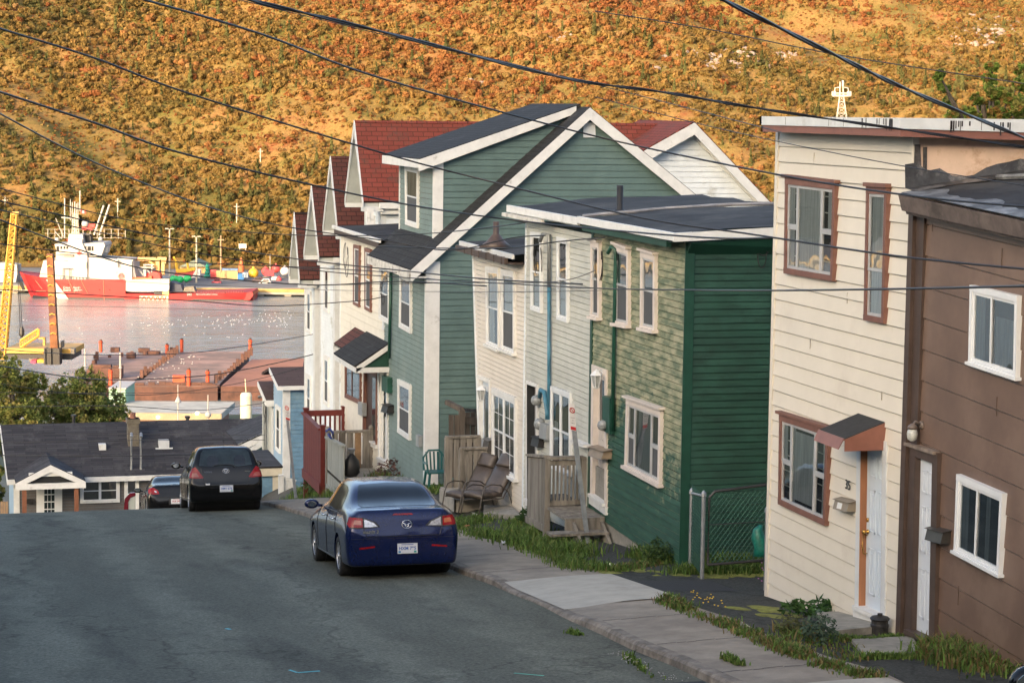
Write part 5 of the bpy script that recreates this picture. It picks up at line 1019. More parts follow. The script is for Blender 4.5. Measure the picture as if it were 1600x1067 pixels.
project(bv,[(-.34,.42),(.46,.42),(.36,.60),(-.26,.60)],'rear',.002,bluep,'plate_recess',R,.06)
h=bv.ray_cast(Vector((.06,-5,.835)),Vector((0,1,0)))[0]; m=MB(); c=h+Vector((0,-.012,0))
m.tube([c+Vector((.078*math.cos(a),0,.062*math.sin(a))) for a in [i*math.pi/10 for i in range(21)]],.0055,6,False)
m.tube([c+Vector((-.07,0,.02)),c+Vector((-.035,0,.012)),c+Vector((0,0,-.012)),c+Vector((.035,0,.012)),c+Vector((.07,0,.02))],.007,6); m.tube([c+Vector((-.035,0,.012)),c+Vector((-.02,0,-.03)),c+Vector((0,0,-.045)),c+Vector((.02,0,-.03)),c+Vector((.035,0,.012))],.006,6); m.build('emblem',chrome,R,True)
h=bv.ray_cast(Vector((-.5,-5,.735)),Vector((0,1,0)))[0]; text(R,'mazda 3',.075,h+Vector((0.0,-.012,0)),(1,0,0),(0,0,1),chrome,'badge',.002,.002)
m=MB(); m.lathe((-.5,.02,.235),[(.035,0),(.035,.2)],14,(0,1,0)); m.build('exhaust_pipe',blkpl,R,True)
place(R,6.97,31.95,-.03)
# ---- black hatchback
blackp=pm('black_car_paint',(.003,.003,.0035),.15,.1,6,spec=.2,coat=.35,obj=True)
def hatch():
    R=thing('parked_black_hatchback','small black hatchback with plate HMV 676 parked near the crest','car',(0,0,0)); w=.8475
    def S(y,zb,xb,xs,zs,xsh,zsh,xr,zr,zc): return (y,[(xb*.9,zb),(xb,zb+.05),(xs,.5),(xs,zs),(xsh,zsh),((xsh+xr)/2+.03,(zsh+zr)/2),(xr,zr),(xr*.5,zc-.008),(0,zc)])
    secs=[S(-.02,.34,w*.6,w*.8,.55,w*.76,.6,w*.5,.63,.63),S(.0,.25,w*.9,w*.95,.62,w*.9,.68,w*.6,.70,.70),S(.05,.22,w*.96,w*.99,.7,w*.93,.84,w*.7,.98,.99),S(.14,.2,w*.98,w,.78,w*.93,.98,w*.76,1.16,1.18),S(.3,.2,w*.98,w,.8,w*.92,1.02,w*.72,1.38,1.41),S(.5,.2,w*.98,w,.8,w*.92,1.01,w*.69,1.46,1.5),
          S(1.0,.2,w*.98,w,.79,w*.93,.99,w*.68,1.47,1.525),S(1.7,.2,w*.98,w,.78,w*.93,.97,w*.67,1.45,1.51),S(2.2,.2,w*.98,w,.77,w*.93,.95,w*.66,1.37,1.42),S(2.7,.2,w*.98,w,.76,w*.92,.93,w*.66,1.12,1.16),S(3.1,.2,w*.97,w*.99,.72,w*.88,.88,w*.64,.95,.98),S(3.5,.22,w*.9,w*.92,.65,w*.78,.76,w*.5,.8,.82),S(3.72,.3,w*.6,w*.65,.5,w*.55,.58,w*.3,.6,.61)]
    body,bv=carbody('h',secs,blackp,R,[(.62,.3),(3.05,.3)],.335,3.75)
    for y in (.62,3.05):
        for s in (-1,1): wheel(R,s*(w-.11),y,.298,s,.19,8)
    m=MB(); m.b2((-w*.6,.3,.19),(w*.6,3.4,.3)); [m.lathe((-w*.8,y,.3),[(.33,0),(.33,w*1.6)],24,(1,0,0)) for y in (.62,3.05)]; m.build('underbody',blkpl,R)
    hgl=pm('dark_tinted_glass',(.02,.03,.034),.05,.3,2.5,spec=.5,obj=True)
    project(bv,[(-.62,1.06),(-.56,1.35),(-.5,1.42),(0,1.44),(.5,1.42),(.56,1.35),(.62,1.06),(.3,1.03),(-.3,1.03)],'rear',.004,hgl,'rear_window',R,.06)
    for x in (-.3,.33): project(bv,[(x-.13,1.06),(x-.13,1.22),(x-.07,1.29),(x+.07,1.29),(x+.13,1.22),(x+.13,1.06)],'rear',.0055,pm('headrest_shape',(.01,.012,.014),.15,.1,coat=.5,obj=True),'headrest',R,.06)
    for sd in ('left','right'):
        project(bv,[(.45,1.06),(.55,1.38),(1.3,1.42),(1.3,1.02)],sd,.004,hgl,'side_window',R,.06); project(bv,[(1.38,1.02),(1.38,1.42),(1.9,1.38),(2.5,1.08),(2.5,1.0)],sd,.004,hgl,'side_window',R,.06)
        for pts in ([(1.34,.3),(1.34,1.44)],[(2.45,.3),(2.5,1.0)],[(.75,.75),(.6,1.0)]): seam(bv,pts,sd,blkpl,R,.013)
        s=-1 if sd=='left' else 1; mirror(R,w,2.35,1.05,s,blackp)
    for s in (-1,1):
        project(bv,[(s*a,b) for a,b in [(.845,.78),(.80,.98),(.70,1.03),(.64,.95),(.52,.78),(.60,.765)]],'rear',.012,redl,'tail_light',R,.03)
        project(bv,[(s*a,b) for a,b in [(.80,.80),(.77,.89),(.68,.89),(.62,.80)]],'rear',.016,pm('lamp_inner',(.25,.06,.05),.2,.2,obj=True),'indicator',R,.03)
    seam(bv,[(-.58,1.0),(-.54,.75),(-.5,.6),(.5,.6),(.54,.75),(.58,1.0)],'rear',blkpl,R,.013)
    h=bv.ray_cast(Vector((0,-5,.52)),Vector((0,1,0)))[0]; plate(R,'HMV 676',h+Vector((0,-.012,0)),(0,-1,.05),.31,.155,plateb,.082,1)
    h=bv.ray_cast(Vector((0,-5,.93)),Vector((0,1,0)))[0]; c=h+Vector((0,-.01,0)); m=MB()
    for (a,b,dx) in ((.075,.05,0),(.028,.045,0),(.05,.02,0)): m.tube([c+Vector((a*math.cos(t),0,b*math.sin(t)+(.012 if b==.02 else 0))) for t in [i*math.pi/10 for i in range(21)]],.006,6,False)
    m.build('emblem',chrome,R,True)
    for (x,t) in ((-.42,'TOYOTA'),(.5,'YARIS')): h=bv.ray_cast(Vector((x,-5,.91)),Vector((0,1,0)))[0]; text(R,t,.045,h+Vector((0,-.01,0)),(1,0,0),(0,0,1),chrome,'badge',.002,.001)
    m=MB(); hs=[bv.ray_cast(Vector((x,-5,z)),Vector((0,1,0)))[0]+Vector((0,-.02,0)) for x,z in ((-.28,1.06),(0,1.075),(.16,1.06),(.22,1.01))]; m.tube(hs,.013,6); m.build('wiper',blkpl,R)
    m=MB(); m.tube([(0,.45,1.5),(0,.35,1.86)],.005,5); m.build('aerial',blkpl,R)
    h=bv.ray_cast(Vector((-.43,-5,.63)),Vector((0,1,0)))[0]; m=MB(); m.box(h+Vector((0,-.006,0)),(.1,.004,.04)); m.build('sticker',platew,R)
    place(R,6.68,50.0,-.035,0,2.43); return R
hatch()
R3,bv3=saloon('parked_black_saloon','black saloon with red tail lamps half hidden below the crest of the road','x' and blackp,.87,1.42,4.6,'black'); 
h=bv3.ray_cast(Vector((.0,-5,.52)),Vector((0,1,0)))[0]; plate(R3,'HLB 243',h+Vector((0,-.012,0)),(0,-1,.05),.31,.155,plater,.082)
project(bv3,[(-.22,.42),(.22,.42),(.22,.6),(-.22,.6)],'rear',.003,blkpl,'plate_recess',R3,.06)
place(R3,7.3,66.2,-.03)
# open red car door beyond
q0=V(onY(207,775,70)); t=thing('red_car','dark red car mostly hidden past the crest with its door standing open','car',(q0.x,70,q0.z-1)); rp=pm('dark_red_paint',(.12,.01,.02),.25,.1,coat=1.,obj=True)
m=MB(); A=[onY(x,y,70) for x,y in ((193,800),(195,779),(203,770),(212,769),(212,774),(204,777),(200,784),(201,800))]; m.v=[tuple(p) for p in A]+[(p[0],70.05,p[2]) for p in A]; n=len(A)
m.f=[tuple(range(n)),tuple(range(n,2*n))[::-1]]+[(i,(i+1)%n,n+(i+1)%n,n+i) for i in range(n)]; m.build('door_frame',rp,t)
m=MB(); A=[onY(x,y,70.02) for x,y in ((200,800),(200,785),(204,778),(211,775),(211,800))]; m.poly(A); m.build('pane',pm('door_glass_pale',(.4,.44,.42),.1,.1),t)
m=MB(); a=Vector(onY(190,805,70)); m.b2((a.x,70,a.z-.9),(a.x+1.1,70.08,a.z+.05)); m.build('door',rp,t); m=MB(); m.b2((a.x+1.1,70,a.z-.9),(a.x+2.9,73.5,a.z+.0)); m.b2((a.x+1.3,71,a.z),(a.x+2.7,73,a.z+.3)); m.build('body',rp,t)
# ================= harbour
def water():
    m=bpy.data.materials.new('harbour_water'); m.use_nodes=True; nt=m.node_tree; N=nt.nodes; L=nt.links; bs=N['Principled BSDF']
    bs.inputs['Base Color'].default_value=(.19,.225,.23,1); bs.inputs['Roughness'].default_value=.2; bs.inputs['IOR'].default_value=1.33; bs.inputs['Specular IOR Level'].default_value=.6
    g=N.new('ShaderNodeNewGeometry'); mp=N.new('ShaderNodeMapping'); L.new(g.outputs[0],mp.inputs[0]); mp.inputs['Rotation'].default_value=(0,0,YAW); mp.inputs['Scale'].default_value=(.6,1.2,1)
    h=None
    for (s,d,w) in ((.35,4,.42),(1.3,3,.12),(.03,3,1.2)):
        n=N.new('ShaderNodeTexNoise'); n.inputs['Scale'].default_value=s; n.inputs['Detail'].default_value=d; L.new(mp.outputs[0],n.inputs[0])
        a=N.new('ShaderNodeMath'); a.operation='MULTIPLY_ADD'; a.inputs[1].default_value=w; L.new(n.outputs[0],a.inputs[0]); 
        if h: L.new(h,a.inputs[2])
        else: a.inputs[2].default_value=0
        h=a.outputs[0]
    b=N.new('ShaderNodeBump'); b.inputs['Strength'].default_value=1; b.inputs['Distance'].default_value=1.0; L.new(h,b.inputs['Height']); L.new(b.outputs[0],bs.inputs['Normal']); return m
m=MB(); m.add([DS(395,-1500,0),DS(395,1500,0),DS(730,1500,0),DS(730,-1500,0)],[(0,1,2,3)]); tag(m.build('harbour_water',water(),None,False,False),None,None,None,'structure')
def fp(x,y,D): return Vector(onD(x,y,D))
def fz(px,py,z):  return Vector(onZ(px,py,z))
def fbox(m,x0,y0,x1,y1,D,th):
    a=fp(x0,y0,D); b=fp(x1,y1,D); z0,z1=min(a.z,b.z),max(a.z,b.z); s0=a.dot(HR); s1=b.dot(HR)
    m.hexa([DS(D,s0,z0),DS(D,s1,z0),DS(D,s1,z1),DS(D,s0,z1)],[DS(D+th,s0,z0),DS(D+th,s1,z0),DS(D+th,s1,z1),DS(D+th,s0,z1)]); return m
def fpoly(m,pts,D,th):
    A=[fp(x,y,D) for x,y in pts]; n=len(A); m.add(A+[p+HF*th for p in A],[tuple(range(n)),tuple(range(n,2*n))[::-1]]+[(i,(i+1)%n,n+(i+1)%n,n+i) for i in range(n)]); return m
# quay
QD=712; zq=3.2; zq=fp(420,462,QD).z; zq=max(2.2,min(zq,4))
cq=pm('quay_concrete',(.34,.31,.27),.9,.12,.2,(.22,.2,.18),.3,.05); aq=pm('quay_asphalt',(.13,.13,.135),.9,.12,.15)
m=MB(); m.hexa([DS(QD,-900,zq),DS(QD,900,zq),DS(QD+18,900,zq),DS(QD+18,-900,zq)],[DS(QD,-900,zq-1.6),DS(QD,900,zq-1.6),DS(QD+18,900,zq-1.6),DS(QD+18,-900,zq-1.6)])
for k in range(40):
    s=-300+k*9; m.hexa([DS(QD+1,s,zq-1.6),DS(QD+1,s+2.2,zq-1.6),DS(QD+3,s+2.2,zq-1.6),DS(QD+3,s,zq-1.6)],[DS(QD+1,s,-2),DS(QD+1,s+2.2,-2),DS(QD+3,s+2.2,-2),DS(QD+3,s,-2)])
m.hexa([DS(QD+8,-900,zq-1.6),DS(QD+8,900,zq-1.6),DS(QD+9,900,zq-1.6),DS(QD+9,-900,zq-1.6)],[DS(QD+8,-900,-2),DS(QD+8,900,-2),DS(QD+9,900,-2),DS(QD+9,-900,-2)])
tag(m.build('quay',cq),None,None,None,'structure')
m=MB(); m.hexa([DS(QD-.15,-900,zq+.02),DS(QD-.15,900,zq+.02),DS(QD-.15,900,zq-.8),DS(QD-.15,-900,zq-.8)],[DS(QD-.01,-900,zq+.3),DS(QD-.01,900,zq+.3),DS(QD-.01,900,zq-.8),DS(QD-.01,-900,zq-.8)]); tag(m.build('quay_edge',pm('yellow_quay_edge',(.34,.23,.08),.8,.2,.3)),None,None,None,'structure')
m=MB(); m.add([DS(QD+10,-900,zq+.03),DS(QD+10,900,zq+.03),DS(812,900,zq+.6),DS(812,-900,zq+.6)],[(0,1,2,3)]); tag(m.build('quay_yard',aq,None,False,False),None,None,None,'structure')
# ---------------- hill
def hz_(D,S):
    t=(D-800); z=zq+.6+ (t*.36+28*(1-math.exp(-max(0,t)/60.))*.5 if t>0 else 0)
    z+=(6*math.sin(S*.018+1)+4*math.sin(S*.041+D*.012)+3*math.sin(D*.05+S*.023))*min(1,max(0,t)/80)
    return z
S_=np.linspace(-260,520,196); Dd=np.linspace(790,1330,136)
sg,dg=np.meshgrid(S_,Dd)
def hzn(D,S):
    t=np.maximum(0,D-800); z=zq+.6+t*.36+14*(1-np.exp(-t/60.)); k=np.minimum(1,t/80)
    return z+(6*np.sin(S*.018+1)+4*np.sin(S*.041+D*.012)+3*np.sin(D*.05+S*.023)+1.2*np.sin(S*.19+2*np.sin(D*.07))+.8*np.sin(D*.23+S*.1))*k
zg2=hzn(dg,sg); hf=np.array(HF); hr=np.array(HR)
pts=dg[...,None]*hf+sg[...,None]*hr; pts[...,2]=zg2
nr_,nc_=sg.shape; idx=np.arange(nr_*nc_).reshape(nr_,nc_); q=np.stack([idx[:-1,:-1],idx[:-1,1:],idx[1:,1:],idx[1:,:-1]],-1).reshape(-1,4)
def npmesh(name,verts,faces,mat,cols=None,smooth_=False,kind=None,label=None):
    me=bpy.data.meshes.new(name); nv=len(verts); nf=len(faces); k=faces.shape[1]
    me.vertices.add(nv); me.vertices.foreach_set('co',verts.astype(np.float32).ravel()); me.loops.add(nf*k); me.loops.foreach_set('vertex_index',faces.astype(np.int32).ravel())
    me.polygons.add(nf); me.polygons.foreach_set('loop_start',np.arange(0,nf*k,k,dtype=np.int32)); me.polygons.foreach_set('loop_total',np.full(nf,k,dtype=np.int32)) 
    if smooth_: me.polygons.foreach_set('use_smooth',np.ones(nf,dtype=bool))
    me.update(calc_edges=True)
    if cols is not None:
        a=me.color_attributes.new('tone','FLOAT_COLOR','POINT'); c=np.ones((nv,4),np.float32); c[:,:3]=cols; a.data.foreach_set('color',c.ravel())
    me.materials.append(mat); o=bpy.data.objects.new(name,me); COL.objects.link(o); return tag(o,label,None,None,kind)
def hillmat():
    m=bpy.data.materials.new('autumn_heath'); m.use_nodes=True; nt=m.node_tree; N=nt.nodes; L=nt.links; bs=N['Principled BSDF']; bs.inputs['Roughness'].default_value=.95; bs.inputs['Specular IOR Level'].default_value=.1
    g=N.new('ShaderNodeNewGeometry')
    def nz(s,d,r=.65):
        n=N.new('ShaderNodeTexNoise'); n.inputs['Scale'].default_value=s; n.inputs['Detail'].default_value=d; n.inputs['Roughness'].default_value=r; L.new(g.outputs[0],n.inputs[0]); return n.outputs[0]
    r=N.new('ShaderNodeValToRGB'); e=r.color_ramp.elements; e[0].position=.30; e[0].color=(.075,.08,.022,1); e[1].position=.72; e[1].color=(.20,.065,.025,1)
    for p,c in ((.40,(.15,.13,.04,1)),(.50,(.24,.165,.06,1)),(.58,(.27,.165,.065,1)),(.64,(.23,.10,.045,1))): q=e.new(p); q.color=c
    L.new(nz(.035,9,.68),r.inputs[0])
    r2=N.new('ShaderNodeValToRGB'); r2.color_ramp.elements[0].position=.3; r2.color_ramp.elements[0].color=(.5,.5,.5,1); r2.color_ramp.elements[1].position=.7; r2.color_ramp.elements[1].color=(1.05,1.0,.92,1); L.new(nz(.8,6,.75),r2.inputs[0])
    mx=N.new('ShaderNodeMix'); mx.data_type='RGBA'; mx.blend_type='MULTIPLY'; mx.inputs[0].default_value=1; L.new(r.outputs[0],mx.inputs[6]); L.new(r2.outputs[0],mx.inputs[7]); L.new(mx.outputs[2],bs.inputs['Base Color'])
    b=N.new('ShaderNodeBump'); b.inputs['Strength'].default_value=1; b.inputs['Distance'].default_value=.5; L.new(nz(.5,7,.7),b.inputs['Height']); L.new(b.outputs[0],bs.inputs['Normal']); return m
npmesh('hill',pts.reshape(-1,3),q,hillmat(),None,True,'structure')
def tonemat(name,rough=.9,var=.25,sc_=1.5,trans=.0):
    m=bpy.data.materials.new(name); m.use_nodes=True; nt=m.node_tree; N=nt.nodes; L=nt.links; bs=N['Principled BSDF']; bs.inputs['Roughness'].default_value=rough; bs.inputs['Specular IOR Level'].default_value=.2
    a=N.new('ShaderNodeAttribute'); a.attribute_name='tone'; g=N.new('ShaderNodeNewGeometry'); n=N.new('ShaderNodeTexNoise'); n.inputs['Scale'].default_value=sc_; n.inputs['Detail'].default_value=5; L.new(g.outputs[0],n.inputs[0])
    r=N.new('ShaderNodeValToRGB'); r.color_ramp.elements[0].position=.3; r.color_ramp.elements[1].position=.7; r.color_ramp.elements[0].color=(1-var*2,)*3+(1,); r.color_ramp.elements[1].color=(1+var,)*3+(1,); L.new(n.outputs[0],r.inputs[0])
    mx=N.new('ShaderNodeMix'); mx.data_type='RGBA'; mx.blend_type='MULTIPLY'; mx.inputs[0].default_value=1; L.new(a.outputs[0],mx.inputs[6]); L.new(r.outputs[0],mx.inputs[7]); L.new(mx.outputs[2],bs.inputs['Base Color'])
    if trans:
        t=N.new('ShaderNodeBsdfTranslucent'); L.new(mx.outputs[2],t.inputs[0]); x=N.new('ShaderNodeMixShader'); x.inputs[0].default_value=trans; L.new(bs.outputs[0],x.inputs[1]); L.new(t.outputs[0],x.inputs[2]); L.new(x.outputs[0],N['Material Output'].inputs[0])
    return m
def protos():
    out=[]; r=np.random.default_rng(3)
    for k in range(8):
        conif=k>=6; n=84 if not conif else 90
        u=r.random(n); th=r.random(n)*2*np.pi
        if conif: z=r.random(n)**1.3; rad=(1-z)*.32*(.6+.5*r.random(n)); c=np.stack([rad*np.cos(th),rad*np.sin(th),z*1.5],1); nn=np.stack([np.cos(th),np.sin(th),.4+0*th],1)
        else:
            lobes=r.random((5,3))*np.array([.8,.8,.35])-np.array([.4,.4,-.25]); lr=.22+.2*r.random(5); li=r.integers(0,5,n); ph=np.arccos(1-1.55*u); d=np.stack([np.sin(ph)*np.cos(th),np.sin(ph)*np.sin(th),np.cos(ph)],1); c=lobes[li]+d*lr[li][:,None]*(.75+.35*r.random(n))[:,None]; nn=d
        nn=nn/np.linalg.norm(nn,axis=1)[:,None]+r.normal(0,.2,(n,3)); nn/=np.linalg.norm(nn,axis=1)[:,None]
        a=np.cross(nn,r.normal(0,1,(n,3))); a/=np.linalg.norm(a,axis=1)[:,None]; b=np.cross(nn,a); s=(.09+.085*r.random(n))[:,None]*(.8 if conif else 1)
        v=np.stack([c-a*s-b*s*.8,c+a*s-b*s*.6,c+a*s*.7+b*s,c-a*s*.8+b*s*.7],1) # n,4,3
        out.append((v, c[:,2]))
    return out
PR_=protos()
def scatter(name,P,size,cols,types,mat,label,squash=1.):
    V_=[];C_=[]
    r=np.random.default_rng(8)
    for k in range(8):
        sel=np.where(types==k)[0]
        if not len(sel): continue
        v,zc=PR_[k]; n=len(v); ang=r.random(len(sel))*2*np.pi; ca,sa=np.cos(ang)[:,None],np.sin(ang)[:,None]
        vv=v.reshape(-1,3); x=ca*vv[:,0]-sa*vv[:,1]; y=sa*vv[:,0]+ca*vv[:,1]; z=np.repeat(vv[:,2][None],len(sel),0)
        s=size[sel][:,None]; w=np.stack([x*s,y*s,z*s*(.9+.4*r.random((len(sel),1)))],-1)+P[sel][:,None,:]
        V_.append(w.reshape(-1,3)); j=1+.08*r.normal(0,1,(len(sel),n,1)); c=cols[sel][:,None,:]*np.clip(j,.5,1.6); C_.append(np.repeat(c,4,1).reshape(-1,3))
    V_=np.concatenate(V_); C_=np.concatenate(C_); F_=np.arange(len(V_)).reshape(-1,4); return npmesh(name,V_,F_,mat,C_,False,'stuff',label)
def vnoise(x,y,seed=0):
    r=np.random.default_rng(seed); o=0
    for k in range(7):
        a=r.random()*6.28; f=(.012,.018,.03,.045,.07,.1,.15)[k]; o=o+np.sin((x*np.cos(a)+y*np.sin(a))*f+r.random()*6.28+1.5*np.sin((x*np.sin(a)-y*np.cos(a))*f*.7))/(1+k*.35)
    return o/3.2
NB=64000
D_=800+ (RNG.random(NB)**.85)*430; Sx=-250+RNG.random(NB)*730; keep=(Sx>-D_*.25)&(Sx<D_*.25+8)
D_,Sx=D_[keep],Sx[keep]; dn=vnoise(D_*1.3,Sx,1); big=RNG.random(len(D_)); low=np.exp(-(D_-800)/45.)
pat=vnoise(D_*2.2,Sx*1.3,33); keep=(pat*1.1+dn*.5+big*1.0+.02+low*2)>.05; D_,Sx,dn,low=D_[keep],Sx[keep],dn[keep],low[keep]; n=len(D_)
P_=D_[:,None]*hf+Sx[:,None]*hr; P_[:,2]=hzn(D_,Sx)-.2
sz=(.9+2.5*RNG.random(n)**2.2)*(1+.4*np.clip(dn,-1,1))*(1+.8*low)
pal=np.array([(.28,.115,.045),(.30,.15,.055),(.28,.175,.06),(.25,.17,.055),(.22,.15,.05),(.175,.135,.045),(.115,.11,.04),(.32,.2,.085)])
cn=vnoise(D_,Sx,5)+RNG.normal(0,.24,n)-.12*low*3; ci=np.clip(((1-cn)*3.2).astype(int),0,7); ci=np.where(RNG.random(n)<.12,RNG.integers(0,8,n),ci); ci=np.where((low>.25)&(RNG.random(n)<.4),np.where(RNG.random(n)<.5,4,6),ci); cols=1.12*pal[ci]*(.85+.3*RNG.random(n))[:,None]
ty=RNG.integers(0,6,n); cf=(RNG.random(n)<(.03+.14*low+.06*(vnoise(D_,Sx,9)>.5))); ty=np.where(cf,RNG.integers(6,8,n),ty); cols=np.where(cf[:,None],np.array((.125,.125,.045))*(.8+.6*RNG.random(n))[:,None],cols); sz=np.where(cf,sz*1.25,sz)
bushm=tonemat('autumn_foliage',.9,.08,.9,.55)
scatter('hillside_shrubs',P_,sz,cols,ty,bushm,'golden orange and olive autumn shrubs and conifers covering the hillside')
n2=30000; D2=800+RNG.random(n2)*400; S2=-230+RNG.random(n2)*560; P2=D2[:,None]*hf+S2[:,None]*hr; P2[:,2]=hzn(D2,S2)-.1
scatter('heath_clumps',P2,.5+.6*RNG.random(n2),np.array([(.36,.24,.07),(.3,.12,.045),(.42,.3,.11),(.2,.17,.05)])[np.clip(((vnoise(D2*2,S2*2,11)+RNG.normal(0,.4,n2))*1.5+2).astype(int),0,3)],RNG.integers(0,6,n2),bushm,'low rusty and ochre heath clumps between the shrubs on the hillside')
# rocks
def hillpt(x,y):
    d=ray(x,y); 
    for D in np.arange(800,1320,.5):
        t=D/Vector(d).dot(HF); p=Vector(d)*t; z=CZ+p.z; s=p.dot(HR)
        if hzn(np.array(D),np.array(s))>=z: return Vector(DS(D,s,float(hzn(np.array(D),np.array(s))))),D
    return None,None
rm=pm('pinkish_rock',(.24,.19,.165),.9,.25,.8,(.15,.12,.1),.3,.4); rg=random.Random(21); m=MB()
for (cx,cy,wx,wy,nn) in ((1120,95,75,16,120),(1550,55,60,28,130),(1230,88,22,8,20),(880,60,40,6,14),(740,130,20,5,10),(240,260,30,6,0)):
    for _ in range(nn):
        x=cx+rg.gauss(0,wx*.5); y=cy+rg.gauss(0,wy*.5)
        if not(2<y<300): continue
        p,D=hillpt(x,y)
        if p is None: continue
        s=.45+rg.random()**2*1.5; b=len(m.v); pr=[(s*rg.uniform(.6,1.2),-.3*s),(s*rg.uniform(.7,1.1),.25*s),(s*.45,.7*s*rg.uniform(.7,1.1))]; m.lathe(p,pr,6,(rg.uniform(-.3,.3),rg.uniform(-.3,.3),1))
tag(m.build('scree',rm),'pale pinkish boulders scattered over the upper hillside',None,None,'stuff')
# masts & poles
polew=pm('pale_painted_pole',(.36,.32,.26),.6,.1); pylw=pm('pylon_white',(.40,.38,.35),.5,.05)
def pole(name,label,x,yt,yb,D,r,arm=None,mat=None,group='light masts along the far quay',zb=None):
    b=fp(x,yb,D); t=fp(x,yt,D); T=thing(name,label,'pole',tuple(b),group); m=MB(); m.tube([b-Vector((0,0,1)),t],[r,r*.75],8)
    if arm: 
        for (dx,h,k) in arm: m.box(t+HR*dx+Vector((0,0,h)),(k,.5,.35),HR,HF)
    m.build('mast',mat or polew,T); return T
for i,(x,yt,yb,lab) in enumerate(((265,358,446,'left of three quay light masts, behind the stern crane'),(307,370,449,'tall quay light mast beside the yellow and red buoy boat'),(345,368,421,'brown wooden quay pole behind the long container'),(422,397,432,'short thin quay post behind the red buoys'))):
    pole('light_mast',lab,x,yt,yb,735 if i<3 else 775,.34 if i<3 else .2,[(-.9,.1,1.2),(.9,.1,1.2)] if i in (0,1) else ([(0,-1.5,2.2)] if i==2 else None),None if i!=2 else pm('brown_pole',(.3,.2,.12),.8,.15))
for (x,y0,y1,lab) in ((407,232,254,'lone utility pole standing in the golden scrub above the white gabled row'),(370,318,348,'utility pole on the lower hillside left of the stepped roofs'),(184,310,342,'utility pole on the slope just right of the ship masts'),(8,308,322,'utility pole at far left edge of the lower slope')):
    p,D=hillpt(x,y1)
    if p is None: p=fp(x,y1,805); D=805
    t=fp(x,y0,D); T=thing('utility_pole',lab,'pole',tuple(p),'utility poles on the hillside'); m=MB(); m.tube([p-Vector((0,0,1)),t],.3,6); m.box(t-Vector((0,0,1.2)),(2.2,.25,.25),HR,HF); m.build('pole_shaft',polew,T)
# lattice pylon seen above the cream roof
p0,D=hillpt(1315,190); 
if D is None: D=900
T=thing('lattice_pylon','white lattice transmission pylon seen above the cream house roof','pylon',tuple(fp(1315,200,D))); m=MB()
sc_m=D/F
for sx in (-1,1):
    for sd in (-1,1):
        a=fp(1315+sx*10,205,D)+HF*sd*8*sc_m; b=fp(1315+sx*3,150,D)+HF*sd*2*sc_m; m.tube([a,b],.17,5)
for k in range(6):
    f0=k/6; f1=(k+1)/6; w0=10-7*f0; w1=10-7*f1; y0=205-55*f0; y1=205-55*f1
    for sx in (-1,1): m.tube([fp(1315+sx*w0,y0,D),fp(1315-sx*w1,y1,D)],.11,4)
    m.tube([fp(1315-w0,y0,D),fp(1315+w0,y0,D)],.2,4)
for sx in (-1,1): m.tube([fp(1315+sx*3,152,D),fp(1315+sx*2,128,D)],.3,4)
m.tube([fp(1301,150,D),fp(1329,150,D)],.45,5); m.tube([fp(1302,146,D),fp(1328,146,D)],.3,5)
for x in (1301,1305,1325,1329): m.tube([fp(x,150,D),fp(x,143,D)],.45,5)
for sx in (-1,1): m.tube([fp(1315+sx*12,150,D),fp(1315+sx*10,138,D),fp(1315+sx*4,137,D)],.28,4)
m.tube([fp(1317,135,D),fp(1317,126,D)],.5,6)
m.build('lattice_tower',pylw,T)
# hillside fence & signs
t=thing('slope_railing','pale wire fence running across the slope behind the ship','fence',tuple(fp(130,372,806))); m=MB(); 
for k in range(12): x=75+k*11; m.tube([fp(x,373,806),fp(x,358,806)],.16,4)
for y in (358.5,365,372): m.tube([fp(70,y,806),fp(196,y,806)],.07,4)
m.build('fence_frame',polew,t)
t=thing('roadside_board','small pale board on the slope above the quay buoys','board',tuple(fp(378,388,806))); m=MB(); fbox(m,373,381,385,388,806,.4); m.build('panel',pm('board_grey',(.45,.45,.43),.7,.1),t); m=MB(); fbox(m,374,388,375,391,806,.4); fbox(m,383,388,384,391,806,.4); m.build('leg',polew,t)
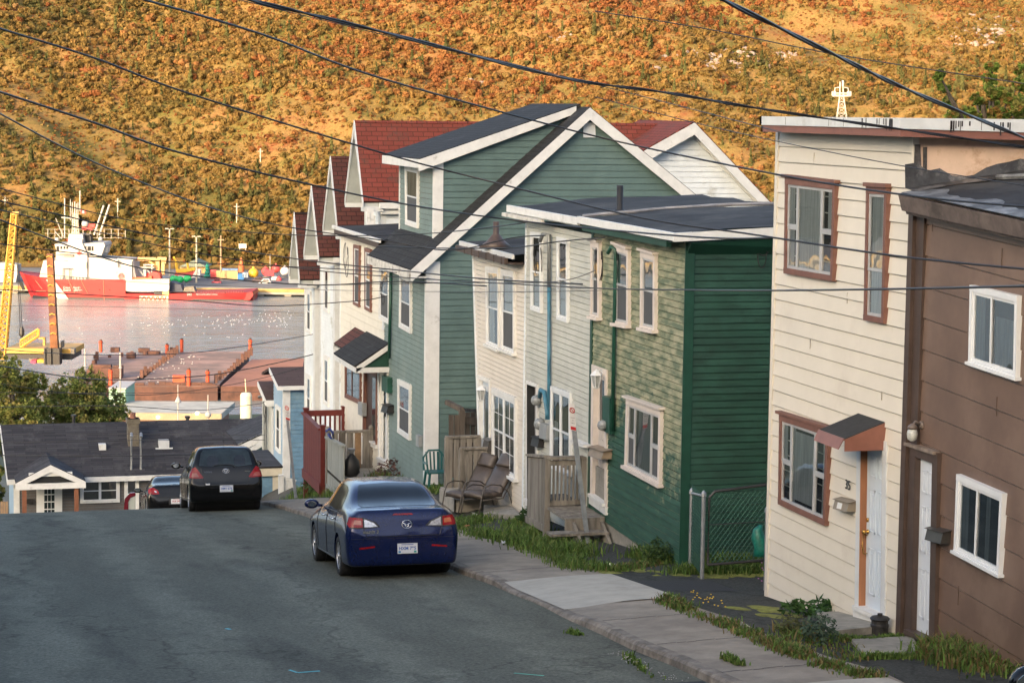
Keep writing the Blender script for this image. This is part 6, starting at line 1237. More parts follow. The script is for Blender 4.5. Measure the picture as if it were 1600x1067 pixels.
# ---------------- ship
SD=694.
redh=pm('ship_red_hull',(.30,.012,.015),.45,.1,.25,(.22,.014,.014),.2,.08); shipw=pm('ship_white',(.36,.35,.34),.5,.08,.3,(.38,.3,.23),.2,.3); wline=pm('hull_black',(.02,.02,.022),.5,.2); buff=pm('crane_buff',(.55,.33,.13),.6,.12,.5)
b0=fp(210,470,SD); SH=thing('coast_guard_ship','red and white coast guard supply ship moored along the far quay','ship',(b0.x,b0.y,0))
mpp=SD/F*1.005
def hull():
    # stations along image x ; bow at left. px, deck y, flare half-beam, waterline half-beam
    st=[(22,427,.15,.05),(27,427,2.2,.3),(34,429,4.5,1.2),(45,431,6.,3.),(60,433,7.,5.),(72,434,7.5,6.2)]
    st2=[(86,437,7.8,7),(120,437,8,7.6),(180,437,8,7.8),(196,437,8,7.8)]
    st3=[(194,459,8,7.8),(240,459.5,8,7.8),(300,459,8,7.8),(350,458,8,7.6),(385,457,7.6,7.),(394,458,7.,6.)]
    m=MB(); C=SD+8
    A=st+st2; rows=[]
    def row(px,dy,hb,wb,zlow=-.6):
        s=fp(px,470,SD).dot(HR); z=fp(px,dy,SD).z; mid=z*.45; sl=0
        rake=0
        return [DS(C-hb,s,z),DS(C-(hb*.7+wb*.3),s+rk_(px,.35),z*.6),DS(C-wb,s+rk_(px,1),zlow),DS(C+wb,s+rk_(px,1),zlow),DS(C+(hb*.7+wb*.3),s+rk_(px,.35),z*.6),DS(C+hb,s,z)]
    rk_=lambda px,f: f*max(0,(60-px))/60*6.*1. if px<60 else 0
    for grp in (A,st3):
        rows=[row(*q) for q in grp]; b=len(m.v)
        for r in rows: m.v+=[tuple(p) for p in r]
        for i in range(len(rows)-1):
            for j in range(5): m.f.append((b+i*6+j,b+i*6+j+1,b+(i+1)*6+j+1,b+(i+1)*6+j))
            m.f.append((b+i*6+5,b+i*6,b+(i+1)*6,b+(i+1)*6+5))
        m.f.append(tuple(b+k for k in range(6))[::-1]); e=b+(len(rows)-1)*6; m.f.append(tuple(e+k for k in range(6)))
    o=m.build('hull',redh,SH,False); return o
hull()
m=MB(); C=SD+8
s=lambda x:fp(x,470,SD).dot(HR)
m.add([DS(C-7.86,s(50),-.3),DS(C-7.86,s(390),-.3),DS(C-7.86,s(386),.42),DS(C-7.86,s(84),.5),DS(C-6.6,s(50),.9)],[(0,1,2,3,4)]); 
m.build('waterline_band',wline,SH)
def dec(name,pts,off,mat,parent=SH,th=.06):
    m=MB(); D=SD+8-8.0-off; A=[fp(x,y,SD)+(HF*(-off-.02)) for x,y in pts]; n=len(A); m.add(A+[p+HF*th for p in A],[tuple(range(n)),tuple(range(n,2*n))[::-1]]+[(i,(i+1)%n,n+(i+1)%n,n+i) for i in range(n)]); return m.build(name,mat,parent)
dec('white_stripe',[(72,437),(84,437),(108,468),(91,468)],.05,shipw)
# superstructure
def sup(name,pts,d0,th,mat=shipw,par=SH):
    m=MB(); A=[fp(x,y,SD)+HF*d0 for x,y in pts]; n=len(A); m.add(A+[p+HF*th for p in A],[tuple(range(n)),tuple(range(n,2*n))[::-1]]+[(i,(i+1)%n,n+(i+1)%n,n+i) for i in range(n)]); return m.build(name,mat,par)
sup('bow_bulwark',[(59,437),(66,408),(78,407),(80,437)],1.5,12); sup('deckhouse',[(76,437),(76,408),(105,408),(112,400),(206,408),(206,437)],1.,13.5)
sup('deckhouse_block',[(84,408),(84,395),(118,395),(118,408)],3,10); sup('funnel_tower',[(116,437),(116,374),(128,374),(128,380),(136,398),(136,437)],.4,3.5)
wh=sup('wheelhouse',[(84,382),(161,380),(163,384),(158,398),(156,402),(88,396)],1.2,12)
m=MB()
for (x0,x1) in ((87,91),(93,96),(98,101),(102.5,105.5),(129,134),(135.5,141),(142,145)):
    A=[fp(x0,385.5,SD),fp(x1,385.5,SD),fp(x1,392.5 if x0<92 or x0>125 else 389.5,SD),fp(x0,392.5 if x0<92 or x0>125 else 389.5,SD)]; m.hexa([p+HF*1.15 for p in A],[p+HF*1.25 for p in A])
m.build('windows',dark,wh)
sup('wheelhouse_wing',[(159,386),(165,387),(165,395),(159,395)],3,4); sup('upper_bridge',[(103,382),(104,367),(126,367),(128,382)],3,6)
sup('aft_deckhouse',[(136,424),(136,406),(182,408),(186,424)],2.5,9); sup('aft_deckhouse_block',[(182,424),(182,404),(206,406),(212,437),(190,437)],1.5,10)
sup('side_bulwark',[(191,437),(264,436),(264,452),(262,456),(204,456),(191,454)],.3,.6)
sup('boat_deck',[(186,437),(256,437),(256,439),(186,439)],.1,14)
for (x,y,w,h) in ((107,404,11,12),(128,405,5,14),(178,412,8,1),):
    pass
m=MB(); rg=random.Random(5)
for (x0,y0,x1,y1) in ((98,420,99,437),(108,420,108.8,437),(98,419.4,114,420.4),(135,410,136,420),(184,406,185.5,418),(206,409,207,437),(100,400,116,401),(84,398,116,399)): fbox(m,x0,y0,x1,y1,SD+.2,.3)
for k in range(10): fbox(m,94+k*5,433,94.7+k*5,437,SD+.1,.2)
m.build('deck_fittings',pm('dark_fittings',(.05,.05,.05),.6,.2),SH)
# maple leaf emblem
lf=[(0,-1),(.12,-.65),(.38,-.78),(.3,-.3),(.55,-.48),(.62,-.32),(.95,-.38),(.85,-.05),(.97,.05),(.5,.38),(.55,.55),(.06,.48),(.06,.95)]; lf=lf+[(-a,b) for a,b in lf[::-1] if a>0]
dec('maple_leaf',[(123.5+a*4.6,396+b*4.8) for a,b in lf],-.38,pm('leaf_red',(.5,.02,.02),.5,.05))
for (t,x,y) in (('Coast',104.5,449.5),('Guard',104.5,453.5),('Garde',120,449.5),('côtière',122,453.5)): text(SH,t,.95,fp(x,y,SD)-HF*.12,HR,(0,0,1),shipw,'hull_lettering',.02,.03)
for (t,x,y,s_) in (('842',296,460.3,1.0),('Fisheries and Oceans',316,460,.45),('Pêches et Océans',332,460,.45)): text(SH,t,s_,fp(x,y,SD)-HF*.12,HR,(0,0,1),shipw,'stern_lettering',.02,.02)
dec('hull_window',[(28,441),(34,441),(39,453),(34,454)],-.9,dark)
m=MB()
for (x,y) in ((80,445),(106,445),(155,453),(171,453),(31,430),(58,433),(352,458)): fbox(m,x-.7,y-.7,x+.7,y+.7,SD-.12,.2)
m.build('porthole',dark,SH)
m=MB()
for (a,b) in (((107,437),(117,458)),((127,438),(137,458)),((55,438),(66,452)),((56,455),(72,455)),((162,437),(163,470))): 
    A,B=fp(*a,SD)-HF*.05,fp(*b,SD)-HF*.05; m.tube([A,B],.1,5)
m.build('rubbing_strake',pm('strake',(.6,.16,.1),.5,.1),SH)
dec('hazard_panel',[(218,462.3),(263,462.3),(263,469.5),(218,469.5)],.06,pm('hazard_white',(.6,.5,.42),.6,.1)); m=MB()
for k in range(12): A=[(220+k*3.5,463),(222.2+k*3.5,463),(219.8+k*3.5,469),(217.6+k*3.5,469)] if k%2 else [(218+k*3.5,463),(220+k*3.5,463),(222+k*3.5,469),(220+k*3.5,469)]; fpoly(m,[(min(262.5,max(218.5,a)),b) for a,b in A],SD-.12,.04)
m.build('hazard_stripes',pm('hazard_red',(.55,.08,.04),.5,.2),SH)
sup('stern_roller',[(386,457),(394,456),(396,461),(390,469),(381,469),(384,463)],-.2,15,redh)
m=MB(); 
for k in range(30): fbox(m,303+k*2.6,454.5,304+k*2.6,458,SD+.2,.2)
fbox(m,300,453.6,382,454.6,SD+.2,.2); m.build('deck_rail',pm('rail_dark_red',(.16,.02,.02),.5,.1),SH)
m=MB(); fbox(m,242,457,258,461,SD-.2,.3)
for k in range(6): fbox(m,241+k*2.4,455,242+k*2.4,461,SD-.25,.3)
m.build('fenders',wline,SH)
sup('deck_cargo',[(262,457),(264,441),(280,446),(284,457)],3,5,pm('navy_cargo',(.03,.04,.07),.6,.2)); sup('deck_winch',[(284,457),(286,450),(300,449),(303,457)],3,4,pm('winch_grey',(.14,.13,.11),.7,.3)); sup('buff_locker',[(254,456),(254,460),(264,461),(264,455)],-.3,2,buff)
# crane
m=MB(); D=SD+6
for (x0,y0,x1,y1,th) in ((243,404,249,437,1.3),(252,405,257,430,1.3),(211,405,249,408,1.2),(215,402,243,405,1.),(246,402,260,406,1.2),(256,406,259,412,1.)): fbox(m,x0,y0,x1,y1,D,th)
m.tube([fp(233,408,D+.5),fp(244,416,D+.5)],.35,6); m.build('cargo_crane',buff,SH)
m=MB()
for (x0,y0,x1,y1) in ((208,417,241,419),(213,419,215,432),(224,416,228,432),(236,414,238,432),(224,413,240,415)): fbox(m,x0,y0,x1,y1,SD+4,.8)
m.tube([fp(215,419,SD+4),fp(224,430,SD+4)],.2,5); m.tube([fp(228,419,SD+4),fp(237,430,SD+4)],.2,5); m.build('davit_frame',shipw,SH)
rd=pm('bright_red_gear',(.5,.03,.03),.5,.15); m=MB()
m.lathe(fp(243,433,SD+5)-HF*3,[(2.,0),(2.,4.5)],16,HF); m.lathe(fp(234,433,SD+5),[(1.6,0),(1.7,2.5)],16,HF); m.lathe(fp(190,432,SD+1),[(1.1,0),(1.1,1.5)],16,HF); fbox(m,191.5,410,203,418,SD+2.5,2); m.build('winch_drums',rd,SH)
boat=fpoly(MB(),[(195,429),(203,433),(232,434),(237,431),(237,436),(205,437),(197,434)],SD+1.2,2.2).build('rescue_boat',pm('rescue_orange',(.5,.1,.03),.5,.1),SH)
m=MB()
for (x,y0,y1,r_) in ((101,310,372,.22),(110,312,345,.12),(113,316,367,.15),(117,315,367,.2),(120,318,367,.15),(125,298,330,.2),(122,316,350,.12)): m.tube([fp(x,y1,D),fp(x,y0,D)],r_,6)
for (a,b) in (((147,367),(162,321)),((155,368),(171,320))): m.tube([fp(*a,D),fp(*b,D)],.3,6)
m.tube([fp(87,341,D),fp(99,370,D)],.12,5); m.tube([fp(86,362,D),fp(96,373,D)],.12,5); m.tube([fp(96,340,D),fp(124,342,D)],.22,5); m.build('masts',shipw,SH)
m=MB()
for k in range(7):
    y0=368-k*5; w=6-k*.6; m.tube([fp(118-w,y0,D),fp(118+w-.5,y0-5,D)],.16,4); m.tube([fp(118+w,y0,D),fp(118-w+.5,y0-5,D)],.16,4); m.tube([fp(118-w,y0,D),fp(118+w,y0,D)],.14,4)
m.tube([fp(112,368,D),fp(116,332,D)],.2,4); m.tube([fp(124,368,D),fp(120,332,D)],.2,4); m.build('mast_lattice',polew,SH)
m=MB(); m.lathe(fp(133,353,D),[(1.,-.2),(1.15,.6),(1.,1.3),(.5,1.7)],12); m.lathe(fp(89,376,D),[(.7,-.2),(.75,.5),(.4,1.)],10); m.lathe(fp(157,375,D),[(.7,-.2),(.75,.5),(.4,1.)],10); m.build('radar_dome',shipw,SH,True)
m=MB(); fbox(m,128,355,144,360,D,1.); fbox(m,136,350,148,356,D,1.); fbox(m,104,374,112,376,D-2,1); m.build('fire_monitor',rd,SH)
m=MB(); fbox(m,117,366,140,368,D-1,3); fbox(m,134,368,142,380,D,3); fbox(m,122,370,128,374,D,2); m.build('exhaust_stack',wline,SH)
m=MB(); fbox(m,126,328,134,334,D,.2); m.build('ensign',rd,SH); m=MB(); fbox(m,128.5,328.3,131.5,333.7,D-.1,.05); m.build('ensign_field',shipw,SH)
fpoly(MB(),[(70,398),(74,388),(86,360),(88,362),(80,384),(74,400)],720,2).build('quay_shade',metalg,SH) if False else None
# ---------------- quay goods
def buoyrow():
    yel=pm('buoy_yellow',(.62,.36,.03),.45,.08); rdb=pm('buoy_red',(.5,.06,.06),.5,.15,.8); grn=pm('buoy_green',(.02,.42,.12),.45,.08); wb=pm('buoy_white',(.62,.58,.55),.5,.08); tl=pm('buoy_teal',(.02,.22,.15),.5,.1); org_=pm('buoy_rust',(.45,.12,.04),.6,.2)
    def ball(x,y,r,mat,lab,D=760,band=None):
        c=fp(x,y,D); T=thing('buoy',lab,'buoy',(c.x,c.y,zq),'navigation buoys stored on the quay'); R=r*D/F; m=MB(); m.lathe(c-HF*R,[(R*math.sin(math.pi*k/12)+.01,R-R*math.cos(math.pi*k/12)) for k in range(13)],20,HF); m.build('float',mat,T,True)
        m=MB(); m.lathe(c,[(R*.25,R*.9),(R*.22,R*1.3)],8,(0,0,1)); m.build('eye',mat,T)
        if band: m=MB(); m.lathe(c-HF*R*1.01,[(.01,0),(R*.34,R*.08),(R*.55,R*.2)],14,HF); m.build('patch',band,T)
        m=MB(); m.box((c.x,c.y,zq+.3),(R*1.4,R,.6),HR,HF); m.build('cradle',wood,T)
    ball(396,427,8,yel,'big round yellow buoy right of the blue crates on the quay',band=None); ball(415,424,6.5,rdb,'faded red buoy just right of the yellow one'); ball(431,420,6.5,rdb,'red buoy standing at the back of the pile'); ball(445,424,7,wb,'white and red buoy partly behind the gable roof',band=rdb); ball(429,436,5.5,wb,'white buoy with red patch at the front of the pile',750,rdb); ball(436,437,4.5,rdb,'small red buoy beside the front white one',748)
    for (x,y,sx,lab) in ((272,437,1,'left bright green conical buoy lying on the quay edge'),(280,438,-1,'middle bright green conical buoy lying on the quay'),(293,437,1,'right bright green conical buoy lying on the quay')):
        c=fp(x,y,735); T=thing('green_buoy',lab,'buoy',(c.x,c.y,zq),'green buoys on the quay'); m=MB(); m.lathe(c-HR*sx*1.4,[(.3,0),(1.0,.5),(1.15,1.2),(.8,2.2),(.9,2.6),(.2,2.8)],12,tuple(HR*sx+Vector((0,0,.25)))); m.build('float',grn,T,True)
    c=fp(324,440,755); T=thing('teal_buoy','dark green spar buoy with stacked collars left of the container','buoy',tuple(c)); m=MB(); z0=fp(324,434,755).z; m.lathe((c.x,c.y,z0),[(1.2,0),(1.2,.8),(.7,1.2),(1.,1.8),(.6,2.4),(.9,3),(.5,3.4),(.8,4),(.3,4.6),(.3,5.2)],12); m.build('float',tl,T)
    c=fp(377,424,765); T=thing('rust_buoy','tall rust orange buoy with pointed top behind the crates','buoy',tuple(c)); z0=fp(377,425,765).z; m=MB(); m.lathe((c.x,c.y,z0),[(1.1,0),(1.1,2.3),(.7,2.6),(.45,4.2),(.15,5)],12); m.build('float',org_,T)
    def cont(x0,y0,x1,y1,D,th,mat,name,lab,cat='container'):
        c=fp((x0+x1)/2,y1,D); T=thing(name,lab,cat,tuple(c)); m=MB(); fbox(m,x0,y0,x1,y1,D,th); m.build('body',mat,T); m=MB(); k=int((x1-x0)/3)
        for i in range(k+1): x=x0+(x1-x0)*i/k; fbox(m,x-.25,y0+.5,x+.25,y1-.5,D-.12,.12)
        m.build('rib',mat,T); return T
    cont(338,423,371,437,750,2.6,pm('timber_tan',(.45,.32,.16),.8,.12),'long_container','long tan boarded container in the middle of the quay'); cont(329,422,338,437,751,2.5,rdb,'red_container','faded red container at left end of the tan one'); T=cont(344,420,371,423,752,2.6,pm('tarp_blue',(.12,.22,.4),.6,.1),'covered_load','blue covered load lying on top of the tan container','load')
    for (x,y,w,h,mt,lab) in ((374,428,9,9,pm('crate_blue',(.02,.16,.42),.5,.1),'blue crate stack under the rust buoy'),(381,426,8,8,pm('crate_grey',(.3,.36,.42),.6,.1),'grey blue tank on the crates right of the rust buoy'),(418,422,15,9,pm('crate_red',(.5,.03,.05),.5,.08),'bright red bin among the buoys')): cont(x-w/2+2,y,x+w/2+2,y+h,748,2,mt,'crate',lab,'crate')
    T=cont(451,432,466,438,745,2,wb,'white_bin','white panel load behind the gabled roof','load'); cont(451,439,464,445,744,2,pm('rust_orange_box',(.35,.13,.04),.7,.2),'orange_box','rusty orange box at right end of the quay','box')
    def vehicle(x,y,w,h,mat,lab,D=740,roof=True):
        c=fp(x,y+h,D); T=thing('parked_vehicle',lab,'vehicle',(c.x,c.y,zq),'vehicles parked on the far quay'); m=MB(); fpoly(m,[(x-w/2,y+h*.8),(x-w/2,y+h*.45),(x-w*.3,y+h*.4),(x-w*.18,y),(x+w*.3,y),(x+w*.42,y+h*.42),(x+w/2,y+h*.5),(x+w/2,y+h*.8)],D,1.8); m.build('body',mat,T)
        m=MB(); fpoly(m,[(x-w*.23,y+h*.38),(x-w*.14,y+h*.1),(x+w*.26,y+h*.1),(x+w*.36,y+h*.38)],D-.05,.04); m.build('windows',dark,T)
        for sx in (-.3,.3): m=MB(); m.lathe(fp(x+w*sx,y+h*.82,D)-HF*.05,[(.42,0),(.42,.3)],12,HF); m.build('wheel',tyre,T)
    vehicle(338,436,15,9,pm('van_maroon',(.25,.03,.06),.4,.1),'dark red pickup parked below the red container',735); vehicle(402,433,17,9,pm('suv_dark',(.06,.04,.05),.4,.1),'dark car parked below the big yellow buoy'); vehicle(414,436,19,9,pm('van_white',(.6,.6,.6),.4,.05),'white car parked below the red buoys',736)
    # yellow / red buoy boat on blocks
    c=fp(285,436,742); T=thing('work_boat','red and white workboat with yellow crane arm standing on the quay','boat',(c.x,c.y,zq)); fpoly(MB(),[(275,424),(312,421),(308,433),(280,437),(272,434)],742,3).build('hull',rdb,T); fpoly(MB(),[(299,434),(306,421),(313,421),(312,434)],741.8,3).build('bow',wb,T); fpoly(MB(),[(276,426),(276,421),(290,420),(304,418),(305,422),(290,426)],741.5,3).build('superstructure',yel,T)
    m=MB(); m.tube([fp(277,424,742),fp(275,408,742)],.5,6); m.tube([fp(275,408,742),fp(271,401,742)],.35,6); m.tube([fp(294,420,742),fp(293,411,742)],.4,6); m.build('crane_arm',yel,T); fbox(MB(),278,430,289,435,741.6,.1).build('name_board',shipw,T)
    c=fp(300,420,775); T=thing('quay_shed','low shed with grey green hipped roof behind the work boat','shed',(c.x,c.y,zq)); fbox(MB(),281,416,322,432,775,10).build('wall',pm('shed_tan',(.35,.22,.1),.8,.1),T); fpoly(MB(),[(279,417),(302,407),(324,417)],773,13).build('roof',pm('shed_roof',(.14,.17,.14),.8,.1),T)
    c=fp(10,430,735); T=thing('white_boat','white moored boat at left edge behind the crane boom','boat',(c.x,c.y,1)); fpoly(MB(),[(-20,428),(-20,412),(10,411),(27,414),(27,428),(22,452),(-20,452)],728,6).build('hull',shipw,T); fbox(MB(),-18,420,26,422,727.8,.2).build('stripe',MC['crate_grey'],T)
buoyrow()
# ---------------- barges, piles, crane
rusty=pm('rusty_steel',(.085,.038,.028),.8,.3,.6,(.07,.035,.03),.3,.2,bump=.2,bsc=3); deckr=pm('rusty_barge_deck',(.27,.17,.14),.85,.25,.25,(.17,.12,.10),.45,.09); deckr2=pm('red_rust_deck',(.30,.13,.08),.85,.2,.2,(.22,.1,.07),.4,.1); orangeb=pm('orange_paint',(.40,.06,.02),.5,.15,1)
def barge(name,lab,px,mat,zt=3.0):
    P=[fz(x,y,zt) for x,y in px]; T=thing(name,lab,'barge',tuple(P[0]),'rusty barges moored side by side'); m=MB(); m.hexa(P,[p-Vector((0,0,zt+.5)) for p in P]); m.build('hull',rusty,T); m=MB(); m.hexa([p+Vector((0,0,.05)) for p in P],[p+Vector((0,0,.01)) for p in P]); m.build('deck',mat,T); return T,P
b1,P1=barge('barge','grey brown decked barge, leftmost of the three beside the orange mooring posts',[(150,557),(272,550),(222,594),(120,602)],deckr)
b2_,P2_=barge('barge','middle barge with gulls resting on its rusty deck',[(276,550),(389,549),(340,604),(196,604)],deckr)
b3,P3=barge('barge','reddish decked barge, rightmost beside the blue house roofs',[(393,562),(475,560),(470,604),(345,604)],deckr2)
def postline(a,b,n,T,h=1.6):
    m=MB(); A=fz(*a,3.05); B=fz(*b,3.05); rg=random.Random(n)
    for i in range(n): p=A.lerp(B,(i+rg.uniform(-.2,.2))/(n-1)); hh=h*rg.uniform(.5,1.4); m.box(p+Vector((0,0,hh/2)),(.7,.5,hh),HR,HF)
    o=m.build('rail_posts',rusty,T); return o
postline((222,590),(276,553),13,b2_); postline((338,598),(392,556),13,b3); postline((152,562),(135,600),6,b1); postline((150,560),(268,552),7,b1,1.2)
m=MB(); rg=random.Random(3)
for k in range(26): x=198+k*5.6; p=fz(x,603,3.); m.box(p+Vector((0,0,-.2)),(1.4,.6,1.6*rg.uniform(.5,1.5)),HR,HF)
m.build('fenders',rusty,b2_)
m=MB()
for (x,y,w,h) in ((160,590,8,3.2),(168,588,5,2),(175,591,9,2.6),(185,590,4,3),(205,560,4,1.5),(180,551,4,1.4),(225,552,5,1.4),(240,554,6,1.0)): p=fz(x,y,3.05); m.box(p+Vector((0,0,h/2)),(w*.5,1.5,h*.8),HR,HF)
m.build('deck_scrap',rusty,b1)
for (x,y0,y1,lab) in ((157.5,532,550,'orange mooring post at the far left corner of the barges'),(261,538,554,'shorter orange mooring post between two barges at the far side'),(284,530,550,'tall orange mooring post just right of the short one'),(391,530,552,'orange mooring post at far right corner of the barges'),(173,577,602,'orange mooring post above the green tree'),(295,577,603,'orange mooring post at the near edge above the brick building'),(324.5,579,600,'rusty orange mooring post at the near edge, right one')):
    b=fz(x,y1,3.05); D=b.dot(HF); t=fp(x,y0,D); T=thing('mooring_post',lab,'mooring post',tuple(b),'orange mooring posts on the barges'); H_=t.z-b.z; m=MB(); m.lathe(b,[(.42,0),(.42,H_*.8),(.55,H_*.82),(.55,H_*.88),(.42,H_*.9),(.42,H_*.97)],12); m.build('post',orangeb,T); m=MB(); m.lathe(b,[(.2,H_*.97),(.3,H_*.98),(.3,H_*1.08)],8); m.build('cap',rusty,T)
p=fz(280,598,3.1); T=thing('orange_box','bright orange box on the near edge of the middle barge','box',tuple(p)); m=MB(); m.box(p+Vector((0,0,.8)),(2.6,1.5,1.5),HR,HF); m.build('box_body',orangeb,T); m=MB(); m.box(p+Vector((0,0,1.6)),(2.7,1.6,.15),HR,HF); m.build('lid',orangeb,T)
# rusty pile and yellow crane barge
yc=pm('crane_yellow',(.45,.26,.05),.5,.1,.6); PD=478
T=thing('rusty_pile','tall rusty spud pile standing through its frame beside the yellow barge','pile',tuple(fp(86,575,PD))); m=MB(); A=[fp(72.5,397,PD),fp(82,397,PD),fp(91,560,PD),fp(79,560,PD)]; m.hexa(A,[p+HF*1.6 for p in A]); m.build('pile_column',pm('pile_rust',(.22,.085,.03),.8,.35,.35,(.10,.04,.03),.4,.15),T); m=MB()
for k in range(9): y=402+k*15; x=77.3+(y-397)*.05; m.tube([fp(x-5,y,PD-.2),fp(x-1,y-2,PD-.2),fp(x+4,y,PD-.2)],.16,5)
m.build('rungs',yc,T); m=MB(); fbox(m,69,544,93,570,PD-1,.6); fbox(m,68,545,71,570,PD-1.4,3); fbox(m,89,545,93,570,PD-1.4,3); fbox(m,78,544,80,570,PD-1.5,.5); m.build('pile_guide',wline,T)
T=thing('yellow_crane_barge','yellow work barge with crane machinery behind the tree','barge',tuple(fp(60,560,PD))); 
m=MB(); fbox(m,10,544,115,553,PD+3,12); m.build('hull',yc,T); m=MB(); fbox(m,8,553,112,562,PD+3.2,11); m.build('hull_side',wline,T)
m=MB(); a,b=(32,546),(58,518)
for dz in (0,6):
    m.tube([fp(32,543-dz*1.8,PD+5),fp(60,525-dz*1.8,PD+5)],.3,5); m.tube([fp(32,543-dz*1.8,PD+8),fp(60,525-dz*1.8,PD+8)],.3,5)
for k in range(10): x=32+k*3.1; y=543-k*2; m.tube([fp(x,y,PD+5),fp(x,y-10.8,PD+5)],.16,4)
m.tube([fp(60,525,PD+5),fp(60,514,PD+5)],.35,5); fbox(m,60,527,70,530,PD+5,1); fbox(m,67,527,70,540,PD+5,1); m.build('gangway',yc,T)
m=MB()
for (x,y,w,h,) in ((95,533,5,10),(110,545,10,8),(45,560,20,5)): fbox(m,x,y,x+w*.6,y+h,PD+2,2)
m.build('machinery',MC['winch_grey'],T)
m=MB(); fbox(m,48,563,56,568,PD-1,3); m.build('drum',pm('magenta_float',(.35,.03,.09),.5,.2),T); m=MB(); fbox(m,58,562,69,567,PD-1,3); m.build('float',pm('yellow_float',(.5,.28,.02),.5,.2),T)
def lattice(name,lab,a,b,w0,w1,D,n,mat,r=.16):
    T=thing(name,lab,'crane',tuple(fp(a[0],a[1],D))); m=MB(); A=Vector((a[0],a[1])); B=Vector((b[0],b[1])); d=(B-A).normalized(); nn=Vector((-d.y,d.x)); c=[]
    for i in range(n+1):
        t=i/n; p=A.lerp(B,t); w=(w0+(w1-w0)*t)/2; c.append([fp(p.x+nn.x*w*s,p.y+nn.y*w*s,D)+HF*(dd*w*D/F) for s,dd in ((-1,-1),(1,-1),(1,1),(-1,1))])
    for i in range(n):
        for k in range(4):
            m.tube([c[i][k],c[i+1][k]],r*1.5,5); m.tube([c[i][k],c[i+1][(k+1)%4]],r,4); m.tube([c[i][k],c[i][(k+1)%4]],r,4)
    m.build('boom',mat,T); return T
T=lattice('lattice_crane','yellow lattice crane boom rising at the left edge over the harbour',(2,560),(23,333),13,8,PD+6,22,yc)
m=MB(); m.tube([fp(23,333,PD+6),fp(33,540,PD+6)],.07,4); m.tube([fp(25,333,PD+6),fp(36,540,PD+6)],.07,4); m.tube([fp(25,333,PD+6),fp(0,300,PD+6),fp(-15,280,PD+6)],.07,4); m.build('hoist_cable',wirem,T); m=MB(); m.lathe(fp(34,527,PD+6),[(.2,0),(.6,.6),(.6,1.6),(.3,2.4)],8); m.build('hook_block',wline,T); m=MB(); fbox(m,19,331,29,336,PD+5,2.5); m.build('boom_head',yc,T)
# waterfront building with lit lamps
BD=388; T=thing('flat_roofed_building','low flat roofed waterfront building with tan fascia and two lit wall lamps','building',tuple(fp(270,665,BD)))
zr_=fp(300,646,BD).z; a=fp(150,646,BD).dot(HR); b=fp(345,646,BD).dot(HR)
m=MB(); m.hexa([DS(BD-.4,a,zr_),DS(BD-.4,b,zr_),DS(BD+16,b+.5,zr_),DS(BD+16,a,zr_)],[DS(BD-.4,a,zr_-1.1),DS(BD-.4,b,zr_-1.1),DS(BD+16,b+.5,zr_-1.1),DS(BD+16,a,zr_-1.1)]); m.build('roof',pm('gravel_roof',(.33,.34,.32),.9,.15,.3,(.45,.4,.35),.3,.1),T)
m=MB(); m.hexa([DS(BD-.6,a,zr_+.1),DS(BD-.6,b+.2,zr_+.1),DS(BD-.6,b+.2,zr_-1.2),DS(BD-.6,a,zr_-1.2)],[DS(BD-.3,a,zr_+.1),DS(BD-.3,b+.2,zr_+.1),DS(BD-.3,b+.2,zr_-1.2),DS(BD-.3,a,zr_-1.2)]); m.build('fascia',pm('tan_fascia',(.30,.235,.16),.7,.06),T)
m=MB(); m.hexa([DS(BD,a,zr_-1.1),DS(BD,b-.5,zr_-1.1),DS(BD,b-.5,zr_-7),DS(BD,a,zr_-7)],[DS(BD+15,a,zr_-1.1),DS(BD+15,b-.5,zr_-1.1),DS(BD+15,b-.5,zr_-7),DS(BD+15,a,zr_-7)]); m.build('wall',pm('brick_wall',(.24,.13,.09),.85,.15,3),T)
m=MB(); fbox(m,274,655,303,662,BD-.15,.1); m.build('window_band',shipw,T)
for (x,y) in ((247,652),(308,646)): m=MB(); m.lathe(fp(x,y,BD-.7),[(.05,-.3),(.3,-.15),(.35,.15),(.1,.3)],8); m.build('lit_lamp',pm('lit_lamp_glass',(.8,.5,.2),.5,.0,emit=(1,.5,.18,5)),T)
T=thing('green_shed','small pale green shed corner beyond the tree','shed',tuple(fp(185,620,400))); fbox(MB(),170,608,196,660,400,10).build('wall',pm('pale_green_wall',(.25,.42,.3),.7,.08),T); fbox(MB(),169,606,197,608,399.6,10.5).build('roof',shipw,T)
